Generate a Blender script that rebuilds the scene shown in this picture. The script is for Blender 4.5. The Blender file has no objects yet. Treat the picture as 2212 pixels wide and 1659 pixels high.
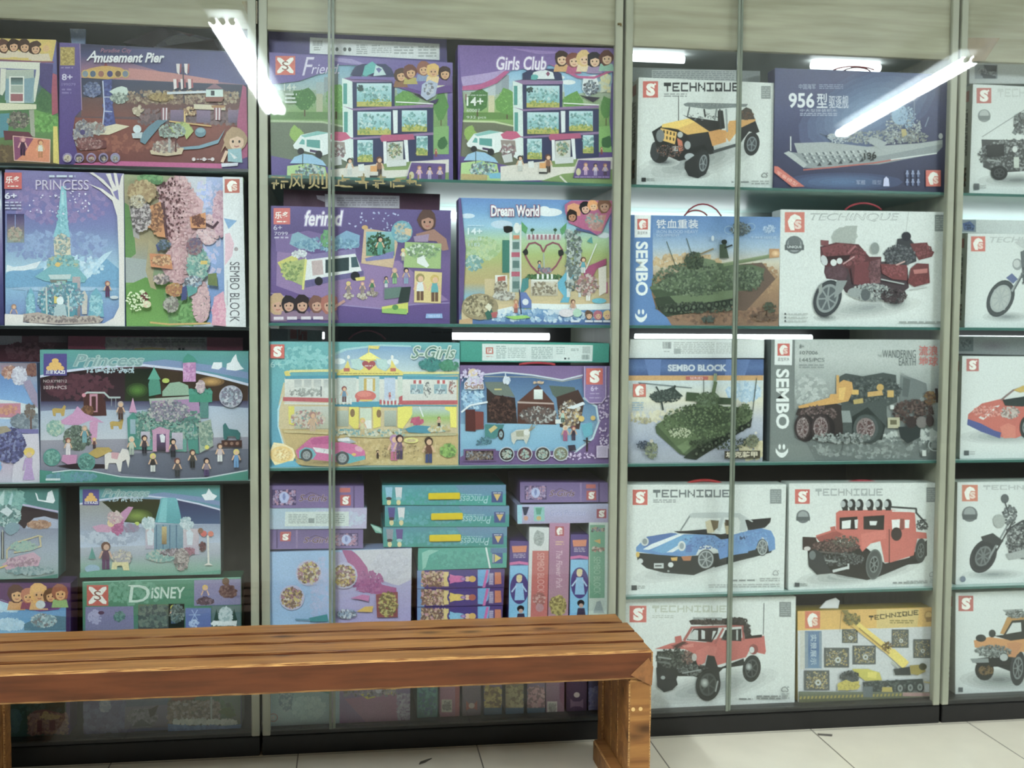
import bpy, bmesh, math, random
from mathutils import Vector, Matrix
random.seed(7)
PI = math.pi
S = bpy.context.scene
COL = S.collection

# ------------------------------------------------------------------ camera
W, H, F = 2212, 1659, 2400.0
CAM = Vector((0.0, -3.7, 1.445))
YAW, PITCH, ROLL = math.radians(8.315), math.radians(-3.189), math.radians(0.412)
_f = Vector((math.sin(YAW)*math.cos(PITCH), math.cos(YAW)*math.cos(PITCH), math.sin(PITCH)))
_r = Vector((math.cos(YAW), -math.sin(YAW), 0))
_u = _r.cross(_f)
_r2 = math.cos(ROLL)*_r + math.sin(ROLL)*_u
_u2 = -math.sin(ROLL)*_r + math.cos(ROLL)*_u
cd = bpy.data.cameras.new('camera')
cam = bpy.data.objects.new('camera', cd)
COL.objects.link(cam)
cd.sensor_width = 36.0
cd.lens = F/W*36.0
m3 = Matrix((_r2, _u2, -_f)).transposed()
cam.matrix_world = Matrix.Translation(CAM) @ m3.to_4x4()
cd.dof.use_dof = True
cd.dof.focus_distance = 2.95
cd.dof.aperture_fstop = 3.2
S.camera = cam

def at(px, py, Y=0.0):
    """world point on the vertical plane y=Y that the photograph shows at (px, py)"""
    d = _f + (px-W/2)/F*_r2 + (H/2-py)/F*_u2
    return CAM + d*((Y-CAM.y)/d.y)

# ------------------------------------------------------------------ world, exposure
S.view_settings.view_transform = 'Standard'
S.view_settings.look = 'None'
S.view_settings.gamma = 1.0
S.view_settings.use_curve_mapping = False
S.view_settings.exposure = -0.3
wd = bpy.data.worlds.new('world'); S.world = wd; wd.use_nodes = True
wd.node_tree.nodes['Background'].inputs[0].default_value = (0.62, 0.68, 0.70, 1)
wd.node_tree.nodes['Background'].inputs[1].default_value = 0.2

TUBE_POWER = 200.0
# added area fill for the lower rows, standing in for daylight from the right
_l = bpy.data.lights.new('right_daylight_fill', 'AREA'); _l.shape = 'RECTANGLE'; _l.size = 4.5; _l.size_y = 2.4; _l.energy = 190; _l.color = (.92, .97, 1)
_o = bpy.data.objects.new('right_daylight_fill', _l); COL.objects.link(_o); _o.location = (7.2, -3.6, 1.35); _o.rotation_euler = (0, PI/2, 0)
_o.rotation_euler = (Vector((-1, .35, 0))).to_track_quat('-Z', 'Z').to_euler()
# ------------------------------------------------------------------ materials
def lin(h):
    h = h.lstrip('#')
    if len(h) == 3: h = ''.join(c*2 for c in h)
    out = []
    for i in (0, 2, 4):
        v = int(h[i:i+2], 16)/255
        out.append(v/12.92 if v <= .04045 else ((v+.055)/1.055)**2.4)
    return out

def mat(name, col, rough=.5, metal=0., emit=0., spec=.5, noise=0., nscale=40., col2=None, stretch=(1, 1, 1), bump=0.):
    m = bpy.data.materials.new(name); m.use_nodes = True
    nt = m.node_tree; b = nt.nodes['Principled BSDF']
    c = (*lin(col), 1)
    b.inputs['Base Color'].default_value = c
    b.inputs['Roughness'].default_value = rough
    b.inputs['Metallic'].default_value = metal
    b.inputs['Specular IOR Level'].default_value = spec
    if emit:
        b.inputs['Emission Color'].default_value = c
        b.inputs['Emission Strength'].default_value = emit
    if noise or col2:
        tc = nt.nodes.new('ShaderNodeTexCoord'); mp = nt.nodes.new('ShaderNodeMapping')
        mp.inputs['Scale'].default_value = stretch
        n = nt.nodes.new('ShaderNodeTexNoise'); n.inputs['Scale'].default_value = nscale; n.inputs['Detail'].default_value = 5
        nt.links.new(tc.outputs['Object'], mp.inputs[0]); nt.links.new(mp.outputs[0], n.inputs['Vector'])
        r = nt.nodes.new('ShaderNodeValToRGB')
        r.color_ramp.elements[0].position = .35; r.color_ramp.elements[1].position = .65
        a = lin(col2) if col2 else [x*(1-noise) for x in c[:3]]
        r.color_ramp.elements[0].color = (*a, 1); r.color_ramp.elements[1].color = c
        nt.links.new(n.outputs['Fac'], r.inputs[0]); nt.links.new(r.outputs[0], b.inputs['Base Color'])
        if bump:
            bp = nt.nodes.new('ShaderNodeBump'); bp.inputs['Strength'].default_value = bump; bp.inputs['Distance'].default_value = .002
            nt.links.new(n.outputs['Fac'], bp.inputs['Height']); nt.links.new(bp.outputs[0], b.inputs['Normal'])
    return m

def print_mat(name='printed_card', rough=.42):
    """printed cardboard: ink colour carried by the mesh, with faint paper mottling"""
    m = bpy.data.materials.new(name); m.use_nodes = True
    nt = m.node_tree; b = nt.nodes['Principled BSDF']
    at_ = nt.nodes.new('ShaderNodeAttribute'); at_.attribute_name = 'ink'
    tc = nt.nodes.new('ShaderNodeTexCoord')
    n = nt.nodes.new('ShaderNodeTexNoise'); n.inputs['Scale'].default_value = 260; n.inputs['Detail'].default_value = 3
    nt.links.new(tc.outputs['Object'], n.inputs['Vector'])
    mr = nt.nodes.new('ShaderNodeMapRange'); mr.inputs[1].default_value = .3; mr.inputs[2].default_value = .7
    mr.inputs[3].default_value = .86; mr.inputs[4].default_value = 1.08
    nt.links.new(n.outputs['Fac'], mr.inputs[0])
    mx = nt.nodes.new('ShaderNodeMix'); mx.data_type = 'RGBA'; mx.blend_type = 'MULTIPLY'; mx.inputs[0].default_value = 1
    nt.links.new(at_.outputs['Color'], mx.inputs[6]); nt.links.new(mr.outputs[0], mx.inputs[7])
    hs = nt.nodes.new('ShaderNodeHueSaturation'); hs.inputs['Saturation'].default_value = .8
    nt.links.new(mx.outputs[2], hs.inputs['Color']); nt.links.new(hs.outputs[0], b.inputs['Base Color'])
    b.inputs['Roughness'].default_value = rough
    b.inputs['Specular IOR Level'].default_value = .25
    return m
M_PRINT = print_mat()

def glass_mat():
    m = bpy.data.materials.new('door_glass'); m.use_nodes = True
    nt = m.node_tree; nt.nodes.clear()
    o = nt.nodes.new('ShaderNodeOutputMaterial'); mx = nt.nodes.new('ShaderNodeMixShader')
    t = nt.nodes.new('ShaderNodeBsdfTransparent'); t.inputs[0].default_value = (.975, .99, .982, 1)
    g = nt.nodes.new('ShaderNodeBsdfGlossy'); g.inputs['Roughness'].default_value = .022
    f = nt.nodes.new('ShaderNodeFresnel'); f.inputs[0].default_value = 1.5
    gm = nt.nodes.new('ShaderNodeNewGeometry'); inv = nt.nodes.new('ShaderNodeMath'); inv.operation = 'SUBTRACT'; inv.inputs[0].default_value = 1.8
    sc_ = nt.nodes.new('ShaderNodeMath'); sc_.operation = 'MULTIPLY'; sc_.inputs[1].default_value = 1.8
    nt.links.new(gm.outputs['Backfacing'], sc_.inputs[0]); nt.links.new(sc_.outputs[0], inv.inputs[1])
    ml = nt.nodes.new('ShaderNodeMath'); ml.operation = 'MULTIPLY'; ml.use_clamp = True
    nt.links.new(f.outputs[0], ml.inputs[0]); nt.links.new(inv.outputs[0], ml.inputs[1])
    nt.links.new(ml.outputs[0], mx.inputs[0]); nt.links.new(t.outputs[0], mx.inputs[1]); nt.links.new(g.outputs[0], mx.inputs[2])
    nt.links.new(mx.outputs[0], o.inputs[0])
    return m
M_GLASS = glass_mat()

# ------------------------------------------------------------------ mesh helpers
def mesh_obj(name, bm, material, parent=None):
    me = bpy.data.meshes.new(name); bm.to_mesh(me); bm.free()
    for mm in (material if isinstance(material, (list, tuple)) else [material]): me.materials.append(mm)
    o = bpy.data.objects.new(name, me); COL.objects.link(o)
    if parent: o.parent = parent; o.matrix_parent_inverse = Matrix.Translation(-parent.location)
    return o

def bx(bm, x0, x1, y0, y1, z0, z1, bev=0., mi=0):
    r = bmesh.ops.create_cube(bm, size=1.0)
    vs = r['verts']
    for v in vs:
        v.co = Vector(((x0+x1)/2+v.co.x*(x1-x0), (y0+y1)/2+v.co.y*(y1-y0), (z0+z1)/2+v.co.z*(z1-z0)))
    if bev:
        es = list({e for v in vs for e in v.link_edges})
        bmesh.ops.bevel(bm, geom=es, offset=bev, segments=2, affect='EDGES')
    return bm

def hexa(bm, F4, B4, bev=0.):
    """box from a front quad and a back quad, each tl, tr, br, bl"""
    vs = [bm.verts.new(p) for p in list(F4)+list(B4)]
    fs = [(3, 2, 1, 0), (4, 5, 6, 7), (0, 1, 5, 4), (1, 2, 6, 5), (2, 3, 7, 6), (3, 0, 4, 7)]
    faces = [bm.faces.new([vs[i] for i in f]) for f in fs]
    bmesh.ops.recalc_face_normals(bm, faces=faces)
    if bev:
        bmesh.ops.bevel(bm, geom=list(bm.edges), offset=bev, segments=2, affect='EDGES')
    return bm

def tube(bm, pts, rad, seg=10, cap=True):
    pts = [Vector(p) for p in pts]
    rings = []
    for i, p in enumerate(pts):
        d = (pts[min(i+1, len(pts)-1)]-pts[max(i-1, 0)]).normalized()
        a = d.orthogonal().normalized() if i == 0 else (pa - d*pa.dot(d)).normalized()
        pa = a; b = d.cross(a)
        rings.append([bm.verts.new(p+(a*math.cos(t)+b*math.sin(t))*rad) for t in [2*PI*k/seg for k in range(seg)]])
    for r0, r1 in zip(rings, rings[1:]):
        for k in range(seg):
            f = bm.faces.new([r0[k], r0[(k+1) % seg], r1[(k+1) % seg], r1[k]]); f.smooth = True
    if cap:
        bm.faces.new(rings[0][::-1]); bm.faces.new(rings[-1])
    return bm

def empty(name, loc, label=None, cat=None, group=None):
    o = bpy.data.objects.new(name, None); COL.objects.link(o); o.location = loc
    o.empty_display_size = .05
    tag(o, label, cat, group)
    return o

def tag(o, label=None, cat=None, group=None, kind=None):
    if label: o['label'] = label
    if cat: o['category'] = cat
    if group: o['group'] = group
    if kind: o['kind'] = kind
    return o

# ------------------------------------------------------------------ the setting
m_tile = bpy.data.materials.new('floor_tile'); m_tile.use_nodes = True
_nt = m_tile.node_tree; _b = _nt.nodes['Principled BSDF']
_tc = _nt.nodes.new('ShaderNodeTexCoord'); _mp = _nt.nodes.new('ShaderNodeMapping')
_mp.inputs['Location'].default_value = (.172/.6, 0.02, 0); _mp.inputs['Scale'].default_value = (1/.6, 1/.6, 1)
_br = _nt.nodes.new('ShaderNodeTexBrick'); _br.offset = 0.0
_br.inputs['Scale'].default_value = 1.0; _br.inputs['Brick Width'].default_value = 1.0; _br.inputs['Row Height'].default_value = 1.0
_br.inputs['Mortar Size'].default_value = .004; _br.inputs['Mortar Smooth'].default_value = .3
_br.inputs['Color1'].default_value = (*lin('d6d0be'), 1); _br.inputs['Color2'].default_value = (*lin('d2ccba'), 1)
_br.inputs['Mortar'].default_value = (*lin('5f594f'), 1)
_n = _nt.nodes.new('ShaderNodeTexNoise'); _n.inputs['Scale'].default_value = 7; _n.inputs['Detail'].default_value = 6
_mx = _nt.nodes.new('ShaderNodeMix'); _mx.data_type = 'RGBA'; _mx.blend_type = 'MULTIPLY'
_mr = _nt.nodes.new('ShaderNodeMapRange'); _mr.inputs[3].default_value = .86; _mr.inputs[4].default_value = 1.05
_mx.inputs[0].default_value = 1
_nt.links.new(_tc.outputs['Object'], _mp.inputs[0]); _nt.links.new(_mp.outputs[0], _br.inputs['Vector'])
_nt.links.new(_tc.outputs['Object'], _n.inputs['Vector']); _nt.links.new(_n.outputs['Fac'], _mr.inputs[0])
_nt.links.new(_br.outputs['Color'], _mx.inputs[6]); _nt.links.new(_mr.outputs[0], _mx.inputs[7]); _nt.links.new(_mx.outputs[2], _b.inputs['Base Color'])
_b.inputs['Roughness'].default_value = .28
bm = bmesh.new(); bx(bm, -6, 8, -9, 1.1, -.06, 0)
tag(mesh_obj('floor', bm, m_tile), kind='structure')
bm = bmesh.new(); bx(bm, -6, 8, -9, 1.1, 2.95, 3.0)
tag(mesh_obj('ceiling', bm, mat('ceiling_paint', 'cfd2cc', .8, noise=.06, nscale=3)), kind='structure')
bm = bmesh.new(); bx(bm, -6, 8, 1.0, 1.1, 0, 2.95)
tag(mesh_obj('wall_back', bm, mat('wall_paint', 'a9aaa0', .8, noise=.08, nscale=4)), kind='structure')

# ------------------------------------------------------------------ ceiling lights
M_TUBE = mat('lit_tube', 'f2fbff', emit=TUBE_POWER)
M_WHITE = mat('white_enamel', 'dfe3e0', .4, noise=.05)
def ceiling_fixture(a, b, n, label):
    a, b = Vector((*a, 2.75)), Vector((*b, 2.75))
    d = (b-a).normalized(); s = Vector((-d.y, d.x, 0))
    r = empty('ceiling_tube_light', (a+b)/2+Vector((0, 0, .2)), label, 'ceiling light', 'tube lights on the shop ceiling')
    ang = math.atan2(d.y, d.x); L = (b-a).length
    bm = bmesh.new(); bx(bm, -L/2-.03, L/2+.03, -.045*n/2-.02, .045*n/2+.02, .05, .11, .006)
    bmesh.ops.transform(bm, matrix=Matrix.Translation((a+b)/2) @ Matrix.Rotation(ang, 4, 'Z'), verts=bm.verts)
    mesh_obj('batten', bm, M_WHITE, r)
    for k in (-.32, .32):
        bm = bmesh.new(); p = (a+b)/2+d*L*k; tube(bm, [p+Vector((0, 0, .1)), p+Vector((0, 0, .2))], .008)
        mesh_obj('hanger', bm, M_WHITE, r)
    for i in range(n):
        o = s*((i-(n-1)/2)*.041)
        bm = bmesh.new(); tube(bm, [a+o, b+o], .019, 12); mesh_obj('lamp_tube', bm, M_TUBE, r)
        for e, q in ((a, d), (b, -d)):
            bm = bmesh.new(); tube(bm, [e+o-q*.025, e+o+q*.005], .016, 10)
            bx(bm, *(e+o).to_tuple()[:1], (e+o).x+.001, (e+o).y, (e+o).y+.001, 2.75, 2.82) if 0 else None
            mesh_obj('tube_holder', bm, M_WHITE, r)
ceiling_fixture((3.03, -1.50), (3.33, -3.60), 2, 'white twin tube light hanging over the right half of the floor')
ceiling_fixture((-.55, -1.42), (-.46, -3.45), 3, 'white triple tube light hanging over the left half of the floor')

# ------------------------------------------------------------------ display cabinets
M_FRAME = mat('frame_laminate', 'a3a391', .45, noise=.14, nscale=9, stretch=(3, 3, .6))
M_HEAD = mat('header_board', 'a8a58f', .6, col2='8f8b76', nscale=5, stretch=(.5, 1, 6))
M_PLINTH = mat('plinth_black', '0e0d0d', .42, noise=.3, nscale=20)
M_SILL = mat('sill_dark', '2c2d2b', .4, noise=.2, nscale=20)
M_SHELF = mat('shelf_glass_edge', '3f6c64', .25, noise=.1)
M_SHELFD = mat('shelf_edge_dark', '1c2423', .3, noise=.1)
M_SHELFW = mat('shelf_board', 'a9c4bf', .35, noise=.05, nscale=4)
M_DARK = mat('back_dark', '1b1718', .7, noise=.4, nscale=4)
M_BACKW = mat('back_white', 'd5dbd8', .5, noise=.05, nscale=4)
M_EDGE = mat('glass_edge', '747d70', .2, noise=.15, nscale=30)
M_LED = mat('cabinet_lamp', 'f4fcff', emit=7.0)
GAPS = [-1.503, -.293, .914, 2.124, 3.334]
def cabinet(i, shelves, seam, label, whiteback, lamps, tapes):
    x0, x1 = GAPS[i]+.0045, GAPS[i+1]-.0045
    r = empty('display_cabinet', ((x0+x1)/2, .3, 0), label, 'display cabinet', 'row of glass-fronted display cabinets')
    fw = .026
    for a, b in ((x0, x0+fw), (x1-fw, x1)):
        bm = bmesh.new(); bx(bm, a, b, .0, .025, .066, 2.949, .002)
        c, d = (a, a+.012) if a == x0 else (b-.012, b)
        bx(bm, c, d, .0255, .793, .066, 2.949, .001); mesh_obj('side_frame', bm, M_FRAME, r)
    a, b = x0+fw, x1-fw; ia, ib = x0+.0125, x1-.0125
    bm = bmesh.new(); bx(bm, a, b, .012, .035, 2.38, 2.949, .001); mesh_obj('header_board', bm, M_HEAD, r)
    bm = bmesh.new(); bx(bm, ia, ib, .036, .78, 2.425, 2.445); mesh_obj('top_panel', bm, M_BACKW, r)
    bm = bmesh.new(); bx(bm, x0, x1, -.001, .79, 0, .064, .002); mesh_obj('plinth', bm, M_PLINTH, r)
    bm = bmesh.new(); bx(bm, a, b, .002, .0245, .066, .082, .002); bx(bm, ia, ib, .0248, .78, .066, .082, .001); mesh_obj('sill', bm, M_SILL, r)
    zs = sorted([.082]+shelves+[2.425])
    for k, (z0, z1) in enumerate(zip(zs, zs[1:])):
        bm = bmesh.new(); bx(bm, ia, ib, .78, .792, z0, z1-.001)
        mesh_obj('back_panel', bm, M_BACKW if k in whiteback else M_DARK, r)
    for z in shelves:
        bm = bmesh.new(); bx(bm, ia, ib, .03, .778, z-.010, z, .001)
        s = mesh_obj('shelf', bm, [M_SHELFW], r)
        bm = bmesh.new(); bx(bm, ia, ib, .026, .0295, z-.0095, z-.0003, .0006); mesh_obj('shelf_edge', bm, M_SHELF if i else M_SHELFD, s)
    # two sliding panes, one behind the other, meeting at the seam
    for (p, q, y) in ((x0-.003, seam, -.005), (seam-.012, x1+.003, -.0125)):
        bm = bmesh.new(); bx(bm, p, q, y-.002, y+.002, .083, 2.94)
        g = mesh_obj('sliding_pane', bm, M_GLASS, r)
        e = q if q == seam else p
        bm = bmesh.new(); bx(bm, e-.0045, e+.0045, y-.0028, y+.0028, .084, 2.93, .001); mesh_obj('pane_edge', bm, M_EDGE, g)
    for z, l0, l1 in lamps:
        yl, zl = (.745, z-.05) if z < 2 else (.29, z-.018)
        bm = bmesh.new(); tube(bm, [(l0, yl, zl), (l1, yl, zl)], .013, 10)
        mesh_obj('strip_lamp', bm, M_LED, r)
    for pts, col in tapes:
        bm = bmesh.new(); q = [at(px, py, .0112) for px, py in pts]
        n = len(q); A = [bm.verts.new(v) for v in q]; B = [bm.verts.new(v+Vector((0, -.0004, 0))) for v in q]
        bm.faces.new(A); bm.faces.new(B[::-1])
        for k in range(n): bm.faces.new([A[k], B[k], B[(k+1) % n], A[(k+1) % n]])
        bmesh.ops.recalc_face_normals(bm, faces=list(bm.faces))
        mesh_obj('tape_patch', bm, mat('packing_tape', col, .4, noise=.2, nscale=25), r)
    return r
cabinet(0, [.917, 1.422, 1.935], -1.25, 'dark glass-fronted cabinet with princess boxes, at the left edge', [], [],
        [([(522, 3), (556, 2), (556, 52), (540, 46), (530, 22)], '8d7f57')])
cab1 = cabinet(1, [.957, 1.437, 1.918], -.053, 'glass-fronted cabinet with purple and teal boxes, second from the left', [2, 3],
        [(1.918, .30, .86), (1.437, .36, .80), (1.437, -.26, -.10)], [])
cab2 = cabinet(2, [.492, .957, 1.437, 1.918], 1.322, 'glass-fronted cabinet with car, tank and warship boxes, third from the left', [3, 4],
        [(1.918, .95, 1.62), (1.437, 1.16, 1.92), (2.425, 1.0, 1.21), (2.425, 1.7, 1.97)], [])
cabinet(3, [.492, .957, 1.437, 1.918], 2.9, 'partly visible glass-fronted cabinet with white vehicle boxes, at the right edge', [3, 4],
        [(1.918, 2.17, 3.2), (1.437, 2.17, 3.2)], [([(2079, 81), (2160, 82), (2128, 131), (2100, 133), (2092, 108)], '8f7c62')])

bm = bmesh.new(); bx(bm, .232, .8965, .03, .778, .36, .37, .001); bx(bm, .234, .88, .5, .515, .0825, .3598)
mesh_obj('half_shelf', bm, M_SHELFW, cab1)
bm = bmesh.new(); p = at(1334, 52, -.019); tube(bm, [p, p+Vector((.010, -.003, 0)), p+Vector((.012, -.003, -.006))], .004, 8)
mesh_obj('door_clip', bm, mat('bronze', '6a5c3c', .4, metal=.6), cab1)
# gilt characters stuck on the pane in front of the first box
def decal(parent, items):
    gm = mat('gilt_film', '8f8250', .5, noise=.45, nscale=90)
    for it in items:
        vs, ps = glyphs(it[0], .01); x0, y0, x1, y1 = it[1:]
        V = [at(x0+(x1-x0)*u, y1-(y1-y0)*v, -.0152)-parent.location for u, v in vs]
        me = bpy.data.meshes.new('gold_character'); me.from_pydata(V, [], ps); me.materials.append(gm)
        o = bpy.data.objects.new('gold_character', me); COL.objects.link(o); o.parent = parent
def DECAL():
    decal(cab1, [('风', 624, 375, 658, 408), ('则', 665, 374, 708, 408)])
    rr = random.Random(3); gm = bpy.data.materials['gilt_film']
    for x0 in (588, 727, 765, 803, 841, 880):   # worn characters, no longer readable
        bm = bmesh.new()
        for k in range(9):
            x, y, v = x0+rr.uniform(3, 27), rr.uniform(382, 404), rr.random() < .5
            w, h = (rr.uniform(1.2, 2), rr.uniform(4, 9)) if v else (rr.uniform(5, 11), rr.uniform(1.2, 2))
            bm.faces.new([bm.verts.new(at(x+a*w, y+b*h, -.0152-.00002*k)) for a, b in ((-1, -1), (1, -.8), (1, 1), (-1, .8))])
        mesh_obj('gold_character', bm, gm, cab1)
# ------------------------------------------------------------------ bench
def wood():
    m = bpy.data.materials.new('varnished_pine'); m.use_nodes = True
    nt = m.node_tree; b = nt.nodes['Principled BSDF']
    tc = nt.nodes.new('ShaderNodeTexCoord'); mp = nt.nodes.new('ShaderNodeMapping'); mp.inputs['Scale'].default_value = (2.2, 26, 26)
    oi = nt.nodes.new('ShaderNodeObjectInfo'); ad = nt.nodes.new('ShaderNodeVectorMath'); ad.operation = 'ADD'
    n = nt.nodes.new('ShaderNodeTexNoise'); n.inputs['Scale'].default_value = 1.0; n.inputs['Detail'].default_value = 7; n.inputs['Distortion'].default_value = 1.2
    nt.links.new(tc.outputs['Object'], mp.inputs[0]); nt.links.new(mp.outputs[0], ad.inputs[0]); nt.links.new(oi.outputs['Random'], ad.inputs[1])
    nt.links.new(ad.outputs[0], n.inputs['Vector'])
    r = nt.nodes.new('ShaderNodeValToRGB'); e = r.color_ramp.elements
    e[0].position = .3; e[0].color = (*lin('6f4724'), 1); e[1].position = .75; e[1].color = (*lin('a3733f'), 1)
    nt.links.new(n.outputs['Fac'], r.inputs[0])
    # dark knots and smudges
    v = nt.nodes.new('ShaderNodeTexVoronoi'); v.inputs['Scale'].default_value = 1.0
    mp2 = nt.nodes.new('ShaderNodeMapping'); mp2.inputs['Scale'].default_value = (4.0, 9, 9)
    nt.links.new(tc.outputs['Object'], mp2.inputs[0]); nt.links.new(mp2.outputs[0], v.inputs['Vector'])
    r2 = nt.nodes.new('ShaderNodeValToRGB'); e = r2.color_ramp.elements
    e[0].position = .06; e[0].color = (.1, .08, .06, 1); e[1].position = .2; e[1].color = (1, 1, 1, 1)
    nt.links.new(v.outputs['Distance'], r2.inputs[0])
    mx = nt.nodes.new('ShaderNodeMix'); mx.data_type = 'RGBA'; mx.blend_type = 'MULTIPLY'; mx.inputs[0].default_value = .75
    nt.links.new(r.outputs[0], mx.inputs[6]); nt.links.new(r2.outputs[0], mx.inputs[7])
    nt.links.new(mx.outputs[2], b.inputs['Base Color'])
    b.inputs['Roughness'].default_value = .5; b.inputs['Specular IOR Level'].default_value = .3
    return m
M_WOOD = wood()
M_WOODEDGE = mat('worn_edge', 'd0a468', .5, col2='7a4c28', nscale=6, stretch=(3, 40, 40))
M_RAIL = mat('red_varnish_gap_shade', '60341b', .5, col2='4a2713', nscale=3, stretch=(1.5, 10, 14), spec=.3)
M_WEAR = mat('bare_wood', 'd9b273', .6, noise=.2, nscale=60)
def wobble_board(name, x0, x1, y0, y1, z0, z1, par, bev=.005, seg=24, axis=0, amp=.0012, edge=1):
    """a plank with worn, slightly uneven arrises"""
    bm = bmesh.new(); bx(bm, x0, x1, y0, y1, z0, z1)
    es = [e for e in bm.edges if abs((e.verts[0].co-e.verts[1].co)[axis]) > 1e-4 and abs((e.verts[0].co-e.verts[1].co).length-abs((e.verts[0].co-e.verts[1].co)[axis])) < 1e-6]
    bmesh.ops.subdivide_edges(bm, edges=es, cuts=seg, use_grid_fill=True)
    sharp = [e for e in bm.edges if len(e.link_faces) == 2 and e.calc_face_angle(0) > .5]
    bmesh.ops.bevel(bm, geom=sharp, offset=bev, segments=2, affect='EDGES', material=edge)
    for v in bm.verts:
        v.co += Vector([random.uniform(-amp, amp) if k != axis else 0 for k in range(3)])*.5
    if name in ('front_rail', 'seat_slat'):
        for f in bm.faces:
            if f.material_index == 0 and f.normal.y < -.7: f.material_index = 2  # rail front redder varnish; slat fronts darkened to paint shade into the gaps
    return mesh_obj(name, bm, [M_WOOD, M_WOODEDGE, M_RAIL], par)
bench = empty('wooden_bench', (-.11, -.31, 0), 'long varnished wooden bench with slatted top, standing before the cabinets', 'bench')
BX0, BX1, BY0, BY1, BT = -1.12, .897, -.528, -.10, .47
# seat slats, front slat is the rail's top
n_s = 4; gap = .02; sw = (BY1-BY0-gap*(n_s-1))/n_s
for k in range(n_s):
    y0 = BY0+k*(sw+gap)
    if k == 0: continue
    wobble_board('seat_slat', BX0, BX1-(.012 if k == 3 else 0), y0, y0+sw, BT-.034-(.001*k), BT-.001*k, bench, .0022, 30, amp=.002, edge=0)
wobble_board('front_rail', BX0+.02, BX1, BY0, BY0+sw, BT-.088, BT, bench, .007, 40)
wobble_board('back_rail', BX0+.08, BX1-.08, BY1-.05, BY1-.01, BT-.10, BT-.037, bench, .004, 20)
bm = bmesh.new(); bx(bm, .07, .112, BY0+.10, BY1-.052, BT-.102, BT-.036, .002); mesh_obj('cross_batten', bm, M_WOOD, bench)
bm = bmesh.new(); bx(bm, -.62, -.578, BY0+.10, BY1-.052, BT-.102, BT-.036, .002); mesh_obj('cross_batten', bm, M_WOOD, bench)
for s in (0, 1):
    fx0, fx1 = ((BX1-.073, BX1-.004) if s else (BX0+.004, BX0+.073))
    wobble_board('leg', fx0, fx1, BY0+.003, BY0+.072, 0, BT-.089, bench, .005, 12, axis=2)
    wobble_board('leg', fx0, fx1, BY1-.075, BY1-.008, 0, BT-.105, bench, .005, 12, axis=2)
    px = (fx0+.006, fx0+.03) if s else (fx1-.03, fx1-.006)
    ys = [BY0+.074, BY0+.074+.089, BY0+.074+.18, BY1-.077]
    for q in range(3):
        wobble_board('side_plank', px[0], px[1], ys[q]+.001, ys[q+1]-.001, .0725, BT-.105, bench, .003, 6, axis=2)
    wobble_board('foot_rail', fx0-(.03 if s else 0), fx1+(0 if s else .03), BY0+.074, BY1-.077, 0, .07, bench, .004, 8, axis=1)
# corner gusset and screw plugs on the right front leg
bm = bmesh.new()
P = [at(1362, 1458, BY0), at(1401, 1421, BY0), at(1411, 1440, BY0), at(1408, 1480, BY0), at(1396, 1476, BY0)]
A = [bm.verts.new(p+Vector((0, .004, 0))) for p in P]; B = [bm.verts.new(p+Vector((0, -.0015, 0))) for p in P]
bm.faces.new(A); bm.faces.new(B[::-1])
for k in range(5): bm.faces.new([A[k], B[k], B[(k+1) % 5], A[(k+1) % 5]])
bmesh.ops.recalc_face_normals(bm, faces=list(bm.faces)); mesh_obj('corner_patch', bm, mat('rough_patch', '8a5a30', .7, noise=.35, nscale=50), bench)
for px, py in ((1368, 1533), (1384, 1532)):
    bm = bmesh.new(); p = at(px, py, BY0); tube(bm, [p+Vector((0, .006, 0)), p+Vector((0, -.002+.003, 0))], .006, 12); mesh_obj('screw_plug', bm, M_WEAR, bench)

for pts in ([(905, 1650), (918, 1646), (933, 1637), (922, 1640), (908, 1645)], [(1766, 1584), (1798, 1586), (1797, 1589), (1768, 1587)]):
    q = []
    for px, py in pts:
        d = _f + (px-W/2)/F*_r2 + (H/2-py)/F*_u2; q.append(CAM+d*((.003-CAM.z)/d.z))
    bm = bmesh.new(); A = [bm.verts.new(p) for p in q]; B = [bm.verts.new(p-Vector((0, 0, .0028))) for p in q]; n = len(q)
    bm.faces.new(A); bm.faces.new(B[::-1])
    for k in range(n): bm.faces.new([A[k], B[k], B[(k+1) % n], A[(k+1) % n]])
    bmesh.ops.recalc_face_normals(bm, faces=list(bm.faces))
    i = pts[0][0] < 1000
    tag(mesh_obj('litter_scrap', bm, mat('scrap_dark', '4a463c' if i else '55504a', .8)), 'dark shred lying on the tiles in front of the bench' if i else 'thin dark straw on the tiles right of the bench', 'litter')

# ------------------------------------------------------------------ printed artwork
_txt = {}
def glyphs(text, bold=0., shear=0., sp=1.0):
    k = (text, bold, shear, sp)
    if k not in _txt:
        c = bpy.data.curves.new('t', 'FONT'); c.body = text; c.size = 1; c.offset = bold; c.shear = shear; c.space_character = sp
        c.resolution_u = 3
        o = bpy.data.objects.new('t', c); COL.objects.link(o)
        dg = bpy.context.evaluated_depsgraph_get(); dg.update()
        me = o.evaluated_get(dg).to_mesh()
        vs = [(v.co.x, v.co.y) for v in me.vertices]; ps = [tuple(p.vertices) for p in me.polygons]
        o.evaluated_get(dg).to_mesh_clear(); bpy.data.objects.remove(o); bpy.data.curves.remove(c)
        x0 = min(v[0] for v in vs); x1 = max(v[0] for v in vs); y0 = min(v[1] for v in vs); y1 = max(v[1] for v in vs)
        _txt[k] = ([((x-x0)/(x1-x0), (y-y0)/(y1-y0)) for x, y in vs], ps)
    return _txt[k]
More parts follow.
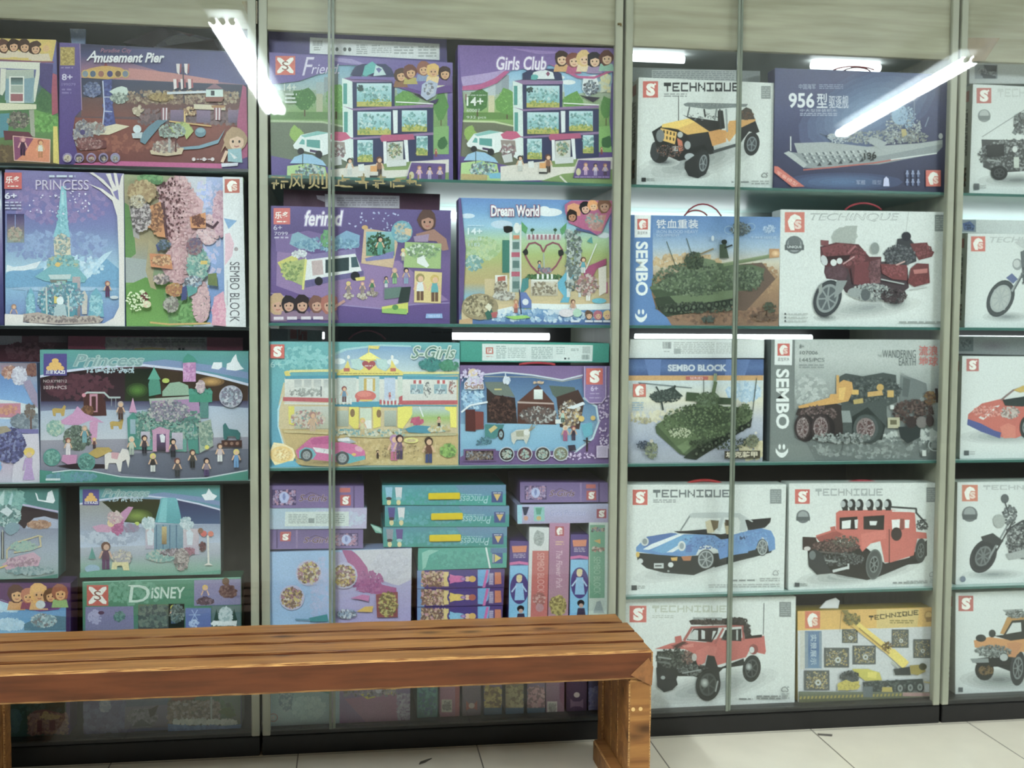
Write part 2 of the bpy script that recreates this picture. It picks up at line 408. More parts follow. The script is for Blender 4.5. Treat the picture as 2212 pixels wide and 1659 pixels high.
BITS = {'T': '11111 11111 00100 00100 00100', 'E': '11111 10000 11110 10000 11111', 'C': '11111 10000 10000 10000 11111', 'H': '10001 10001 11111 10001 10001',
        'N': '10001 11001 10101 10011 10001', 'I': '11111 00100 00100 00100 11111', 'Q': '11111 10001 10001 11011 11111', 'U': '10001 10001 10001 10001 11111'}
ANG = {n: [(math.cos(2*PI*k/n), math.sin(2*PI*k/n)) for k in range(n)] for n in (8, 10, 16, 24)}
def mixc(a, b, t): return [x+(y-x)*t for x, y in zip(a, b)]

def clip(poly, quad):
    """poly: [(x, y, (r, g, b))], clipped to a convex quad"""
    for i in range(4):
        (ax, ay), (bx_, by) = quad[i], quad[(i+1) % 4]
        out = []; n = len(poly)
        s = [(bx_-ax)*(p[1]-ay)-(by-ay)*(p[0]-ax) for p in poly]
        for k in range(n):
            p, q, sp, sq = poly[k], poly[(k+1) % n], s[k], s[(k+1) % n]
            if sp >= 0: out.append(p)
            if (sp >= 0) != (sq >= 0):
                t = sp/(sp-sq); out.append((p[0]+(q[0]-p[0])*t, p[1]+(q[1]-p[1])*t, mixc(p[2], q[2], t)))
        poly = out
        if len(poly) < 3: return []
    return poly

class Art:
    def __init__(s, root, quad, Y, crop, base):
        s.root, s.quad, s.Y, s.z = root, quad, Y, .0006
        s.ox, s.oy, s.k = crop
        s.parts = {}; s.cur = 'front_print'; s.rnd = random.Random(int(quad[0][0]*7+quad[0][1]))
        s.dx = s.dy = 0
        if base is not None:
            cs = base if isinstance(base, (list, tuple)) else [base]*2
            s.grad(cs, min(q[0] for q in quad), min(q[1] for q in quad), max(q[0] for q in quad), max(q[1] for q in quad), px=True)
    def crop(s, ox, oy, k): s.ox, s.oy, s.k = ox, oy, k; return s
    def X(s, x, y): return (s.ox+x/s.k+s.dx, s.oy+y/s.k+s.dy)
    def part(s, n): s.cur = n; return s
    def _add(s, poly, step=True):
        if step: s.z += 4e-6
        poly = clip(poly, s.quad)
        if poly: s.parts.setdefault(s.cur, []).append((poly, s.z))
    def p(s, col, pts, g=None):
        """polygon; col one colour or (top, bottom)"""
        P = [s.X(pts[i], pts[i+1]) for i in range(0, len(pts), 2)]
        s.pp(col, P); return s
    def pp(s, col, P):
        if isinstance(col, tuple):
            a, b = lin(col[0]), lin(col[1]); y0 = min(p[1] for p in P); y1 = max(p[1] for p in P)+1e-6
            v = [(x, y, mixc(a, b, (y-y0)/(y1-y0))) for x, y in P]
        else:
            c = lin(col) if isinstance(col, str) else col
            v = [(x, y, c) for x, y in P]
        if len(v) > 4 and _concave(P):
            s.z += 4e-6
            from mathutils.geometry import tessellate_polygon
            for t in tessellate_polygon([[Vector((x, y, 0)) for x, y in P]]):
                tri = [v[i] for i in t]
                if _area(tri) < 0: tri = tri[::-1]
                s._add(tri, False)
        else:
            if _area(v) < 0: v = v[::-1]
            s._add(v)
    def r(s, col, x0, y0, x1, y1): return s.p(col, [x0, y0, x1, y0, x1, y1, x0, y1])
    def grad(s, cols, x0, y0, x1, y1, px=False):
        n = len(cols)-1; s.z += 4e-6
        if not px: (x0, y0), (x1, y1) = s.X(x0, y0), s.X(x1, y1)
        for i in range(n):
            a, b = y0+(y1-y0)*i/n, y0+(y1-y0)*(i+1)/n; ca, cb = lin(cols[i]), lin(cols[i+1])
            s._add([(x0, a, ca), (x1, a, ca), (x1, b, cb), (x0, b, cb)], False)
        return s
    def e(s, col, cx, cy, rx, ry=None, rot=0, n=16):
        ry = rx if ry is None else ry
        cr, sr = math.cos(math.radians(rot)), math.sin(math.radians(rot)); pts = []
        for a, b in ANG[n]: pts += [cx+rx*a*cr-ry*b*sr, cy+rx*a*sr+ry*b*cr]
        return s.p(col, pts)
    def ring(s, col, cx, cy, rx, ry, w, rot=0):
        cr, sr = math.cos(math.radians(rot)), math.sin(math.radians(rot)); A = ANG[24]; s.z += 4e-6
        c = lin(col); P = lambda a, b, k: (*s.X(cx+(rx+k)*a*cr-(ry+k)*b*sr, cy+(rx+k)*a*sr+(ry+k)*b*cr), c)
        for (a, b), (a2, b2) in zip(A, A[1:]+A[:1]):
            q = [P(a, b, 0), P(a, b, w), P(a2, b2, w), P(a2, b2, 0)]
            if _area(q) < 0: q = q[::-1]
            s._add(q, False)
        return s
    def soft(s, c0, c1, cx, cy, rx, ry, n=6, rot=0):
        """printed fade: c0 outside to c1 inside"""
        a, b = lin(c0), lin(c1)
        for i in range(n):
            t = (i+1)/n; k = 1-i/n
            cr, sr = math.cos(math.radians(rot)), math.sin(math.radians(rot))
            s.pp(mixc(a, b, t), [s.X(cx+rx*k*u*cr-ry*k*v*sr, cy+rx*k*u*sr+ry*k*v*cr) for u, v in ANG[16]])
        return s
    def l(s, col, w, pts):
        P = [(pts[i], pts[i+1]) for i in range(0, len(pts), 2)]
        for (x0, y0), (x1, y1) in zip(P, P[1:]):
            d = math.hypot(x1-x0, y1-y0) or 1; nx, ny = -(y1-y0)/d*w/2, (x1-x0)/d*w/2; ex, ey = (x1-x0)/d*w*.25, (y1-y0)/d*w*.25
            s.p(col, [x0+nx-ex, y0+ny-ey, x1+nx+ex, y1+ny+ey, x1-nx+ex, y1-ny+ey, x0-nx-ex, y0-ny-ey])
        return s
    def blob(s, col, cx, cy, rx, ry=None, j=.25):
        ry = rx if ry is None else ry; pts = []
        for a, b in ANG[10]:
            k = 1+s.rnd.uniform(-j, j); pts += [cx+rx*a*k, cy+ry*b*k]
        return s.p(col, pts)
    def sc(s, cols, n, cx, cy, rx, ry, a, b=None, box=False):
        """scatter n small flecks of the given colours over an ellipse (or box)"""
        b = (b or a*1.8)*.5; a *= .42; n = int(n*2.6); cols = [lin(c) for c in cols.split()]
        av = [sum(c[i] for c in cols)/len(cols) for i in range(3)]; cols = [mixc(c, av, .42) for c in cols]
        for i in range(n):
            if box: x, y = cx+s.rnd.uniform(-rx, rx), cy+s.rnd.uniform(-ry, ry)
            else:
                t, q = s.rnd.uniform(0, 2*PI), math.sqrt(s.rnd.random()); x, y = cx+rx*q*math.cos(t), cy+ry*q*math.sin(t)
            w, h = s.rnd.uniform(a, b), s.rnd.uniform(a, b)*.8; t = s.rnd.uniform(0, PI)
            c, d = math.cos(t), math.sin(t)
            s.pp(s.rnd.choice(cols), [s.X(x+u*w*c-v*h*d, y+u*w*d+v*h*c) for u, v in ((-.5, -.4), (.4, -.5), (.5, .4), (-.3, .5))])
        return s
    def t(s, text, col, x0, y0, x1, y1, rot=0, bold=0., shear=0., q=None, sp=1.0):
        vs, ps = glyphs(text, bold, shear, sp)
        if q is None:
            c = [(x0, y0), (x1, y0), (x1, y1), (x0, y1)]; k = (rot//90) % 4; c = c[k:]+c[:k] if k == 0 else [c[(i+k) % 4] for i in range(4)]
        else: c = [(q[0], q[1]), (q[2], q[3]), (q[4], q[5]), (q[6], q[7])]
        tl, tr, br, bl = c; s.z += 4e-6; cc = lin(col); P = []
        for u, v in vs:
            v = 1-v
            x = (tl[0]*(1-u)+tr[0]*u)*(1-v)+(bl[0]*(1-u)+br[0]*u)*v; y = (tl[1]*(1-u)+tr[1]*u)*(1-v)+(bl[1]*(1-u)+br[1]*u)*v
            P.append((*s.X(x, y), cc))
        for f in ps:
            poly = [P[i] for i in f]
            if _area(poly) < 0: poly = poly[::-1]
            s._add(poly, False)
        return s
    def to(s, text, col, out, x0, y0, x1, y1, w=4, **k):
        """outlined lettering"""
        kk = dict(k); kk['bold'] = k.get('bold', 0)+.05
        s.t(text, out, x0-w, y0-w, x1+w, y1+w, **kk); return s.t(text, col, x0, y0, x1, y1, **k)
    def bits(s, word, col, x0, y0, x1, y1, dim=.0, slope=0):
        n = len(word); cw = (x1-x0)/n; s.part('title')
        for i, ch in enumerate(word):
            for r_, row in enumerate(BITS[ch].split()):
                j = 0
                while j < 5:
                    if row[j] == '1':
                        k = j
                        while k < 5 and row[k] == '1': k += 1
                        a, b = x0+i*cw+cw*.86*j/5, x0+i*cw+cw*.86*k/5; ya, yb = y0+(y1-y0)*r_/5, y0+(y1-y0)*(r_+1.05)/5
                        d = slope*(a-x0); s.p(col, [a, ya+d, b, ya+d, b, yb+d, a, yb+d]); j = k
                    else: j += 1
        return s.part('front_print')
    def micro(s, col, x0, y0, x1, y1, rows, w=None):
        """lines of print too small to read: short dashes"""
        h = (y1-y0)/rows
        for i in range(rows):
            x = x0
            while x < x1:
                d = s.rnd.uniform(.8, 3.5)*h; e_ = min(x+d, x1); s.r(col, x, y0+i*h+h*.2, e_, y0+i*h+h*.72); x += d+h*.5
        return s
    def bars(s, col, x0, y0, x1, y1, n=12):
        for i in range(n):
            a = x0+(x1-x0)*i/n; s.r(col, a, y0, a+(x1-x0)/n*s.rnd.uniform(.3, .75), y1)
        return s
    def logo(s, x0, y0, x1, y1, kind='S', red='c8402c', white='f2f0e8'):
        s.part('logo_badge'); w, h = x1-x0, y1-y0; s.r(red, x0, y0, x1, y1)
        cx, cy = (x0+x1)/2, (y0+y1)/2
        if kind == 'S': s.t('S', white, x0+w*.22, y0+h*.13, x1-w*.2, y1-h*.1, bold=.065); s.p(white, [x1-w*.35, y0+h*.3, x1-w*.2, y0+h*.1, x1-w*.12, y0+h*.2])
        elif kind == 'H':
            s.p(white, [x0+w*.15, cy-h*.05, x0+w*.3, y0+h*.2, cx, y0+h*.1, x1-w*.25, y0+h*.2, x1-w*.15, y0+h*.38, cx+w*.08, y0+h*.36, cx-w*.04, cy+h*.05, cx, y1-h*.1, x0+w*.3, y1-h*.1, x0+w*.2, cy+h*.2])
            s.t('S', mixh(red, white, .75), cx, y0+h*.42, x1-w*.15, y1-h*.16, bold=.06)
        elif kind == 'X':
            for dx, dy in ((-1, -1), (1, -1), (1, 1), (-1, 1)):
                s.p(white, [cx-dx*w*.06, cy, cx+dx*w*.2, cy+dy*h*.02, cx+dx*w*.42, cy+dy*h*.3, cx+dx*w*.4, cy+dy*h*.42, cx+dx*w*.24, cy+dy*h*.4, cx, cy+dy*h*.2])
            s.t('S', mixh(red, '6b5a48', .6), cx-w*.17, cy-h*.22, cx+w*.17, cy+h*.24, bold=.0)
        elif kind == 'C': s.t('乐多', white, x0+w*.08, y0+h*.22, x1-w*.08, y0+h*.66, bold=.02); s.micro(white, x0+w*.2, y1-h*.22, x1-w*.2, y1-h*.1, 1)
        elif kind == 'P':
            for yy, xs in ((.32, (.5,)), (.5, (.38, .62)), (.66, (.26, .5, .74))):
                for q in xs: s.e('e0a82c', x0+w*q, y0+h*yy, w*.15, h*.11)
            s.t('启蒙', 'e9e6ef', x0+w*.1, y0+h*.74, x0+w*.42, y0+h*.93); s.t('KAZI', 'e9e6ef', x0+w*.46, y0+h*.76, x0+w*.92, y0+h*.92, bold=.03)
        return s.part('front_print')
    def fig(s, cx, cy, h, hair='5a3a22', top='8a4a90', low='3a3550', skin='d9a880', dress=False):
        """a little brick figure, cy at its feet"""
        u = h/10
        if dress: s.p(low, [cx-u*.9, cy-u*5, cx+u*.9, cy-u*5, cx+u*2, cy, cx-u*2, cy])
        else:
            s.r(low, cx-u*1.3, cy-u*3.6, cx-u*.1, cy); s.r(low, cx+u*.1, cy-u*3.6, cx+u*1.3, cy)
        s.p(top, [cx-u*1.1, cy-u*7, cx+u*1.1, cy-u*7, cx+u*1.4, cy-u*3.5, cx-u*1.4, cy-u*3.5])
        s.l(skin, u*.7, [cx-u*1.2, cy-u*6.6, cx-u*2.2, cy-u*4.2]); s.l(skin, u*.7, [cx+u*1.2, cy-u*6.6, cx+u*2.2, cy-u*4.2])
        s.e(hair, cx, cy-u*8.5, u*1.7, u*1.7, n=10); s.e(skin, cx+u*.2, cy-u*8.1, u*1.05, u*1.15, n=10)
        return s
    def face(s, cx, cy, r, hair='5a3320', skin='dba57c', top=None):
        if top: s.p(top, [cx-r*1.1, cy+r*1.0, cx+r*1.1, cy+r*1.0, cx+r*1.4, cy+r*2.3, cx-r*1.4, cy+r*2.3])
        s.blob(hair, cx, cy-r*.15, r*1.35, r*1.5, .12); s.e(skin, cx+r*.1, cy+r*.15, r*.82, r*.95, n=16)
        for d in (-.32, .42): s.e('2a1c16', cx+d*r, cy+r*.1, r*.13, r*.17, n=8)
        s.l('a8443c', r*.12, [cx-r*.15, cy+r*.62, cx+r*.1, cy+r*.7, cx+r*.36, cy+r*.6])
        s.p(hair, [cx-r*.9, cy-r*.1, cx-r*.5, cy-r*.9, cx+r*.6, cy-r*.95, cx+r*.95, cy-r*.2, cx+r*.2, cy-r*.5])
        return s
    def tree(s, cx, cy, rx, ry, cols='3f7a35 549440 6fae4a 2f6130', trunk=True):
        if trunk: s.r('5d4a30', cx-rx*.06, cy, cx+rx*.06, cy+ry*1.5)
        c = cols.split(); s.blob(c[0], cx, cy, rx, ry); return s.sc(cols, 26, cx, cy, rx*.95, ry*.95, rx*.18)
    def wheel(s, cx, cy, rx, ry, tyre='23262a', rim='8b9398', hub='2b2e31', rot=0, sp=5, tk=.64):
        s.e(tyre, cx, cy, rx, ry, rot, 24); s.ring(mixh(tyre, '888888', .25), cx, cy, rx*.86, ry*.86, rx*.03, rot)
        s.e(rim, cx, cy, rx*tk, ry*tk, rot, 24); s.e(hub, cx, cy, rx*tk*.82, ry*tk*.82, rot, 16)
        for k in range(sp):
            t = 2*PI*k/sp+.4; s.l(rim, rx*.12, [cx, cy, cx+rx*tk*.85*math.cos(t), cy+ry*tk*.85*math.sin(t)])
        return s.e(rim, cx, cy, rx*.16, ry*.16, rot, 8)
    def done(s):
        objs = []
        off = s.root.location
        for name, polys in s.parts.items():
            V, Fc, C = [], [], []
            for poly, z in polys:
                i0 = len(V)
                for x, y, c in poly:
                    V.append(s.map(x, y, z)-off); C += [*c, 1.0]
                Fc.append(tuple(range(i0, len(V))))
            me = bpy.data.meshes.new(name); me.from_pydata(V, [], Fc)
            a = me.color_attributes.new('ink', 'FLOAT_COLOR', 'CORNER')
            # corner order equals vertex order here
            a.data.foreach_set('color', C)
            me.materials.append(M_PRINT)
            o = bpy.data.objects.new(name, me); COL.objects.link(o); o.parent = s.root
            if name == 'logo_badge': o['label'] = 'square brand mark'
            objs.append(o)
        return objs
    def map(s, x, y, z): return at(x, y, s.Y)+Vector((0, -z, 0))

def mixh(a, b, t):
    f = lambda h: [int(h[i:i+2], 16) for i in (0, 2, 4)]
    return ''.join('%02x' % int(max(0, min(255, p+(q-p)*t))) for p, q in zip(f(a), f(b)))
def _area(p): return sum(p[i][0]*p[(i+1) % len(p)][1]-p[(i+1) % len(p)][0]*p[i][1] for i in range(len(p)))
def _concave(P):
    sg = 0; n = len(P)
    for i in range(n):
        a, b, c = P[i], P[(i+1) % n], P[(i+2) % n]
        z = (b[0]-a[0])*(c[1]-b[1])-(b[1]-a[1])*(c[0]-b[0])
        if abs(z) > 1e-9:
            if sg and (z > 0) != (sg > 0): return True
            sg = z
    return False

def proj(p):
    d = p-CAM; k = d.dot(_f); return (W/2+F*d.dot(_r2)/k, H/2-F*d.dot(_u2)/k)
GROUP = 'boxed building sets on the cabinet shelves'
_mats = {}
def card(col, rough=.45):
    if col not in _mats: _mats[col] = mat('card_'+col, col, rough, noise=.07, nscale=60, spec=.3)
    return _mats[col]
def box(label, crop, q, Y=.045, d=.08, side='b9bdb8', base='d5dbd8', z0=None, name='toy_box', group=GROUP, slab=None, bev=.0022, cat='box'):
    """a carton whose front quad (crop pixels: tl, tr, br, bl) stands on plane y=Y, d metres deep; z0 = what it stands on"""
    ox, oy, k = crop
    Q = [(ox+q[i]/k, oy+q[i+1]/k) for i in range(0, 8, 2)]
    P = [at(x, y, Y) for x, y in Q]
    if z0 is not None: P[2].z = P[3].z = z0+.0008
    xc = (P[2].x+P[3].x)/2; g = max(i for i in range(4) if GAPS[i] < xc)
    lo, hi = GAPS[g]+.0178, GAPS[g+1]-.0178
    for i in range(4):
        v = min(max(P[i].x, lo), hi)
        if v != P[i].x: P[i].x = v; Q[i] = (proj(P[i])[0], Q[i][1])
    c = (P[2]+P[3])/2
    root = empty(name, (c.x, Y+d/2, min(P[2].z, P[3].z)), label, cat, group)
    bm = bmesh.new(); hexa(bm, P, [p+Vector((0, d, 0)) for p in P], bev)
    mesh_obj('carton', bm, card(side), root)
    a = Art(root, Q, Y, crop, base); a.P = P
    if z0 is not None:
        # the lower edge rests on the shelf: spread the artwork to reach it
        a.map = lambda x, y, z: _stretch(a, P, Q, x, y, z)
    return a
def _stretch(a, P, Q, x, y, z):
    p = at(x, y, a.Y); b = at(x, Q[3][1]+(Q[2][1]-Q[3][1])*(x-Q[3][0])/max(1, Q[2][0]-Q[3][0]), a.Y); t = at(x, Q[0][1]+(Q[1][1]-Q[0][1])*(x-Q[0][0])/max(1, Q[1][0]-Q[0][0]), a.Y)
    zt = P[2].z
    p.z = t.z+(p.z-t.z)*(t.z-zt)/max(1e-4, t.z-b.z)
    return p+Vector((0, -z, 0))

def handle(a, x0, x1, y, top, col='a33a44', yo=.03, rad=.0028, n=9):
    """carry cord arching over the top edge, crop pixels"""
    pts = []
    for i in range(n):
        t = i/(n-1); X_, Y_ = x0+(x1-x0)*t, y-(y-top)*math.sin(PI*t)**.7
        px, py = a.X(X_, Y_); pts.append(at(px, py, a.Y+yo))
    bm = bmesh.new(); tube(bm, pts, rad, 8)
    return mesh_obj('carry_handle', bm, card(col), a.root)
Z = dict(l=[1.935, 1.422, .917, .082], m=[1.918, 1.437, .957, .36, .082], r=[1.918, 1.437, .957, .492, .082])

def flank(a, mark='b0685c', ink='6a7068', d=.09):
    """print on the left side of a kit carton: a small mark and the title running down"""
    P = a.P; tl, bl = P[0], P[3]; x = min(tl.x, bl.x)-.0012; H_ = tl.z-bl.z; V, Fc, C = [], [], []
    def quad(c, z0, z1, y0, y1):
        i = len(V); V.extend([Vector((x, a.Y+y0*d, tl.z-z0*H_)), Vector((x, a.Y+y1*d, tl.z-z0*H_)), Vector((x, a.Y+y1*d, tl.z-z1*H_)), Vector((x, a.Y+y0*d, tl.z-z1*H_))])
        Fc.append((i, i+1, i+2, i+3)); C.extend([*lin(c), 1]*4)
    quad(mark, .05, .15, .2, .75)
    for k, ch in enumerate('TECHNIQUE'):
        for r_, row in enumerate(BITS[ch].split()):
            for j, q in enumerate(row):
                if q == '1': quad(ink, .2+k*.05+j*.0085, .2+k*.05+(j+1.1)*.0085, .8-(r_+1)*.11, .8-r_*.11)
    for k in range(7): quad(('5a4a38', '7a5a40', '3c3a34')[k % 3], .75+k*.025, .775+k*.025, .25+.05*(k % 2), .7)
    for nm, f0, f1 in (('side_mark', 0, 1), ('side_print', 1, len(Fc)-7), ('side_picture', len(Fc)-7, len(Fc))):
        me = bpy.data.meshes.new(nm); me.from_pydata([v-a.root.location for v in V[f0*4:f1*4]], [], [tuple(4*k+j for j in range(4)) for k in range(f1-f0)])
        me.color_attributes.new('ink', 'FLOAT_COLOR', 'CORNER').data.foreach_set('color', C[f0*16:f1*16]); me.materials.append(M_PRINT)
        o = bpy.data.objects.new(nm, me); COL.objects.link(o); o.parent = a.root
DECAL()
# ---------------- right cabinet: vehicle kits
def kit(label, crop, q, lg, title, tq=None, **k):
    a = box(label, crop, q, side='c9cfcb', base='d9e0dd', **k); a.logo(*lg[:4], kind=lg[4] if len(lg) > 4 else 'S', red=lg[5] if len(lg) > 5 else 'c8402c')
    if tq: a.bits(title, *tq)
    return a
M4 = (1340, 80, 4.424)
# back box behind the jeep
a = box('grey flat box with fine print lying behind the yellow jeep kit', M4, [110, 290, 1335, 325, 1335, 470, 110, 430], Y=.14, d=.2, side='7d8585', base='8b9494')
a.r('b9c0be', 300, 315, 1105, 420).micro('8d9597', 310, 325, 1090, 415, 5); a.done()
a = kit('white kit box picturing a yellow open off-road jeep, top shelf', M4, [175, 385, 1470, 440, 1455, 1445, 155, 1405], (215, 422, 360, 578), 'TECHNIQUE', ('2c3236', 415, 435, 1150, 520), z0=1.918, Y=.055)
a.micro('8d9496', 415, 535, 635, 575, 2).r('8a9392', 1345, 468, 1435, 590).micro('a6adac', 1352, 478, 1428, 580, 5)
a.soft('d9e0dd', '8e9596', 700, 1190, 640, 160, rot=-14).soft('c9d0ce', '5b6265', 420, 1190, 150, 45).soft('c9d0ce', '5b6265', 720, 1300, 140, 50)
a.l('2c3033', 7, [556, 560, 556, 800])
a.wheel(1255, 1020, 75, 112, '2a2d2f', '7e8a8f', '454b50', 8).p('2a2c2e', [1110, 850, 1180, 790, 1290, 800, 1330, 905, 1290, 920, 1230, 900, 1170, 980, 1110, 1080])
a.e('26292b', 375, 1100, 92, 100).e('3a3f42', 330, 1085, 42, 90)
a.p('1f2224', [300, 900, 400, 840, 640, 900, 860, 900, 900, 1100, 560, 1180, 360, 1090])
a.p('e0a818', [400, 850, 650, 780, 930, 845, 920, 890, 640, 930, 550, 880]).p('efc42c', [400, 830, 640, 778, 760, 790, 560, 870, 395, 860]).p('d99218', [840, 900, 930, 880, 1010, 890, 1010, 1000, 880, 1040])
a.p('d8971a', [1040, 800, 1290, 780, 1290, 800, 1140, 870, 1040, 1000, 1010, 960, 1010, 880]).p('e4b024', [385, 865, 540, 905, 520, 1020, 372, 975])
for i in range(4):
    a.r('3c2f14', 410+i*32, 885+i*8, 424+i*32, 915+i*8).r('3c2f14', 405+i*32, 935+i*8, 419+i*32, 965+i*8)
a.p('2a2b2c', [590, 740, 650, 760, 930, 800, 930, 700, 980, 700, 1000, 870, 850, 900, 700, 800]).sc('8f9799 5c6467 2a2d30', 16, 780, 760, 150, 34, 18)
a.p('7d8789', [600, 640, 640, 625, 900, 630, 1220, 640, 1200, 665, 850, 690, 620, 660]).l('656e70', 14, [660, 670, 640, 760]).l('2a2d30', 16, [800, 690, 810, 760]).l('8a9294', 16, [920, 680, 900, 790]).l('a0a8a9', 18, [1010, 690, 1020, 900]).l('3a3e40', 14, [950, 690, 960, 880])
a.sc('9aa2a3 6c7577', 50, 900, 650, 270, 18, 16).p('4a443e', [1100, 790, 1130, 720, 1200, 670, 1250, 690, 1285, 785]).sc('7a4a2c 3d3a36 56504a', 50, 1200, 745, 70, 45, 22).l('4c5356', 30, [880, 1095, 1140, 1020])
a.p('c65a22', [540, 960, 590, 990, 600, 1080, 560, 1090]).e('b9bfbd', 570, 930, 26, 28).e('7a8184', 380, 940, 40, 60).e('a5adb0', 640, 1030, 30, 40).r('b6bdbd', 500, 1040, 550, 1085).sc('1c1e20 3a3e41 6a7276 b5642c', 60, 480, 1080, 140, 60, 18).e('aeb8bc', 660, 1140, 48, 34)
a.p('2a2d30', [640, 930, 830, 920, 890, 1110, 850, 1120, 800, 1020, 680, 1060])
a.p('2c2f31', [615, 1190, 700, 1130, 780, 1060, 820, 1300, 740, 1345, 650, 1320, 612, 1250]).wheel(790, 1200, 58, 125, '2c3033', '8f989c', '4b5257', 8).r('2f3335', 200, 1335, 243, 1375).micro('9aa19f', 250, 1340, 325, 1370, 2)
a.t('CS', '4a5053', 1345, 1295, 1410, 1340, shear=.3).micro('8b9291', 1060, 1370, 1230, 1395, 1).micro('a6adab', 1250, 1365, 1420, 1410, 2)
a.part('front_print'); a.done(); flank(a)
N4 = (1640, 80, 3.867)
a = box('dark blue box picturing a grey warship numbered 136, top shelf', N4, [133, 258, 1597, 312, 1562, 1320, 118, 1285], z0=1.918, Y=.045, d=.07, side='2d2f52', base=['454a78', '3f4678', '31365f', '2b2d52'])
a.soft('3d4374', '6d8cb4', 900, 620, 620, 330, 8, -25).soft('2e3260', '44699a', 700, 1230, 500, 80, 5)
a.t('956', 'e4e8f0', 245, 470, 460, 600, bold=.025).t('型', 'd5dae6', 480, 475, 570, 600, bold=.01).t('驱逐舰', 'c9cfe0', 580, 492, 745, 605, bold=.01)
a.t('中国海军', '9ea7c6', 330, 395, 470, 440).micro('8089b0', 500, 395, 700, 440, 3).t('中大型拼装积木', 'b7bed6', 340, 608, 650, 635).micro('a4acca', 340, 640, 650, 670, 2)
a.p('8f999d', [205, 985, 260, 975, 330, 985, 520, 1000, 1000, 990, 1530, 880, 1530, 930, 1480, 985, 1000, 1080, 700, 1090, 480, 1115, 370, 1110])
a.p('a9b1b3', [290, 900, 560, 890, 900, 930, 1330, 900, 1530, 870, 1530, 905, 1000, 1010, 520, 1005, 320, 985]).p('b7bebf', [205, 985, 245, 968, 300, 1000, 400, 1085, 370, 1110])
a.l('b5483c', 12, [370, 1128, 620, 1105, 960, 1068, 1180, 1030]).l('d9dede', 10, [1100, 1040, 1480, 985]).l('cfd5d6', 10, [262, 845, 262, 965])
for i in range(10):
    for j in range(3):
        x, y = 350+i*58+j*18, 985+j*32-i*3; a.p('5e686d', [x, y, x+14, y, x+26, y+22, x+12, y+22]).p('c3caca', [x+20, y, x+34, y, x+44, y+20, x+30, y+20])
for i in range(6): a.p('3a4248', [480+i*88, 1095-i*8, 505+i*88, 1060-i*8, 520+i*88, 1095-i*10])
a.sc('9aa3a6 7e888d b9c1c3 5d676d', 150, 1000, 850, 340, 55, 26).sc('aab3b8 7d8890 5c6570 c8cfd4', 110, 1200, 760, 150, 110, 24).p('a7b0b4', [890, 880, 960, 850, 1070, 900, 1000, 950])
a.sc('8b949a 5c656e 9a9888', 40, 1270, 850, 140, 50, 24).p('b9a86a', [1180, 780, 1220, 780, 1230, 830, 1190, 850]).e('8fb1d0', 1170, 660, 70, 85).sc('7fa3c8 4c6890 a9c4dc', 50, 1230, 680, 70, 90, 22).l('7b8aa8', 8, [1290, 520, 1290, 700]).l('7b8aa8', 8, [1380, 760, 1410, 680]).e('c5cbd0', 1510, 840, 18, 25)
a.e('aeb6ba', 600, 845, 36, 26).sc('9fb0c0 c8d4dc 8594a4', 40, 660, 860, 90, 40, 20).l('4a5468', 5, [500, 820, 580, 850])
a.t('136', '23272b', 0, 0, 0, 0, q=[868, 985, 970, 970, 975, 1030, 872, 1045], bold=.02)
a.p('cc4f3c', [118, 1098, 150, 1100, 375, 1272, 270, 1275, 118, 1150]).t('军事模型', 'f0b6a4', 0, 0, 0, 0, q=[150, 1135, 320, 1245, 300, 1270, 135, 1160])
a.t('军舰', 'a8b0d4', 805, 1215, 880, 1255).t('模型', '8d96bc', 938, 1215, 1015, 1255).p('c3c6ee', [1030, 1268, 1035, 1205, 1055, 1185, 1075, 1205, 1082, 1268])
for i in range(6): a.fig(1230+(i % 3)*46, 1190+(i//3)*72, 60, '5a6a98', '7d8bb8', '6878a8', '9aa6cc')
a.logo(1385, 1130, 1510, 1268, 'H', 'd04a34')
a.done(); handle(a, 620, 960, 275, 245, '8a3038'); handle(a, 700, 930, 285, 255, '6d2a34', .05)
O4 = (1340, 400, 4.424)
a = box('blue-spined box picturing a green battle tank on sand, second shelf', O4, [95, 285, 1530, 305, 1510, 1350, 85, 1335], z0=1.437, Y=.045, side='2f5f9c', base='3f78b8')
a.grad(['3f78b8', '5a8cc4', '9cb8d2', 'd2cbb4', 'b0895a', '9a7450', '8f6d50', '9c7455'], 300, 285, 1540, 1360)
a.sc('c9a774 b08e5e d5b98a', 70, 620, 730, 330, 70, 60).sc('a87f55 8d6a4a b98f62', 60, 1330, 900, 190, 150, 60).sc('8a6448 a87a58 6d5140', 80, 1000, 1240, 520, 90, 50).p('6d5648', [1130, 760, 1350, 740, 1480, 900, 1200, 1200, 1080, 1200])
a.p('3f78b8', [80, 285, 305, 285, 310, 900, 280, 980, 340, 1180, 440, 1260, 490, 1340, 80, 1340])
a.p('e8ecec', [135, 270, 290, 270, 285, 500, 135, 500]); a.logo(160, 322, 262, 425, 'H'); a.t('森宝积木', '4a5054', 162, 440, 260, 472)
a.part('title').t('SEMBO', 'e9efee', 145, 540, 262, 1055, rot=90, bold=.03).part('smile_mark').t(':)', 'e9efee', 140, 1185, 252, 1310, rot=90, bold=.04).part('front_print')
a.t('铁血重装', 'e6eaf0', 342, 328, 742, 415, bold=.01).t('IRON BLOOD HEAVY', 'b7cbe4', 345, 430, 740, 460).t('EQUIPMENT', 'b7cbe4', 345, 468, 565, 495)
a.sc('b9d2ea 8fb2dc', 30, 1420, 420, 60, 40, 20).t('T-99主战坦克', 'b9d2ea', 1245, 488, 1490, 516)
a.l('4a5c48', 7, [440, 540, 540, 810]).l('4a5c48', 7, [630, 510, 680, 665])
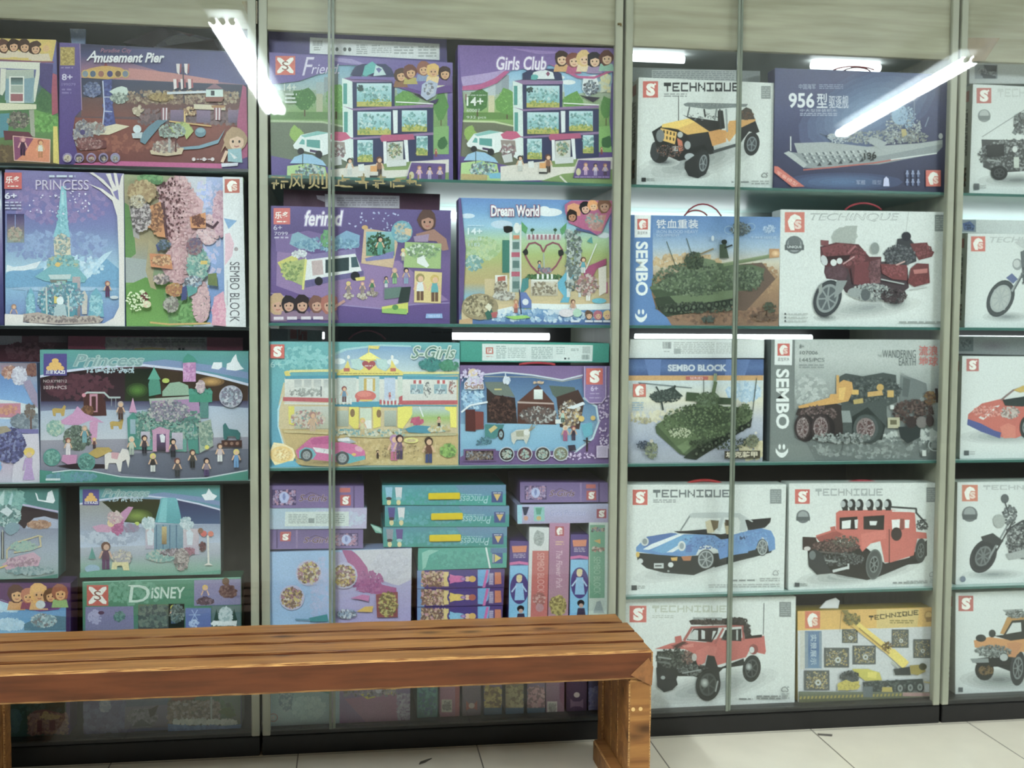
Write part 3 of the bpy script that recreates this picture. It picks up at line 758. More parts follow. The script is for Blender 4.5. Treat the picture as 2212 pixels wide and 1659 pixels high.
a.p('5c6f50', [275, 975, 500, 850, 900, 770, 1250, 760, 1380, 800, 1330, 960, 1180, 1010, 330, 1050]).p('46583f', [290, 1000, 1120, 960, 1110, 1080, 340, 1080]).p('6a7d58', [470, 1060, 1110, 1000, 1080, 1080, 560, 1180])
a.p('3c4a38', [320, 1080, 470, 1060, 590, 1190, 700, 1220, 430, 1255, 350, 1170]).p('39453a', [560, 1170, 1100, 1080, 1050, 1180, 700, 1215])
a.p('566a4c', [480, 860, 620, 800, 900, 740, 1080, 760, 1000, 900, 700, 950, 520, 930]).p('6f8260', [640, 700, 760, 690, 900, 720, 940, 800, 700, 850, 620, 800])
a.l('77895f', 34, [990, 760, 1420, 680]).l('8c9d74', 10, [990, 750, 1420, 668]).p('b98448', [1420, 610, 1515, 610, 1515, 690, 1420, 700]).soft('c08a50', 'f0c890', 1480, 655, 40, 30, 4)
a.sc('3f5040 5a6d4e 75896a 2f3c33 8a9c78', 240, 700, 900, 400, 160, 34).sc('3a4a3c 607354 2b3630 869878', 120, 1230, 900, 130, 110, 34).sc('2f3a30 4a5846 202822 717f66', 120, 720, 1170, 380, 50, 34)
for i in range(9): a.e('2b352c', 480+i*72, 1195-i*9, 30, 34, n=10).e('5b6a52', 480+i*72, 1195-i*9, 15, 18, n=8)
a.sc('3a4a38 546648 26302a', 60, 700, 720, 90, 80, 30).p('4b5c46', [940, 570, 1000, 560, 1030, 700, 940, 700]).e('2a332c', 985, 545, 28, 24).l('2c362e', 16, [990, 600, 1060, 575]).l('8a7a58', 16, [760, 660, 880, 610])
a.sc('5d6c72 3c4a4e 8fa0a6 2c3638', 60, 1140, 420, 95, 60, 30).ring('8fb0cc', 1030, 430, 40, 34, 6).ring('8fb0cc', 1240, 400, 34, 30, 6).e('cdd9e2', 875, 510, 14, 26)
a.sc('3b4638 5a644c', 24, 1420, 1170, 60, 50, 30).sc('6a5040 8a6a4c 4b3a30', 40, 1370, 1260, 130, 40, 34).sc('3d4a44 56645a', 20, 830, 1280, 60, 30, 30)
a.done(); handle(a, 612, 965, 295, 180, '9a3a46', .05); handle(a, 612, 830, 290, 240, 'a54a50', .03)
P4 = (1640, 400, 3.867)
a = box('white kit box picturing a maroon touring motorcycle, second shelf', P4, [178, 203, 1602, 225, 1592, 1192, 165, 1182], z0=1.437, Y=.045, side='c5cbc8', base='dae1df')
a.logo(213, 225, 378, 395, 'H', 'd0604a')
a.part('title').t('TECHINQUE', 'a9b1b1', 425, 235, 1170, 305, shear=.25, bold=.02).t('TECHINQUE', 'dbe1df', 437, 244, 1160, 297, shear=.25, bold=-.012).part('front_print')
a.r('8e9796', 1465, 248, 1563, 387).micro('a9b1b0', 1475, 260, 1553, 375, 6)
a.e('71787a', 293, 500, 76).e('9da4a5', 293, 500, 60).e('71787a', 293, 485, 50).p('5f6668', [212, 500, 374, 500, 374, 545, 212, 545]).t('UNIQUE', 'c9cfcf', 232, 506, 355, 532, bold=.03)
a.soft('d9e0dd', '9ba3a3', 900, 1030, 460, 90, 6, -6).soft('d0d7d5', '5f6465', 1130, 990, 110, 60, 5).soft('d5dbd9', '7d8484', 560, 1110, 110, 35, 4)
a.blob('b2bab5', 700, 430, 110, 90, .15).soft('b2bab5', '98a29c', 690, 410, 60, 55, 3).p('a9b1ab', [600, 440, 720, 340, 820, 340, 800, 490, 640, 490])
a.p('4a3a40', [540, 640, 700, 600, 900, 640, 1060, 640, 1240, 690, 1250, 860, 1120, 960, 900, 960, 720, 900, 660, 800, 560, 780])
a.p('5c282e', [508, 515, 640, 480, 830, 495, 920, 600, 1020, 600, 1012, 760, 905, 850, 780, 830, 740, 700, 640, 660, 560, 690, 515, 640]).p('7c3238', [520, 525, 680, 485, 800, 505, 760, 580, 540, 600]).p('5a3a44', [545, 690, 700, 650, 740, 740, 720, 800, 560, 785, 540, 730]).p('742c34', [800, 650, 915, 640, 922, 850, 790, 830]).p('8a5a60', [925, 640, 1010, 620, 1010, 820, 930, 830])
a.sc('7c343a 5c242a 8c4046', 110, 720, 590, 170, 90, 30).sc('7a4a50 5c383e', 60, 960, 720, 50, 90, 26).sc('5a3a44 6c4c54', 50, 630, 730, 80, 50, 26)
a.p('34161a', [520, 600, 760, 585, 740, 640, 640, 640, 560, 660]).p('7a3a3e', [510, 460, 578, 465, 575, 510, 512, 505]).e('c9cfd2', 540, 630, 26, 44, -20).e('dde2e3', 618, 650, 26, 28).e('d5dbdc', 668, 636, 24, 26).l('a85a60', 14, [740, 570, 800, 510]).l('3c2026', 10, [760, 700, 780, 830]).l('c9989a', 10, [700, 660, 790, 600])
a.p('3a3c42', [1040, 560, 1140, 520, 1150, 450, 1250, 440, 1300, 500, 1310, 640, 1200, 680, 1060, 660]).e('2b2d36', 1225, 430, 40, 40).p('6d2a2c', [1255, 490, 1400, 480, 1420, 540, 1460, 560, 1440, 600, 1330, 630, 1290, 560]).sc('3c3e44 5a5e64 25272c 7f8488', 110, 1170, 590, 130, 90, 28).sc('7d3436 5c2426 92484a', 40, 1370, 550, 70, 55, 26)
a.p('7a2c30', [1010, 660, 1230, 670, 1230, 800, 1110, 790, 1020, 740]).p('702a2c', [1260, 700, 1310, 655, 1410, 660, 1420, 820, 1290, 855, 1235, 820]).p('b5625c', [1280, 710, 1400, 700, 1400, 735, 1290, 745]).l('c9a09a', 12, [1140, 670, 1210, 640])
a.sc('8a3c40 a04a4c 5c2024', 50, 1120, 720, 100, 50, 24).sc('6a2226 8a3234', 30, 1330, 790, 80, 40, 24).l('b9c0bd', 10, [1250, 880, 1390, 855])
a.wheel(565, 950, 112, 160, '3a4045', '8f9899', '5a6368', 22, 7, .78).p('8f9899', [640, 800, 730, 800, 680, 900, 620, 950]).p('969e9c', [490, 850, 520, 820, 520, 900, 495, 930])
a.sc('8f9a9a b5bdbb 656e70 d0d5d2 454b50', 150, 930, 900, 180, 70, 28).e('9aa3a3', 790, 900, 60, 40).e('5b6366', 880, 920, 40, 50).sc('2e2c2e 4c3a3e 6c5a5e 1e1c1e', 90, 1120, 930, 110, 60, 24).l('b0b8b6', 10, [1010, 790, 1200, 830]).e('8d9694', 960, 530, 34, 50).l('9ba3a2', 3, [1240, 215, 1215, 400])
for i in range(3): a.e('3d4446', 210, 1080+i*30, 8, 10, n=8).micro('b3bab8', 232, 1072+i*30, 400, 1088+i*30, 1)
a.micro('9aa2a0', 1160, 1138, 1540, 1162, 1)
a.done(); handle(a, 718, 1020, 205, 150, 'a3404a', .03, .0035)
Q4 = (1340, 700, 4.424)
a = box('white flat box with barcode label lying on the desert tank box', Q4, [95, 145, 1375, 148, 1372, 325, 85, 325], Y=.06, d=.2, side='c9cfcc', base='dde3e1')
a.bars('6a7072', 405, 170, 490, 235).micro('a5acab', 415, 255, 470, 270, 1).micro('b3bab8', 510, 170, 900, 285, 7).r('a7aead', 512, 235, 575, 285).micro('bcc3c1', 915, 175, 1080, 285, 7); a.done()
_m5 = a
a = box('box with blue banner picturing a green tank and helicopter, third shelf', Q4, [75, 335, 1370, 337, 1357, 1325, 75, 1328], z0=.957, Y=.045, side='2d4f80', base=['8fb4d4', 'c4d4dc', 'dcd9c2', 'b5bccb', '9fa8bd', 'a5a9b5'])
a.grad(['35588f', '3f66a2', '2f4f86'], 60, 335, 1380, 492); a.p('4a70ae', [230, 335, 390, 335, 380, 492, 270, 492]).p('4a70ae', [1010, 335, 1240, 335, 1190, 492, 1000, 492]).r('c9954c', 60, 492, 1365, 540).r('b54a3c', 625, 500, 838, 535).t('SERIES', 'e8d0c4', 665, 506, 790, 530)
a.part('title').to('SEMBO BLOCK', 'c9d2dc', '7a8aa6', 455, 388, 1015, 450, bold=.03).part('front_print')
a.sc('c9dce8 8fb6d8 a8c8e0', 60, 1180, 650, 160, 90, 60).sc('d8d2b4 e0dcc4 c9c29c', 80, 560, 880, 500, 60, 50).sc('b9b08a a39c7c', 20, 200, 920, 100, 30, 30).sc('d8cfa8 c8bc90', 50, 1250, 1200, 120, 110, 50)
a.logo(120, 572, 242, 695, 'H', 'cc5a44').micro('9ab4c6', 110, 740, 220, 830, 4)
a.p('3e4a46', [270, 690, 330, 650, 400, 640, 500, 600, 600, 690, 480, 720, 420, 740, 340, 750]).sc('34403c 55635c 27302e 6d7b72', 110, 430, 690, 150, 60, 24).l('6c7a80', 8, [170, 560, 680, 610]).l('3c4844', 16, [340, 600, 370, 650]).l('3c4844', 18, [390, 740, 405, 820]).l('38443f', 20, [520, 590, 500, 650])
a.p('4b5e3e', [330, 980, 470, 870, 700, 790, 1080, 790, 1260, 830, 1240, 960, 700, 1290, 560, 1240, 340, 1040]).p('3b4b33', [600, 790, 900, 760, 1100, 830, 1090, 930, 760, 1020, 620, 900]).p('5c7148', [340, 960, 470, 880, 760, 1090, 650, 1200, 560, 1200]).p('6e8458', [540, 1170, 640, 1110, 680, 1170, 600, 1240])
a.p('2f3a2c', [690, 1200, 1100, 1000, 1260, 900, 1240, 980, 720, 1300, 600, 1280]).p('425537', [630, 650, 750, 660, 760, 740, 620, 735]).p('3c4e34', [910, 700, 1080, 710, 1080, 770, 920, 770]).p('546943', [750, 670, 900, 670, 940, 800, 720, 800])
a.l('8a9a7c', 30, [905, 480, 900, 560]).l('5a6d48', 34, [905, 560, 880, 680]).l('4a5548', 6, [793, 530, 793, 680]).l('4a5548', 8, [1298, 520, 1260, 840])
a.sc('3a4a32 52673f 6d8456 2b3727 84996a', 260, 800, 930, 400, 170, 30).sc('37462f 566a44 74886a', 90, 830, 720, 120, 70, 26).sc('a9b48e c4cba8', 40, 560, 1040, 110, 50, 20).sc('26301f 3c4a34 56634a', 90, 950, 1140, 300, 60, 28, 40).sc('4c5c3c 667a50', 60, 1180, 860, 70, 100, 28)
for i in range(9): a.e('232b20', 720+i*62, 1240-i*34, 26, 30, n=10).e('5b6650', 720+i*62, 1240-i*34, 12, 14, n=8)
a.sc('4b5566 2e3848', 30, 215, 1150, 70, 40, 22).sc('7a8266 98a07c 5a6350', 50, 290, 1200, 60, 80, 26).e('c9c0ac', 290, 1115, 18, 18, n=8).sc('6a7056 4a5240 8d9274', 50, 1250, 1120, 60, 60, 26).e('d9d4c8', 1285, 1045, 14, 14, n=8)
a.r('4a4434', 985, 1215, 1325, 1290).t('坦克装甲', 'd9cfb4', 1000, 1222, 1300, 1280, bold=.03)
a.done(); _m5.root['label'] = 'white flat box with barcode label standing behind the blue-banner tank box'
R4 = (1640, 700, 3.867)
a = box('grey box picturing a dark truck with yellow cab, third shelf', R4, [102, 128, 1562, 130, 1542, 1152, 85, 1157], z0=.957, Y=.045, side='6f7876', base=['b9c2bf', 'c0c8c5', 'aab3b0', '9aa3a0', '8b9492', '7f8886', '717a79', '6d7675'])
a.sc('b4bdba 8f9895 c5cdca', 50, 430, 560, 160, 130, 60).sc('a5aeab c8d0cd', 40, 1300, 950, 260, 50, 60).sc('6a7472 8b9593 5a6462 a5aeab', 130, 950, 1040, 520, 90, 50)
a.p('7b8482', [85, 128, 295, 128, 290, 960, 380, 985, 470, 1157, 85, 1157]).p('e4e9e8', [128, 128, 275, 128, 270, 345, 125, 342]); a.logo(150, 163, 252, 266, 'H').t('森宝积木', '4a5054', 152, 280, 250, 312)
a.part('title').t('SEMBO', 'e9efee', 138, 378, 248, 882, rot=90, bold=.03).part('smile_mark').t(':)', 'e9efee', 135, 1010, 238, 1125, rot=90, bold=.04)
a.part('subtitle').t('WANDERING', '6d7777', 1025, 218, 1305, 285, bold=.0).t('EARTH', '737d7d', 1163, 285, 1305, 350).t('THE', '7d8686', 985, 258, 1018, 278).part('front_print')
a.t('8+', '7b8483', 335, 170, 372, 205).t('107006', '7b8483', 338, 225, 488, 255).t('1445/PCS', '7b8483', 335, 285, 543, 318).micro('9aa3a1', 330, 335, 540, 375, 2)
a.t('流浪', 'c96660', 1330, 180, 1490, 268, bold=.02).t('地球', 'c96660', 1330, 272, 1490, 355, bold=.02)
a.p('4c5654', [670, 440, 720, 415, 860, 440, 1030, 410, 1140, 430, 1150, 660, 1000, 720, 690, 700, 640, 520]).p('727c7c', [1180, 430, 1390, 490, 1400, 560, 1330, 640, 1170, 650]).l('aab2b0', 10, [1175, 408, 1400, 500]).p('5d6766', [1200, 450, 1260, 470, 1240, 620, 1190, 610])
a.sc('3a4443 566160 76807e 2b3332', 170, 920, 560, 260, 120, 30)
a.p('cf9628', [320, 690, 580, 620, 590, 590, 640, 590, 640, 510, 700, 470, 770, 490, 780, 560, 740, 650, 600, 680, 330, 710]).p('e0b040', [660, 540, 720, 530, 700, 640, 660, 640]).r('d9ab34', 770, 555, 825, 595).p('c99b40', [900, 575, 1020, 560, 1030, 600, 900, 615]).e('c49a38', 1005, 535, 30, 30).r('c9a040', 1065, 560, 1118, 618).p('b9a04c', [780, 640, 860, 625, 865, 665, 785, 680]).r('c9962c', 640, 430, 662, 520)
a.p('3a3230', [320, 710, 640, 670, 700, 690, 690, 960, 600, 930, 300, 760]).p('4d5755', [680, 690, 1060, 640, 1060, 870, 1000, 900, 700, 930]).p('2f3936', [770, 780, 900, 700, 1050, 860, 1020, 980, 780, 960])
a.sc('4a3a38 6a5452 2a2220 8a7673', 90, 480, 760, 160, 70, 28).p('8d9797', [680, 730, 750, 730, 770, 830, 690, 830]).sc('3a2826 5a4640 241a18 7c665c', 150, 1280, 740, 170, 100, 30).sc('8a6a34 4a2a22', 30, 1420, 620, 50, 60, 28).l('3c3432', 24, [1470, 550, 1480, 660]).r('b9b494', 1065, 790, 1165, 880).r('6f6a4c', 1085, 810, 1140, 850)
for (x, y, rx, ry) in ((355, 870, 68, 110), (505, 870, 80, 115), (880, 880, 105, 118)): a.e('2c2726' if x < 800 else '3d4745', x+28, y+8, rx+12, ry+4).wheel(x, y, rx, ry, '3a2e2e' if x < 800 else '4d5856', '8a7878', '5a3c3a', 0, 7, .75).sc('9a8888 6a5a5a c0b4b4 3c2c2c', 40, x, y, rx*.7, ry*.8, 16)
a.p('2f3938', [1150, 870, 1340, 860, 1330, 960, 1230, 1010, 1170, 960]).e('7a7472', 1345, 830, 46, 50).e('3a2e2c', 1260, 830, 44, 50).e('3c302e', 1415, 820, 34, 50).r('cdd3d1', 1085, 685, 1115, 720)
a.sc('a9b2b0 4c5654 8a9391', 60, 680, 960, 250, 40, 34).ring('a7b0ad', 1458, 1025, 50, 44, 10).e('8b9593', 1458, 1025, 34, 30).r('cdd4d1', 1350, 1068, 1382, 1118)
a.done()
S4 = (1340, 1000, 4.424)
a = kit('white kit box picturing a blue open-top sports car, fourth shelf', S4, [62, 208, 1585, 205, 1562, 1225, 47, 1250], (117, 255, 260, 400), 'TECHNIQUE', ('6e7779', 312, 255, 1055, 328), z0=.492, Y=.05)
a.micro('8d9496', 312, 345, 530, 382, 2).r('8a9393', 1430, 250, 1538, 390).micro('a6aeae', 1440, 262, 1528, 378, 6)
a.soft('d9e0dd', '8c9394', 800, 960, 700, 110, 6, -12)
a.p('2b302f', [150, 850, 580, 890, 760, 880, 1290, 820, 1480, 780, 1440, 860, 1290, 900, 900, 990, 700, 1070, 420, 1045, 250, 1000, 165, 930]).p('242a2c', [900, 960, 1300, 850, 1300, 890, 900, 1000])
a.p('4184c4', [150, 800, 250, 700, 480, 670, 620, 680, 900, 680, 1060, 690, 1330, 620, 1440, 650, 1475, 720, 1480, 830, 1420, 850, 1400, 720, 1340, 710, 1290, 830, 1120, 870, 950, 920, 930, 830, 840, 780, 760, 800, 720, 880, 580, 890, 340, 870, 150, 840])
a.p('2f62a8', [255, 700, 480, 665, 540, 670, 300, 790, 220, 800]).p('4d9bd0', [300, 830, 560, 690, 700, 690, 590, 830, 400, 860]).p('e3ecf0', [215, 820, 300, 770, 560, 675, 610, 678, 360, 790, 270, 825]).p('dfe9ee', [440, 850, 560, 780, 600, 790, 500, 850]).p('3f7fc4', [930, 740, 1060, 720, 1060, 880, 950, 910]).p('4a8ccc', [1080, 700, 1200, 670, 1220, 860, 1080, 880]).p('3568b0', [630, 790, 700, 760, 680, 850, 620, 850]).p('1f3a66', [1140, 700, 1215, 700, 1205, 730, 1140, 735]).sc('3568b0 5a9cd8 2a5290', 60, 800, 760, 250, 60, 24).sc('3a74bc 5c9cd6', 50, 1250, 720, 180, 70, 28)
a.p('1c2024', [510, 650, 650, 645, 830, 630, 840, 670, 960, 680, 1080, 660, 1050, 720, 960, 730, 900, 690, 560, 668])
a.p('b9c3c3', [650, 500, 690, 475, 960, 470, 1140, 480, 1220, 530, 1200, 650, 1140, 650, 1150, 560, 1120, 520, 990, 520, 950, 660, 920, 640, 960, 525, 670, 520]).l('8b9494', 14, [660, 510, 575, 640]).p('c9bd98', [810, 560, 860, 540, 900, 660, 830, 670]).p('6b5a38', [860, 545, 940, 550, 930, 620, 890, 650]).p('b0a078', [990, 570, 1060, 560, 1080, 680, 1010, 680]).p('4c3e28', [1000, 540, 1080, 550, 1070, 600, 1000, 600]).p('222426', [1190, 545, 1440, 525, 1430, 570, 1380, 620, 1220, 645]).l('c5cccc', 12, [1190, 520, 1260, 560])
a.e('cfd6d6', 232, 745, 38, 42).e('8b9698', 232, 745, 24, 28).e('d5dcdc', 585, 790, 38, 48).e('8fa0a8', 585, 790, 22, 30).e('d8b030', 165, 868, 18, 26).p('d9a420', [480, 900, 545, 895, 540, 930, 490, 930]).p('b5651c', [580, 890, 680, 885, 670, 930, 600, 930]).r('c6cdcd', 320, 952, 412, 1000).micro('3a4042', 330, 965, 400, 990, 1).e('d5dbdb', 190, 930, 26, 24).e('d5dbdb', 480, 968, 26, 24).e('9aa2a2', 458, 1028, 12, 10, n=8)
a.wheel(815, 920, 82, 95, '3a3f3e', 'a4acad', '5c6466', 8, 7, .9); a.wheel(1355, 810, 52, 82, '2f3433', 'a4acad', '656d6f', 0, 7, .9)
a.t('CS', '8b9292', 1455, 1030, 1515, 1080, shear=.3).micro('8b9291', 1030, 1110, 1300, 1140, 1).micro('b1b8b6', 840, 1155, 1520, 1195, 2).micro('a6adab', 1330, 1100, 1520, 1140, 2).r('4a5153', 105, 1158, 157, 1205).micro('a1a8a6', 163, 1160, 232, 1195, 2)
a.done(); handle(a, 635, 970, 200, 165, 'c2393c', .05, .005)
T4 = (1640, 1000, 3.867)
a = kit('white kit box picturing a red off-road wagon with roof lamps, fourth shelf', T4, [250, 172, 1527, 165, 1512, 1043, 243, 1070], (298, 220, 422, 343), 'TECHNIQUE', ('a7afaf', 468, 215, 1040, 275), z0=.492, Y=.05)
a.r('8e9797', 1395, 205, 1490, 330).micro('a9b1b1', 1403, 215, 1482, 320, 6).e('6e7679', 365, 450, 57).e('9aa2a3', 365, 445, 42).p('5c6466', [308, 452, 424, 452, 424, 485, 308, 485])
a.soft('d9e0dd', '6d7574', 820, 930, 520, 90, 6, -8).soft('c9d0ce', '4a504f', 800, 940, 220, 50, 4)
a.p('262423', [400, 700, 560, 640, 900, 720, 1050, 850, 1250, 800, 1400, 650, 1400, 780, 1340, 850, 1240, 860, 1000, 960, 900, 990, 600, 930, 480, 940, 410, 860])
a.p('c2452f', [470, 610, 590, 570, 640, 560, 640, 420, 670, 400, 1090, 392, 1300, 420, 1310, 580, 1395, 590, 1400, 640, 1320, 640, 1290, 780, 1100, 840, 1045, 840, 1010, 660, 930, 680, 860, 750, 830, 700, 700, 640, 620, 660, 490, 650])
a.p('9a3020', [470, 625, 640, 570, 700, 600, 600, 660, 500, 660]).p('cf5540', [850, 600, 1060, 560, 1060, 640, 960, 650, 860, 740]).p('2c2220', [670, 460, 820, 450, 820, 560, 670, 560]).p('e5e9e9', [690, 490, 765, 480, 760, 550, 690, 555]).p('dfe4e4', [795, 480, 825, 475, 820, 550, 800, 550]).p('2c2a28', [870, 450, 1045, 440, 1040, 565, 870, 560]).p('dfe4e4', [920, 490, 985, 490, 975, 525, 925, 525]).p('e5e9e9', [1105, 480, 1175, 475, 1170, 550, 1110, 560]).p('e5e9e9', [1215, 480, 1255, 480, 1250, 550, 1215, 550]).p('8a3a2c', [1175, 470, 1210, 470, 1210, 560, 1175, 570]).e('3a2e2c', 1145, 600, 46, 58).l('5a2a20', 8, [1085, 560, 1085, 840]).p('b23c28', [590, 540, 635, 530, 640, 580, 600, 580])
for x in (700, 760, 825, 910, 985, 1060): a.e('2b2f2e', x+14, 350, 32, 48).e('b7bfc0', x-2, 345, 22, 28).r('2b2f2e', x-6, 380, x+40, 400)
a.l('3b403f', 16, [1100, 370, 1310, 385, 1310, 420, 1400, 520]).sc('3f4443 6a706f 272a2a', 30, 1360, 520, 50, 50, 22).l('dfe4e3', 10, [1110, 405, 1290, 410])
a.p('352422', [360, 620, 470, 625, 500, 700, 420, 740, 360, 730]).e('cfc8c6', 400, 720, 28, 18).sc('4a2c28 6a4a44 2c1c1a 8a6a62', 130, 640, 700, 200, 60, 24).sc('5a544a 7a7266 3a3630', 50, 720, 660, 110, 50, 22).l('5d5a58', 12, [440, 740, 800, 775]).sc('2c3030 4d5453 808887', 90, 680, 810, 200, 60, 22).l('8f9696', 12, [520, 815, 640, 830]).l('cdd3d3', 22, [615, 910, 735, 880]).l('cdd3d3', 14, [740, 850, 740, 890])
a.p('34383a', [405, 800, 460, 720, 520, 760, 560, 850, 600, 920, 480, 940, 410, 870]).e('6d7577', 440, 775, 28, 38)
a.wheel(955, 855, 68, 130, '4c5352', '7d8584', '2c3130', 6, 6, .55); a.ring('6a7271', 955, 855, 60, 118, 8, 6); a.wheel(1345, 740, 46, 105, '3c4241', '6d7574', '2c3130', 4, 6, .6)
a.t('CS', '8b9292', 1415, 920, 1470, 965, shear=.3).micro('8b9291', 1110, 1000, 1280, 1025, 1).micro('a6adab', 1225, 990, 1400, 1020, 2).micro('b1b8b6', 1420, 975, 1465, 1015, 3).r('4a5153', 292, 1005, 333, 1040).micro('a1a8a6', 338, 1008, 398, 1035, 2)
a.done(); handle(a, 720, 995, 170, 148, 'b23848', .05, .004)
U4 = (1340, 1250, 4.056)
a = kit('white kit box picturing a red pickup truck, bottom shelf beside the bench', U4, [32, 180, 1537, 155, 1525, 1085, 35, 1160], (80, 238, 228, 385), 'TECHNIQUE', ('bac2b2', 278, 235, 940, 295), z0=.082, Y=.05)
a.micro('b5bdb5', 278, 318, 465, 350, 2).r('848c8c', 1392, 203, 1495, 335).micro('9fa7a7', 1402, 213, 1485, 325, 6)
a.soft('d9e0dd', '8a9192', 780, 960, 620, 130, 6, -12).l('4c5352', 6, [1258, 215, 1252, 490])
a.wheel(1150, 790, 80, 120, '2c312f', '4c5451', '23282a', 8, 6, .7).soft('4c5451', 'b9c0bf', 1125, 775, 28, 32, 3)
a.p('262b28', [320, 640, 640, 640, 700, 760, 880, 780, 1080, 700, 1090, 760, 900, 790, 860, 830, 700, 880, 640, 860, 500, 860, 470, 950, 380, 1000, 320, 940])
a.p('bf4a3c', [300, 620, 440, 570, 560, 545, 750, 560, 870, 520, 1000, 520, 1090, 520, 1260, 500, 1275, 640, 1265, 665, 1200, 650, 1180, 600, 1140, 610, 1100, 690, 990, 720, 840, 765, 820, 690, 760, 670, 740, 740, 680, 770, 640, 660, 560, 620, 400, 620])
a.p('c9584a', [660, 640, 760, 590, 850, 600, 830, 680, 760, 670, 740, 740, 690, 770]).p('8c332c', [440, 590, 560, 550, 600, 570, 500, 620]).p('4a2a24', [460, 600, 540, 555, 580, 560, 500, 610]).p('d07060', [540, 590, 640, 570, 640, 600, 560, 610])
a.l('a8443a', 24, [560, 540, 620, 440]).l('a8443a', 20, [620, 430, 900, 420, 1070, 410, 1080, 540]).l('a8443a', 20, [830, 570, 900, 440]).p('3a2e2c', [640, 440, 860, 430, 850, 480, 800, 560, 580, 540]).p('c6cdcc', [600, 500, 650, 450, 680, 455, 680, 540, 590, 535]).p('d5dada', [710, 450, 740, 460, 740, 530, 710, 530]).p('cfd5d4', [810, 460, 840, 460, 800, 540]).p('2e302e', [920, 450, 1060, 440, 1060, 550, 880, 540]).p('4c4c48', [900, 520, 970, 480, 970, 520]).r('b9c0bf', 1015, 450, 1030, 540)
a.p('2e2624', [600, 370, 660, 350, 900, 350, 1070, 340, 1100, 380, 1130, 470, 1150, 500, 1240, 490, 1240, 515, 1090, 530, 1080, 410, 900, 405, 620, 405]).p('9aa3a2', [635, 340, 890, 340, 890, 365, 640, 365]).sc('3c2e2a 6a5a54 25201e', 60, 780, 380, 170, 25, 22).sc('2c2826 4a4644', 50, 1010, 370, 100, 30, 24).sc('2c2826 4a4644', 30, 1110, 450, 30, 60, 24)
a.p('b94638', [475, 510, 530, 498, 540, 550, 480, 560]).e('8c332c', 1165, 620, 40, 46).e('d0d6d5', 1150, 625, 22, 28).sc('343a34 4e554c 1f2420 6a726a', 130, 460, 700, 150, 90, 26).l('8d9592', 14, [330, 690, 440, 705]).sc('7a4a40 4c3a34 9a8a80', 40, 590, 690, 60, 60, 22).e('b9b4b0', 645, 690, 22, 34).l('6b726f', 14, [330, 730, 430, 745]).sc('2c312f 565e5a 7f8784', 80, 640, 800, 150, 50, 22).l('99a19f', 10, [540, 830, 700, 800])
a.p('25292a', [310, 780, 470, 820, 500, 930, 450, 980, 380, 1000, 320, 950]).e('9aa3a2', 370, 870, 20, 16).wheel(765, 930, 108, 145, '262b29', '4a524f', '343a38', 8, 6, .7).p('2c312f', [740, 760, 760, 670, 820, 680, 860, 800, 870, 900, 800, 820]).soft('4a524f', 'c0c7c5', 735, 915, 34, 40, 3).l('a0a8a6', 12, [850, 900, 830, 990])
a.t('CS', '5c6363', 1405, 945, 1475, 990, shear=.3).micro('6b7271', 1035, 1045, 1155, 1065, 1).micro('7b8281', 1190, 1020, 1400, 1060, 2).micro('9ba2a0', 1410, 1000, 1475, 1055, 3)
a.done()
V4 = (1640, 1230, 3.867)
a = box('yellow and white box picturing a yellow mobile crane, bottom shelf', V4, [320, 348, 1502, 316, 1490, 1060, 322, 1115], z0=.082, Y=.05, side='8f7a2c', base='cfd3d6')
a.p(('d4a02c', 'e0ac2a'), [310, 340, 1510, 310, 1510, 475, 310, 512]); a.logo(382, 348, 508, 495, 'H', 'cf5a20'); a.p('d6b860', [980, 335, 1335, 330, 1320, 480, 980, 495])
a.bits('TECHNIQUE', '4a4020', 915, 385, 1335, 425, slope=-.12); a.micro('8a7a34', 1090, 420, 1290, 455, 2).e('b98a24', 1415, 385, 38, 42).e('dcb04a', 1415, 385, 26, 30).p('a57a20', [1390, 400, 1440, 395, 1440, 435, 1395, 440])
a.r('c9c9c0', 340, 515, 380, 840).grad(['5f7fa4', '3a6696', '5f86aa'], 380, 515, 520, 830).r('8296a6', 380, 525, 408, 825).r('8296a6', 500, 525, 522, 820).t('实景展示', 'c6d6e0', 428, 545, 478, 800, rot=90)
for (x0, y0, x1, y1) in ((690, 500, 822, 617), (1105, 500, 1247, 655), (1285, 582, 1427, 740), (540, 655, 748, 820), (778, 635, 970, 792), (372, 845, 582, 1010)):
    a.r('5f6462', x0, y0, x1, y1).sc('c9a634 8b8f8c 3a3e3d d9c060 a8adaa 4c4a30', 60, (x0+x1)/2, (y0+y1)/2, (x1-x0)*.42, (y1-y0)*.42, (x1-x0)*.09, box=True).e('c3c8c7', x0+(x1-x0)*.55, y0+(y1-y0)*.62, (x1-x0)*.12, (x1-x0)*.12).e('6f6a3a', x0+(x1-x0)*.55, y0+(y1-y0)*.62, (x1-x0)*.05, (x1-x0)*.05, n=8)
a.l('d9b030', 60, [800, 460, 1090, 690, 1215, 790]).l('e8cc48', 34, [820, 455, 1110, 685]).l('9a7a28', 10, [830, 490, 1080, 700]).l('e9d040', 74, [1110, 700, 1205, 785]).l('8c7c34', 34, [700, 335, 810, 450]).sc('6a6238 a8963c 4c4a34', 50, 770, 410, 70, 50, 24).e('8a7c3a', 710, 335, 30, 22).sc('8a6a28 5a4a2c', 20, 1060, 640, 40, 40, 22).l('3a3c38', 3, [680, 350, 668, 520])
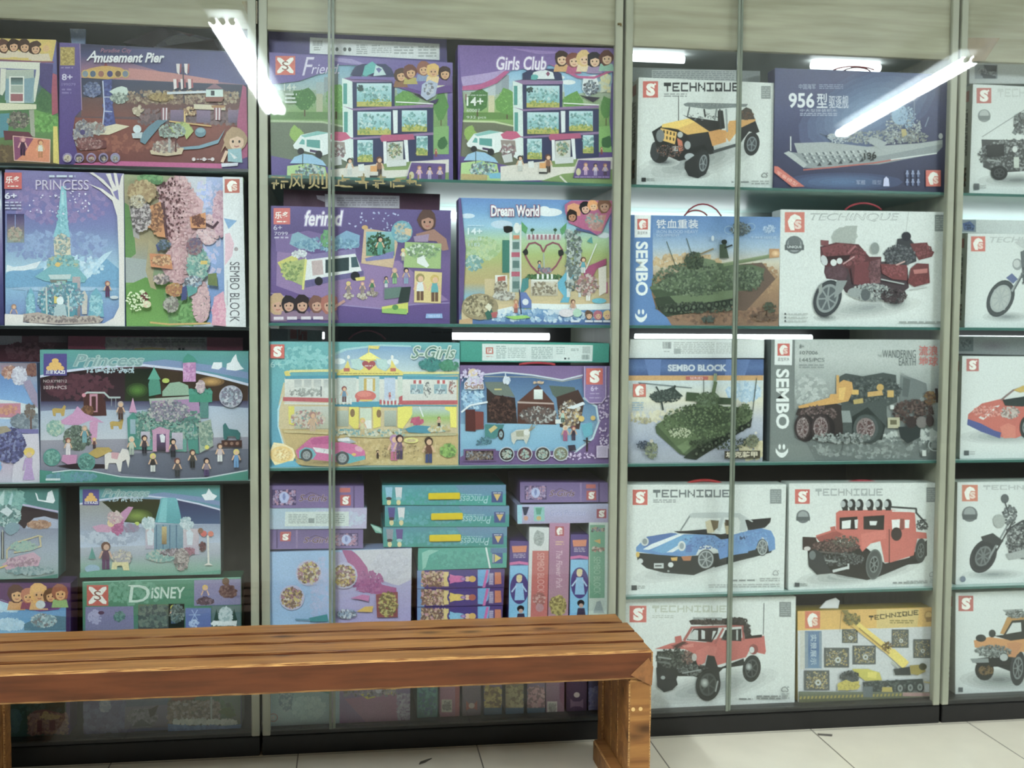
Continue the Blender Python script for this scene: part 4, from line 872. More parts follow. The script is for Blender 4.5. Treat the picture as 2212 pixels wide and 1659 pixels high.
a.p('c9be30', [770, 830, 900, 830, 1000, 860, 1020, 925, 880, 930, 800, 870]).p('e0d040', [900, 855, 980, 855, 970, 910, 900, 900]).p('a08c28', [1250, 800, 1370, 790, 1385, 850, 1320, 880, 1260, 870]).e('4a4a30', 1360, 810, 34, 30).p('3a403f', [1115, 830, 1250, 810, 1260, 880, 1130, 880]).l('b9bcae', 14, [1100, 770, 1160, 820])
a.p('3d4644', [860, 940, 1360, 910, 1370, 1000, 1020, 1040, 870, 1050]).sc('2c3433 4c5654 6a7472', 110, 1120, 970, 240, 45, 26)
for x, y in ((1070, 1000), (1170, 990), (1255, 985), (1335, 980)): a.e('3a4241', x, y, 34, 44).e('8a928f', x, y, 22, 30).e('4c5452', x, y, 10, 14, n=8)
a.sc('3f4544 6c7270 262b2b', 50, 750, 895, 80, 50, 26).p('c9b838', [650, 950, 720, 920, 760, 940, 830, 930, 820, 1000, 650, 1010]).sc('d9c840 a8962c', 40, 740, 970, 90, 35, 24).p('b9a43c', [1020, 980, 1100, 980, 1110, 1050, 1010, 1060]).l('c4b470', 12, [1370, 935, 1440, 945, 1440, 980])
a.grad(['727a66', '5a5c38'], 310, 1020, 1500, 1115)
for i in range(36): a.p('a89634', [335+i*32, 1062-i*1.2, 350+i*32, 1062-i*1.2, 345+i*32, 1085-i*1.2, 328+i*32, 1085-i*1.2])
a.r('b58a84', 1190, 1025, 1470, 1055).r('6a7478', 860, 975, 940, 1065)
a.done()
bm = bmesh.new(); q = [at(*a.X(x, y), .07) for x, y in ((505, 325), (560, 265), (640, 238), (672, 262), (660, 325))]
A = [bm.verts.new(p) for p in q]; B = [bm.verts.new(p+Vector((0, .004, 0))) for p in q]; bm.faces.new(A); bm.faces.new(B[::-1])
for k in range(5): bm.faces.new([A[k], B[k], B[(k+1) % 5], A[(k+1) % 5]])
bmesh.ops.recalc_face_normals(bm, faces=list(bm.faces)); mesh_obj('torn_flap', bm, card('e6e8ec'), a.root)
# ---------------- far right cabinet
a = kit('white flat box with small grey vehicle picture on its end, top right corner', N4, [1760, 215, 2560, 240, 2560, 392, 1752, 388], (0, 0, 1, 1), '', Y=.13, d=.2)
a.r('9aa3a8', 1800, 230, 1990, 350).sc('3a4248 6a7278 c0c6c8', 40, 1900, 290, 80, 50, 26).p('2e383e', [1870, 232, 1985, 240, 1980, 290, 1900, 285]).p('4a5258', [1850, 300, 1980, 330, 1975, 348, 1870, 345]); a.done()
def side_art(a, x0, x1, ys):
    """print on the left flank of a kit box, seen only as a narrow strip"""
    pass
def sided(label, crop, q, lg, strip, title=None, z0=None, red='b8544a', kind='S', d=.09):
    a = box(label, crop, q, z0=z0, Y=.06, d=d, side='c2c8c2', base='d6dedc'); a.logo(*lg, kind=kind, red=red); return a
a = sided('white kit box picturing a grey crane truck, top shelf of the right-edge cabinet', N4, [1786, 393, 2560, 430, 2560, 1330, 1755, 1298], (1815, 425, 1938, 552), None, z0=1.918)
a.bits('TECHNIQUE', 'c6cecb', 1990, 430, 2530, 500).e('8f9797', 1878, 655, 54).e('b5bcbb', 1878, 645, 38).p('7d8585', [1825, 655, 1932, 655, 1925, 690, 1835, 690])
a.soft('d6dedc', '7d8585', 2150, 1190, 330, 60, 5).l('8b9393', 6, [1860, 830, 2210, 610]).l('8b9393', 5, [2210, 610, 2500, 560]).l('7d8585', 40, [2130, 800, 2210, 670, 2330, 560])
a.p('4c4f50', [1855, 850, 2180, 860, 2480, 880, 2480, 1100, 1980, 1130, 1870, 1080]).sc('3a3c3d 6a6e6f 8f9596 2a2c2c b0b5b4', 260, 2150, 980, 330, 130, 28).sc('5a5e5f 9aa09f 3a3c3d', 60, 2200, 720, 80, 90, 26).p('2e3031', [1890, 900, 2040, 890, 2040, 990, 1900, 1000]).r('c2cbc2', 2120, 1000, 2165, 1090).e('d5dbd8', 2130, 935, 22, 26).l('a0a6a5', 12, [1900, 1020, 2010, 1035])
a.wheel(2000, 1130, 70, 60, '2b2d2e', '4b4f50', '2a2c2c'); a.wheel(2330, 1140, 70, 70, '2b2d2e', '4b4f50', '2a2c2c'); a.r('5a6163', 1790, 1215, 1832, 1268).micro('b3bab8', 1840, 1225, 1890, 1260, 2); a.done(); flank(a)
a = kit('pale flat box with a small blue car picture, under the crane truck box', P4, [1680, 285, 2560, 300, 2560, 420, 1680, 398], (0, 0, 1, 1), '', Y=.155, d=.15)
a.r('8f9ea8', 1685, 288, 1810, 392).p('3f5f9a', [1700, 320, 1760, 300, 1800, 340, 1790, 380, 1710, 375]).sc('2a3a4a 5a7ab0', 20, 1750, 345, 40, 30, 22); a.done()
a = sided('white kit box picturing a silver motorcycle, second shelf of the right-edge cabinet', P4, [1742, 402, 2560, 415, 2560, 1205, 1715, 1200], (1768, 428, 1888, 556), None, z0=1.437, red='cc5c48', kind='H')
a.t('TECHINQUE', 'b9c1c0', 1925, 432, 2500, 490, shear=.25, bold=.02)
a.soft('d6dedc', '8e9696', 2060, 1110, 200, 45, 5).wheel(2015, 955, 108, 165, '4a5152', 'a9b1b0', 'b5bcb8', 24, 9, .74).l('9aa2a2', 20, [2110, 890, 2212, 720]).l('5b6264', 12, [2130, 880, 2250, 660]).p('5a6a98', [2060, 780, 2110, 740, 2160, 790, 2120, 830]).e('9aa1a2', 2155, 665, 42, 50).e('c5cbca', 2150, 660, 28, 34).p('6a7274', [2180, 560, 2300, 500, 2500, 600, 2540, 900, 2260, 980, 2200, 800]).sc('3a4042 7d8586 a9b0b0 5a6264', 160, 2350, 760, 160, 180, 30).p('c2c9c8', [2130, 480, 2200, 440, 2240, 500, 2200, 530]); a.wheel(2450, 960, 100, 150, '3a4042', '8f9797', '6a7274', 20, 9, .7); a.done(); flank(a)
a = kit('grey flat box with a dark picture panel lying on the race car box', R4, [1650, 103, 2560, 110, 2560, 268, 1650, 248], (0, 0, 1, 1), '', Y=.155, d=.15)
a.r('9ca2a2', 1640, 100, 2560, 300).r('6f7b7c', 1655, 108, 1788, 228).sc('4a5658 8a9696', 24, 1720, 165, 50, 40, 26).soft('9ca2a2', '8f8a92', 1950, 180, 150, 50, 4); a.done()
a = sided('white kit box picturing an orange and blue race car, third shelf of the right-edge cabinet', R4, [1696, 268, 2560, 275, 2560, 1145, 1674, 1138], (1730, 290, 1834, 396), None, z0=.957, red='b8605a')
a.soft('d6dedc', '8e9898', 2050, 950, 380, 70, 5)
a.p('c4503a', [1745, 760, 1860, 670, 2030, 630, 2210, 690, 2400, 640, 2560, 680, 2560, 900, 2240, 930, 2140, 970, 2020, 960, 1850, 850, 1740, 800]).p('3f4f94', [1740, 800, 1850, 840, 1960, 900, 2020, 920, 2010, 970, 1850, 910, 1735, 850]).p('d26a50', [2010, 870, 2080, 840, 2140, 870, 2140, 965, 2040, 970]).p('dfe0dc', [1830, 790, 1880, 760, 1950, 700, 2010, 685, 1960, 740, 1870, 810]).sc('a03a2c d8624a e0a090', 60, 1900, 740, 120, 50, 26).sc('c9b8ae 6a5a54 d9cfc8', 60, 2090, 750, 80, 50, 24).p('35413e', [2030, 640, 2300, 600, 2400, 640, 2200, 700, 2050, 690]).l('8c7470', 16, [2020, 640, 2120, 560, 2210, 530]).p('c9a83c', [2120, 560, 2200, 520, 2400, 530, 2300, 560, 2180, 580]).wheel(2235, 880, 62, 100, '39403e', '8f9797', '4a5250', 0, 8).r('5f6769', 1708, 1068, 1750, 1110).micro('b3bab8', 1755, 1072, 1800, 1108, 2); a.done(); flank(a)
a = sided('white kit box picturing a black motorcycle, fourth shelf of the right-edge cabinet', T4, [1655, 162, 2560, 150, 2560, 1010, 1640, 1022], (1693, 183, 1825, 322), None, z0=.492, red='cc6a48', kind='H')
a.bits('TECHNIQUE', 'b5bdbc', 1870, 185, 2500, 225).e('6e7678', 1757, 430, 66).e('9aa2a3', 1757, 420, 48).p('5c6466', [1690, 432, 1824, 432, 1815, 475, 1700, 475])
a.soft('d6dedc', '8e9898', 1950, 940, 260, 45, 5).wheel(1870, 785, 105, 150, '30363a', '6f7779', '454c4e', 26, 8, .6).l('8d9596', 16, [1920, 800, 2110, 460]).l('3a4042', 14, [1960, 780, 2130, 470]).p('3c4244', [1850, 620, 1950, 590, 2040, 660, 2000, 700, 1860, 650]).sc('2e3436 5a6264 8a9294', 60, 2090, 440, 60, 90, 26).e('5f6769', 2050, 300, 34, 40).l('4a5153', 12, [2050, 330, 2080, 420]).p('3a4044', [2060, 560, 2200, 480, 2420, 520, 2500, 700, 2300, 820, 2080, 760]).sc('2a3032 555d5f 8f9797 c0c6c5', 170, 2250, 660, 190, 160, 30).p('a5adac', [2050, 770, 2212, 730, 2260, 790, 2080, 820]).e('6f7f94', 1697, 975, 24, 26).e('aab2ae', 2000, 490, 50, 60); a.done(); flank(a)
a = sided('white kit box picturing an orange off-road wagon, bottom shelf of the right-edge cabinet', V4, [1640, 195, 2560, 165, 2560, 1000, 1636, 1060], (1663, 220, 1788, 352), None, z0=.082, red='b8544a')
a.soft('d2dad8', '7c8482', 2000, 930, 330, 90, 6).e('2b302e', 1880, 850, 80, 90).p('262b2a', [1770, 760, 2200, 700, 2212, 860, 2100, 860, 1990, 820, 1850, 830]).wheel(2160, 830, 66, 150, '3a3f40', '7d8586', '3a3f40', 4, 7)
a.p('cd8730', [1790, 600, 1920, 570, 2080, 590, 2250, 580, 2560, 560, 2560, 800, 2240, 700, 2180, 690, 2130, 740, 2080, 730, 2060, 690, 1800, 660]).p('c27a30', [2070, 620, 2140, 610, 2200, 620, 2140, 740, 2080, 735]).p('b8832c', [2010, 540, 2070, 400, 2440, 390, 2440, 430, 2110, 430, 2050, 550]).p('2f3330', [2040, 550, 2110, 430, 2212, 420, 2240, 580, 2100, 600, 1960, 560]).p('d3dad8', [2060, 545, 2115, 450, 2185, 445, 2190, 520, 2080, 540]).p('9aa3a2', [2030, 340, 2200, 330, 2200, 360, 2060, 365]).sc('3a403e 6a726f 9aa2a0', 50, 2150, 375, 90, 30, 26).e('3a3f3d', 1850, 580, 44, 32).e('3a3f3d', 1945, 540, 30, 34).sc('3c4240 6f7774 a5adab', 110, 1950, 690, 150, 50, 26).p('8f9897', [1760, 755, 1910, 750, 1915, 785, 1780, 790]).e('b5bdbc', 2040, 740, 34, 30).sc('8a6a34 4a3c24', 30, 1890, 850, 60, 40, 24).r('5f6769', 1660, 1000, 1698, 1040); a.done(); flank(a)
# ---------------- middle cabinet
E4, F4, G4, H4, I4, J4, K4, L4 = (560, 0, 3.814), (900, 0, 3.814), (560, 380, 3.814), (900, 380, 3.814), (560, 690, 3.814), (900, 690, 3.814), (560, 1000, 3.814), (880, 1000, 3.814)
a = box('dark purple box showing its white barcode panel, behind the top left playset', E4, [75, 235, 1545, 310, 1550, 560, 80, 520], Y=.1, d=.1, side='342a5e', base=['42347c', '4c3f8c'])
a.p('f4f8f6', [418, 308, 1485, 362, 1485, 495, 415, 440]).bars('8a9490', 440, 335, 520, 380).micro('aab3b0', 450, 385, 510, 420, 2)
for x in (600, 640, 705, 745): a.e('5a6260' if x > 620 else 'a8b0ae', x, 400+x*.01, 14, 18, n=8)
a.micro('b0b9b6', 800, 365, 890, 450, 5).micro('a2aba8', 925, 370, 1000, 385, 1).micro('bcc5c2', 925, 390, 1090, 440, 3).micro('bcc5c2', 1110, 380, 1270, 450, 3).micro('c4ccca', 1310, 375, 1460, 475, 4); a.done()
def house(a, dx=0, dy=0, dim=0):
    """the purple tower playset printed on two of the boxes (Girls Club layout, crop F4)"""
    a.dx, a.dy = dx, dy; P = a.p
    m = lambda c: mixh(c, '5f7d70', dim)
    a.grad([m('5fa8d8'), m('8cc0e0'), m('b9cfd2')], 200, 520, 1610, 760)
    a.grad([m('a9b9a4'), m('88b058'), m('6a9c44')], 200, 760, 1610, 1100)
    a.r(m('9aa7b2'), 650, 660, 740, 780).r(m('b8c4cc'), 590, 700, 650, 800).r(m('8f9ba8'), 700, 620, 760, 760).p(m('7fb6d8'), [1210, 650, 1330, 640, 1400, 760, 1220, 800]).e('e6eef0', 1130, 640, 90, 24).e('e6eef0', 1250, 680, 60, 20)
    a.p(m('70745e'), [200, 1010, 700, 1010, 900, 1060, 1100, 1180, 1240, 1300, 800, 1380, 200, 1260]).p(m('c2d09c'), [200, 990, 640, 1000, 860, 1050, 860, 1062, 640, 1016, 200, 1006]).p(m('5f8c3c'), [200, 930, 800, 930, 800, 990, 200, 985])
    a.tree(500, 830, 90, 90).tree(745, 835, 90, 100, '5d9a3a 74b44a 8ccc58 3f7a30').tree(1290, 830, 90, 70, '5d9a3a 74b44a 3f7a30').tree(1560, 890, 60, 100, '4d8a3a 64a44a 3f7a30').tree(440, 1110, 55, 70, '8ab040 6f9c34 a4c858', False)
    a.r(m('cfc8a0'), 590, 790, 640, 930).p(m('7fb858'), [1490, 1050, 1620, 1040, 1620, 1260, 1500, 1260]).tree(1570, 1180, 45, 50, '2f6a38 3f7a40 265a30', False)
    P('dcd6cc', [690, 1380, 1100, 1330, 1620, 1300, 1620, 1480, 690, 1500]).p('7d9a54', [1100, 1330, 1330, 1310, 1300, 1380, 1120, 1385]).p('7d9a54', [1020, 1500, 1200, 1440, 1620, 1400, 1620, 1530]).l('dcd6cc', 14, [1180, 1460, 1250, 1530])
    # the tower
    P('d5e6e2', [790, 670, 880, 690, 880, 1290, 800, 1240]).r('3f9c94', 800, 710, 830, 870).r('3f9c94', 805, 930, 835, 1090)
    P('26305e', [870, 690, 1200, 690, 1200, 900, 1500, 900, 1500, 1300, 880, 1350]).p('8d6a9c', [800, 670, 860, 660, 1205, 670, 1205, 695, 880, 700]).p('8d6a9c', [795, 885, 870, 905, 1500, 870, 1500, 895, 880, 920]).p('8d6a9c', [800, 1120, 870, 1130, 1500, 1090, 1500, 1110, 880, 1145])
    for x0, y0, x1, y1 in ((905, 710, 1175, 880), (910, 930, 1170, 1100), (1255, 920, 1450, 1075), (910, 1150, 1030, 1310), (1368, 1120, 1455, 1260)):
        a.grad(['b9dce2', '8cc4cc', '6fb0b4'], x0, y0, x1, y1); a.sc('4a9a98 d5e8e8 7cbcc0 3a7a80', 26, (x0+x1)/2, (y0+y1)/2, (x1-x0)*.42, (y1-y0)*.36, 34, box=True); a.r('b8b040', x0, y1-28, x1, y1+10); a.sc('8a9c3c d0c858 5d8a3c', 18, (x0+x1)/2, y1-22, (x1-x0)*.45, 22, 26, box=True)
    P('dce6ea', [1185, 920, 1222, 920, 1222, 1095, 1190, 1100]).sc('3f5a4a 2f4a5a', 12, 930, 745, 25, 20, 26).l('f0f4f4', 8, [1210, 855, 1500, 870])
    P('26305e', [870, 610, 940, 570, 1120, 570, 1190, 610, 1200, 665, 870, 660]).p('dfe6ea', [940, 655, 960, 600, 1040, 575, 1120, 600, 1135, 655]).blob('4ab0b0', 970, 640, 32, 26).p('8a3a6a', [1062, 612, 1080, 590, 1098, 612, 1080, 634])
    P('b0306c', [1085, 1140, 1100, 1110, 1345, 1105, 1355, 1145, 1100, 1165]).p('dfe4e8', [1110, 1160, 1135, 1160, 1140, 1330, 1115, 1335]).p('dfe4e8', [1270, 1150, 1300, 1150, 1310, 1320, 1285, 1320]).p('c9ccc8', [1140, 1170, 1265, 1160, 1265, 1300, 1140, 1310]).sc('4a3a34 e0c8a0 3a8a8c 8aa05a', 30, 1200, 1230, 50, 60, 28).p('cfd3d4', [1130, 1310, 1290, 1300, 1290, 1350, 1140, 1360])
    # ambulance
    P('dfe8e8', [410, 1190, 470, 1110, 600, 1080, 700, 1095, 850, 1140, 870, 1340, 700, 1250, 640, 1270, 420, 1215]).p('7cc0ba', [470, 1115, 600, 1080, 690, 1095, 500, 1130]).p('4a9c98', [515, 1145, 620, 1150, 620, 1215, 515, 1200]).p('e8eeee', [625, 1150, 640, 1150, 640, 1260, 625, 1260]).p('5aaca8', [455, 1180, 480, 1140, 500, 1150, 500, 1185]).p('4a3060', [540, 1220, 620, 1235, 620, 1255, 540, 1240])
    P('c02c6c', [690, 1115, 740, 1085, 820, 1090, 860, 1135, 780, 1160, 710, 1150]).p('9a8a84', [690, 1160, 810, 1165, 820, 1260, 700, 1240]).sc('8a3a54 d5d8d8 5a4a4c', 30, 750, 1250, 60, 60, 30).e('2e2e34', 470, 1235, 26, 26).e('2e2e34', 610, 1260, 28, 30).p('c5c8ca', [700, 1290, 780, 1270, 790, 1340, 720, 1350])
    P('86b8dc', [385, 1330, 420, 1280, 490, 1255, 560, 1265, 640, 1310, 670, 1350, 520, 1330]).p('a9cc80', [365, 1350, 520, 1330, 660, 1360, 690, 1500, 360, 1500]).sc('2a3038 dfe6e4 4a5a5a 6ab0c0', 40, 540, 1400, 110, 60, 34).p('b8a060', [365, 1440, 580, 1450, 580, 1495, 365, 1490]).p('5ab0d0', [590, 1440, 690, 1430, 690, 1480, 600, 1480]).l('3a4a50', 6, [485, 1260, 485, 1350])
    a.fig(850, 1420, 130, '1e1a1c', 'd8dcd8', 'c8ccc8').fig(1080, 1430, 150, '6a3a24', '8a5a3c', '4a3a34', 'd9a880').r('d8902c', 1010, 1350, 1062, 1395).r('d5d0c8', 1010, 1395, 1070, 1425).p('e0e4e2', [915, 1340, 960, 1335, 965, 1390, 920, 1390]).r('3a3a3c', 1005, 1425, 1075, 1440).fig(1520, 1280, 60, 'a03a34', 'a03a34', '8a3a34')
    P('5a3c84', [1330, 1325, 1595, 1335, 1590, 1480, 1285, 1475, 1290, 1455]).e('c8c090', 1330, 1425, 20, 30); a.fig(1390, 1450, 100, 'b07050', 'd0a0c0', 'c09ac0').fig(1470, 1455, 100, '3a2a34', 'c8b8d0', 'a898c0').fig(1550, 1455, 100, 'a06048', 'b8a8c8', '4a3a50').micro('a890c0', 1300, 1462, 1590, 1474, 1)
    P('dfe6ea', [1370, 640, 1470, 620, 1500, 700, 1460, 760, 1400, 800, 1360, 740]).sc('3a3034 8a9aa4 6a7a94', 30, 1430, 730, 60, 60, 30).sc('e0d488 c8d4c8', 24, 1550, 690, 40, 70, 40, box=True).p('2e2a3c', [1340, 790, 1400, 800, 1510, 810, 1450, 850])
    a.dx = a.dy = 0
# Friend
a = box('purple playset box with a hospital tower, left one on the top middle shelf', E4, [82, 435, 1592, 520, 1597, 1482, 100, 1440], z0=1.918, Y=.045, d=.05, side='3d2a72', base=['6a55a0', '5f4a96', '55408c'])
a.crop(519.3, -17, 3.6); house(a, 0, 0, .25)
a.crop(*E4); a.p('66529e', [80, 430, 1600, 515, 1600, 620, 1350, 780, 1100, 690, 1060, 560, 760, 540, 640, 540, 560, 590, 330, 670, 80, 700]).p('8f80bc', [620, 480, 760, 490, 900, 540, 760, 530, 620, 505]).p('5a2c88', [1110, 690, 1350, 760, 1590, 690, 1590, 760, 1350, 790, 1100, 710])
a.p('26305e', [750, 620, 790, 550, 850, 530, 1040, 530, 1090, 570, 1120, 640]).p('4ab0b0', [850, 620, 870, 545, 930, 510, 970, 540, 950, 600, 880, 630]).p('b8d4d8', [940, 630, 960, 540, 1010, 560, 1045, 620]).p('5a5a9c', [960, 570, 985, 560, 1010, 575, 985, 605]).p('6a55a0', [750, 630, 1125, 640, 1125, 665, 750, 655])
for x, y, h_, t_ in ((1165, 625, '4a2a1c', '8a5a34'), (1245, 600, '6a3020', 'b0a040'), (1350, 575, '8a4a30', '7a90b8'), (1430, 590, 'd8a83c', 'e0c080'), (1525, 610, '3a2020', '6a4a90')): a.face(x, y, 42, h_, 'd09a64', t_)
a.p('a8b4d0', [1340, 700, 1400, 660, 1470, 690, 1450, 790, 1380, 830, 1330, 790]).sc('4a4a5a d0d8e4', 20, 1400, 740, 40, 50, 28).p('3a2c5c', [1390, 840, 1480, 815, 1450, 860])
a.part('title').t('F', 'd8d0ec', 355, 475, 455, 625, shear=.3, bold=.0).t('riend.', 'd8d0ec', 430, 530, 660, 612, shear=.3).part('front_print').t('14+', 'dfe6dc', 205, 690, 305, 752).micro('c0ccc4', 215, 765, 310, 860, 3); a.logo(135, 465, 297, 620, 'X', 'cc4a30')
a.done()
a = box('purple playset box with hospital tower and pink swoosh, right on the top middle shelf', F4, [338, 375, 1637, 400, 1628, 1525, 345, 1492], z0=1.918, Y=.045, d=.09, side='4c2f86', base='5a3a8e')
house(a)
a.p(('6c4a98', '7a5aa8'), [330, 370, 1640, 370, 1640, 600, 1400, 600, 1250, 560, 1100, 540, 760, 590, 600, 700, 380, 740, 330, 740]).p('a890c8', [360, 640, 560, 610, 740, 580, 600, 680, 380, 715]).p('b83a84', [375, 715, 520, 700, 640, 650, 720, 590, 765, 592, 660, 690, 520, 745, 375, 750]).p('b83a84', [1090, 535, 1200, 560, 1330, 630, 1460, 635, 1620, 570, 1620, 590, 1460, 655, 1320, 650, 1190, 580]).p('8c6cb4', [760, 400, 1000, 420, 1300, 440, 1000, 450])
a.p('5a3a8e', [335, 370, 345, 375, 385, 900, 345, 1495, 335, 1495]).p('4c2f86', [1600, 700, 1640, 600, 1640, 1530, 1625, 1520, 1585, 1000])
for x, y, h_, t_ in ((1190, 490, '3a2018', 'd09a54'), (1290, 505, '7a3424', 'b03a74'), (1375, 490, 'd8b060', 'e0c8a0'), (1460, 505, '1e1a2a', '9a80b0'), (1560, 485, '5a2418', '8ac0a8')): a.face(x, y, 46, h_, 'e0b48c', t_)
a.part('title').to('Girls Club', 'ece4f4', '8a6ab0', 655, 470, 1065, 582, w=8, shear=.15, bold=.02).part('front_print').r('8a4a54', 400, 780, 410, 830).t('14+', 'eef2ee', 410, 805, 548, 878, bold=.02).micro('d0d8d0', 410, 785, 570, 797, 1).t('60007', 'd5dcd8', 410, 905, 520, 930).t('932 pcs', 'd5dcd8', 410, 962, 570, 990)
a.done()
# second shelf
a = box('maroon box with a white end label standing behind the purple bus playset', G4, [200, 110, 1490, 150, 1485, 330, 200, 330], Y=.16, d=.1, side='4c1c34', base=['4a1a32', '5a3050'])
a.p('cfc9d4', [540, 150, 1155, 165, 1155, 268, 545, 255]).micro('a89eac', 640, 175, 1140, 250, 4).p('b8a8b8', [470, 160, 540, 165, 540, 215, 480, 190]); a.done()
a = box('purple playset box picturing a camper bus and photo cards, second shelf', G4, [97, 245, 1580, 285, 1570, 1225, 90, 1202], z0=1.437, Y=.05, d=.1, side='33245c', base=['5c4a8c', '54407e', '6a4f90', '5f3f88', '553a84'])
a.p('8c6ca4', [150, 560, 700, 720, 1150, 700, 1560, 1030, 1000, 1100, 650, 1060, 380, 990, 140, 900]).p('755a98', [130, 500, 400, 450, 700, 520, 300, 640, 140, 620]).l('8f7cb4', 10, [90, 960, 300, 1010, 650, 1060, 1000, 1095, 1300, 1060, 1580, 1050]).sc('8a9ccc b8b4dc', 14, 980, 390, 260, 100, 24)
a.logo(118, 265, 255, 398, 'C', 'cc4a44').part('title').to('ferimd', 'ece8f0', 'a08cc0', 375, 285, 690, 410, w=8, shear=.2, bold=.02).part('front_print').t('6+', 'c8c0d8', 118, 405, 188, 445).t('7099', 'c8c0d8', 125, 460, 235, 488).micro('b8b0cc', 125, 495, 240, 520, 1)
a.p('7aa8bc', [270, 480, 320, 460, 480, 540, 500, 600, 330, 600, 250, 560]).p('6c9cc0', [630, 500, 720, 450, 830, 490, 820, 590, 640, 600]).sc('5a90b0 8cbcd0 3f7898', 60, 560, 560, 270, 60, 34).sc('4a8a5a 6aa870', 26, 550, 520, 40, 70, 34)
a.p('dfe2e4', [380, 670, 780, 610, 850, 800, 640, 850, 370, 890]).p('7c6aa4', [380, 650, 790, 600, 800, 640, 390, 690]).p('5f5490', [370, 860, 860, 780, 860, 820, 640, 860, 380, 920]).p('2f4448', [545, 690, 740, 670, 740, 780, 545, 800]).p('3a5a64', [755, 670, 800, 665, 825, 750, 760, 755]).p('c0a8a8', [430, 700, 520, 690, 530, 810, 440, 820]).p('c8c050', [150, 710, 300, 640, 320, 690, 190, 780]).p('a8b468', [180, 720, 380, 680, 370, 910, 200, 830]).sc('7a9a54 c8c860 5a7a4c', 30, 270, 780, 90, 80, 32).l('d8d468', 18, [385, 690, 360, 930]).e('23252c', 490, 865, 34, 36).e('23252c', 790, 825, 38, 38).p('d8c84c', [790, 840, 870, 830, 870, 860, 800, 865]).sc('e8eaec b0b8c0', 20, 330, 640, 60, 30, 30)
a.p('c8a884', [865, 430, 1110, 470, 1140, 560, 1100, 760, 840, 720]).grad(['7cb8c4', '4a8a6a'], 880, 460, 1115, 660).p('6c6cac', [870, 680, 1110, 620, 1105, 680, 880, 705]).sc('2f5a3c 3f7a4c 1f3a30', 50, 980, 560, 100, 90, 34).fig(995, 650, 150, '1e1a20', '4a9c7c', '4a9c94').e('c89a4c', 870, 425, 26, 18)
a.e('5aa0b4', 1175, 460, 88, 92).sc('8cc0cc 3f8098 d0b484', 40, 1175, 460, 65, 70, 36).p('d0b084', [1200, 430, 1255, 440, 1250, 500, 1200, 480])
a.face(1380, 375, 62, '5a3c34', 'b07c64').p('a07060', [1290, 480, 1440, 440, 1540, 520, 1560, 610, 1510, 620, 1460, 540, 1300, 530]).p('9c84a8', [1270, 500, 1400, 480, 1390, 545, 1280, 545])
a.p('9ab870', [1200, 545, 1500, 560, 1495, 770, 1190, 755]).sc('5a8a48 e8ece4 7aa858 4a6a4c', 60, 1350, 620, 140, 60, 34).p('dfe4e2', [1300, 680, 1350, 660, 1400, 740, 1380, 760, 1300, 720]).fig(1185, 700, 100, 'd8cc4c', 'd0d4c4', 'a0a090')
a.p('d8c078', [1280, 785, 1505, 800, 1495, 1055, 1275, 1045]).fig(1325, 1030, 220, '9a8a4c', 'd8dce0', '6a4a34').fig(1445, 1040, 220, 'c8a840', '4aa4ac', '6a4a34').fig(1115, 890, 130, 'c89a90', '5a8a5c', '7ab074').fig(1210, 890, 130, '1e1a28', '8a80b0', '7a9cb8').fig(1045, 920, 90, '1e2028', '5aa08c', 'd0d4d8')
a.p('5f7c74', [1030, 930, 1170, 915, 1180, 1000, 1030, 1020]).p('2c3c38', [1170, 920, 1250, 915, 1230, 1040, 1140, 1050]).p('c8cc3c', [1010, 1080, 1225, 1045, 1225, 1130, 1010, 1130]).p('8ab84c', [1010, 1100, 1090, 1090, 1220, 1100, 1215, 1145, 1010, 1130]).e('4c8a44', 1120, 1085, 26, 22)
for x, y in ((735, 980), (850, 980), (930, 960)): a.fig(x, y, 110, 'd8c84c' if x < 800 else 'b07c8c', '8a7a7c' if x < 900 else '3a7a4c', '9c8c7c').sc('d0c8bc 6a5a54 a8947c', 14, x, y+10, 40, 22, 30)
for x, h_, r_ in ((150, 'c09a6c', 58), (240, '2a2228', 48), (350, '2c1c22', 50), (470, '7a4a3c', 48), (575, 'a85440', 55)): a.face(x, 1060, r_, h_, 'c89478', '8c6c8c')
for x in (120, 230, 345, 445): a.p('dcd0dc', [x, 1155, x+80, 1155, x+82, 1180, x, 1180])
a.p('78a0d8', [1375, 1140, 1505, 1140, 1510, 1178, 1370, 1178]).t('LEDUO 乐多', 'd5e2f4', 1395, 1147, 1490, 1170).l('c08c80', 22, [620, 1080, 700, 1030]); a.done()
a = box('blue playset box picturing a seaside resort with heart swing, second shelf', H4, [347, 180, 1607, 205, 1597, 1228, 350, 1222], z0=1.437, Y=.045, d=.09, side='5a3f82', base='3b7ac0')
a.grad(['3f7cc4', '5a98d0', '8cc0dc', 'a9cc9c', 'a4b868', 'b4ac6c', 'b8a468', '7ab4cc', '4a8cc4', '35589c'], 340, 180, 1610, 1235)
a.e('e0e8ee', 1090, 300, 110, 34).e('e4ecf0', 1050, 280, 50, 30).e('b8d0e4', 700, 400, 90, 34).e('c8dcec', 420, 330, 60, 20).e('dce6ee', 1540, 490, 50, 24)
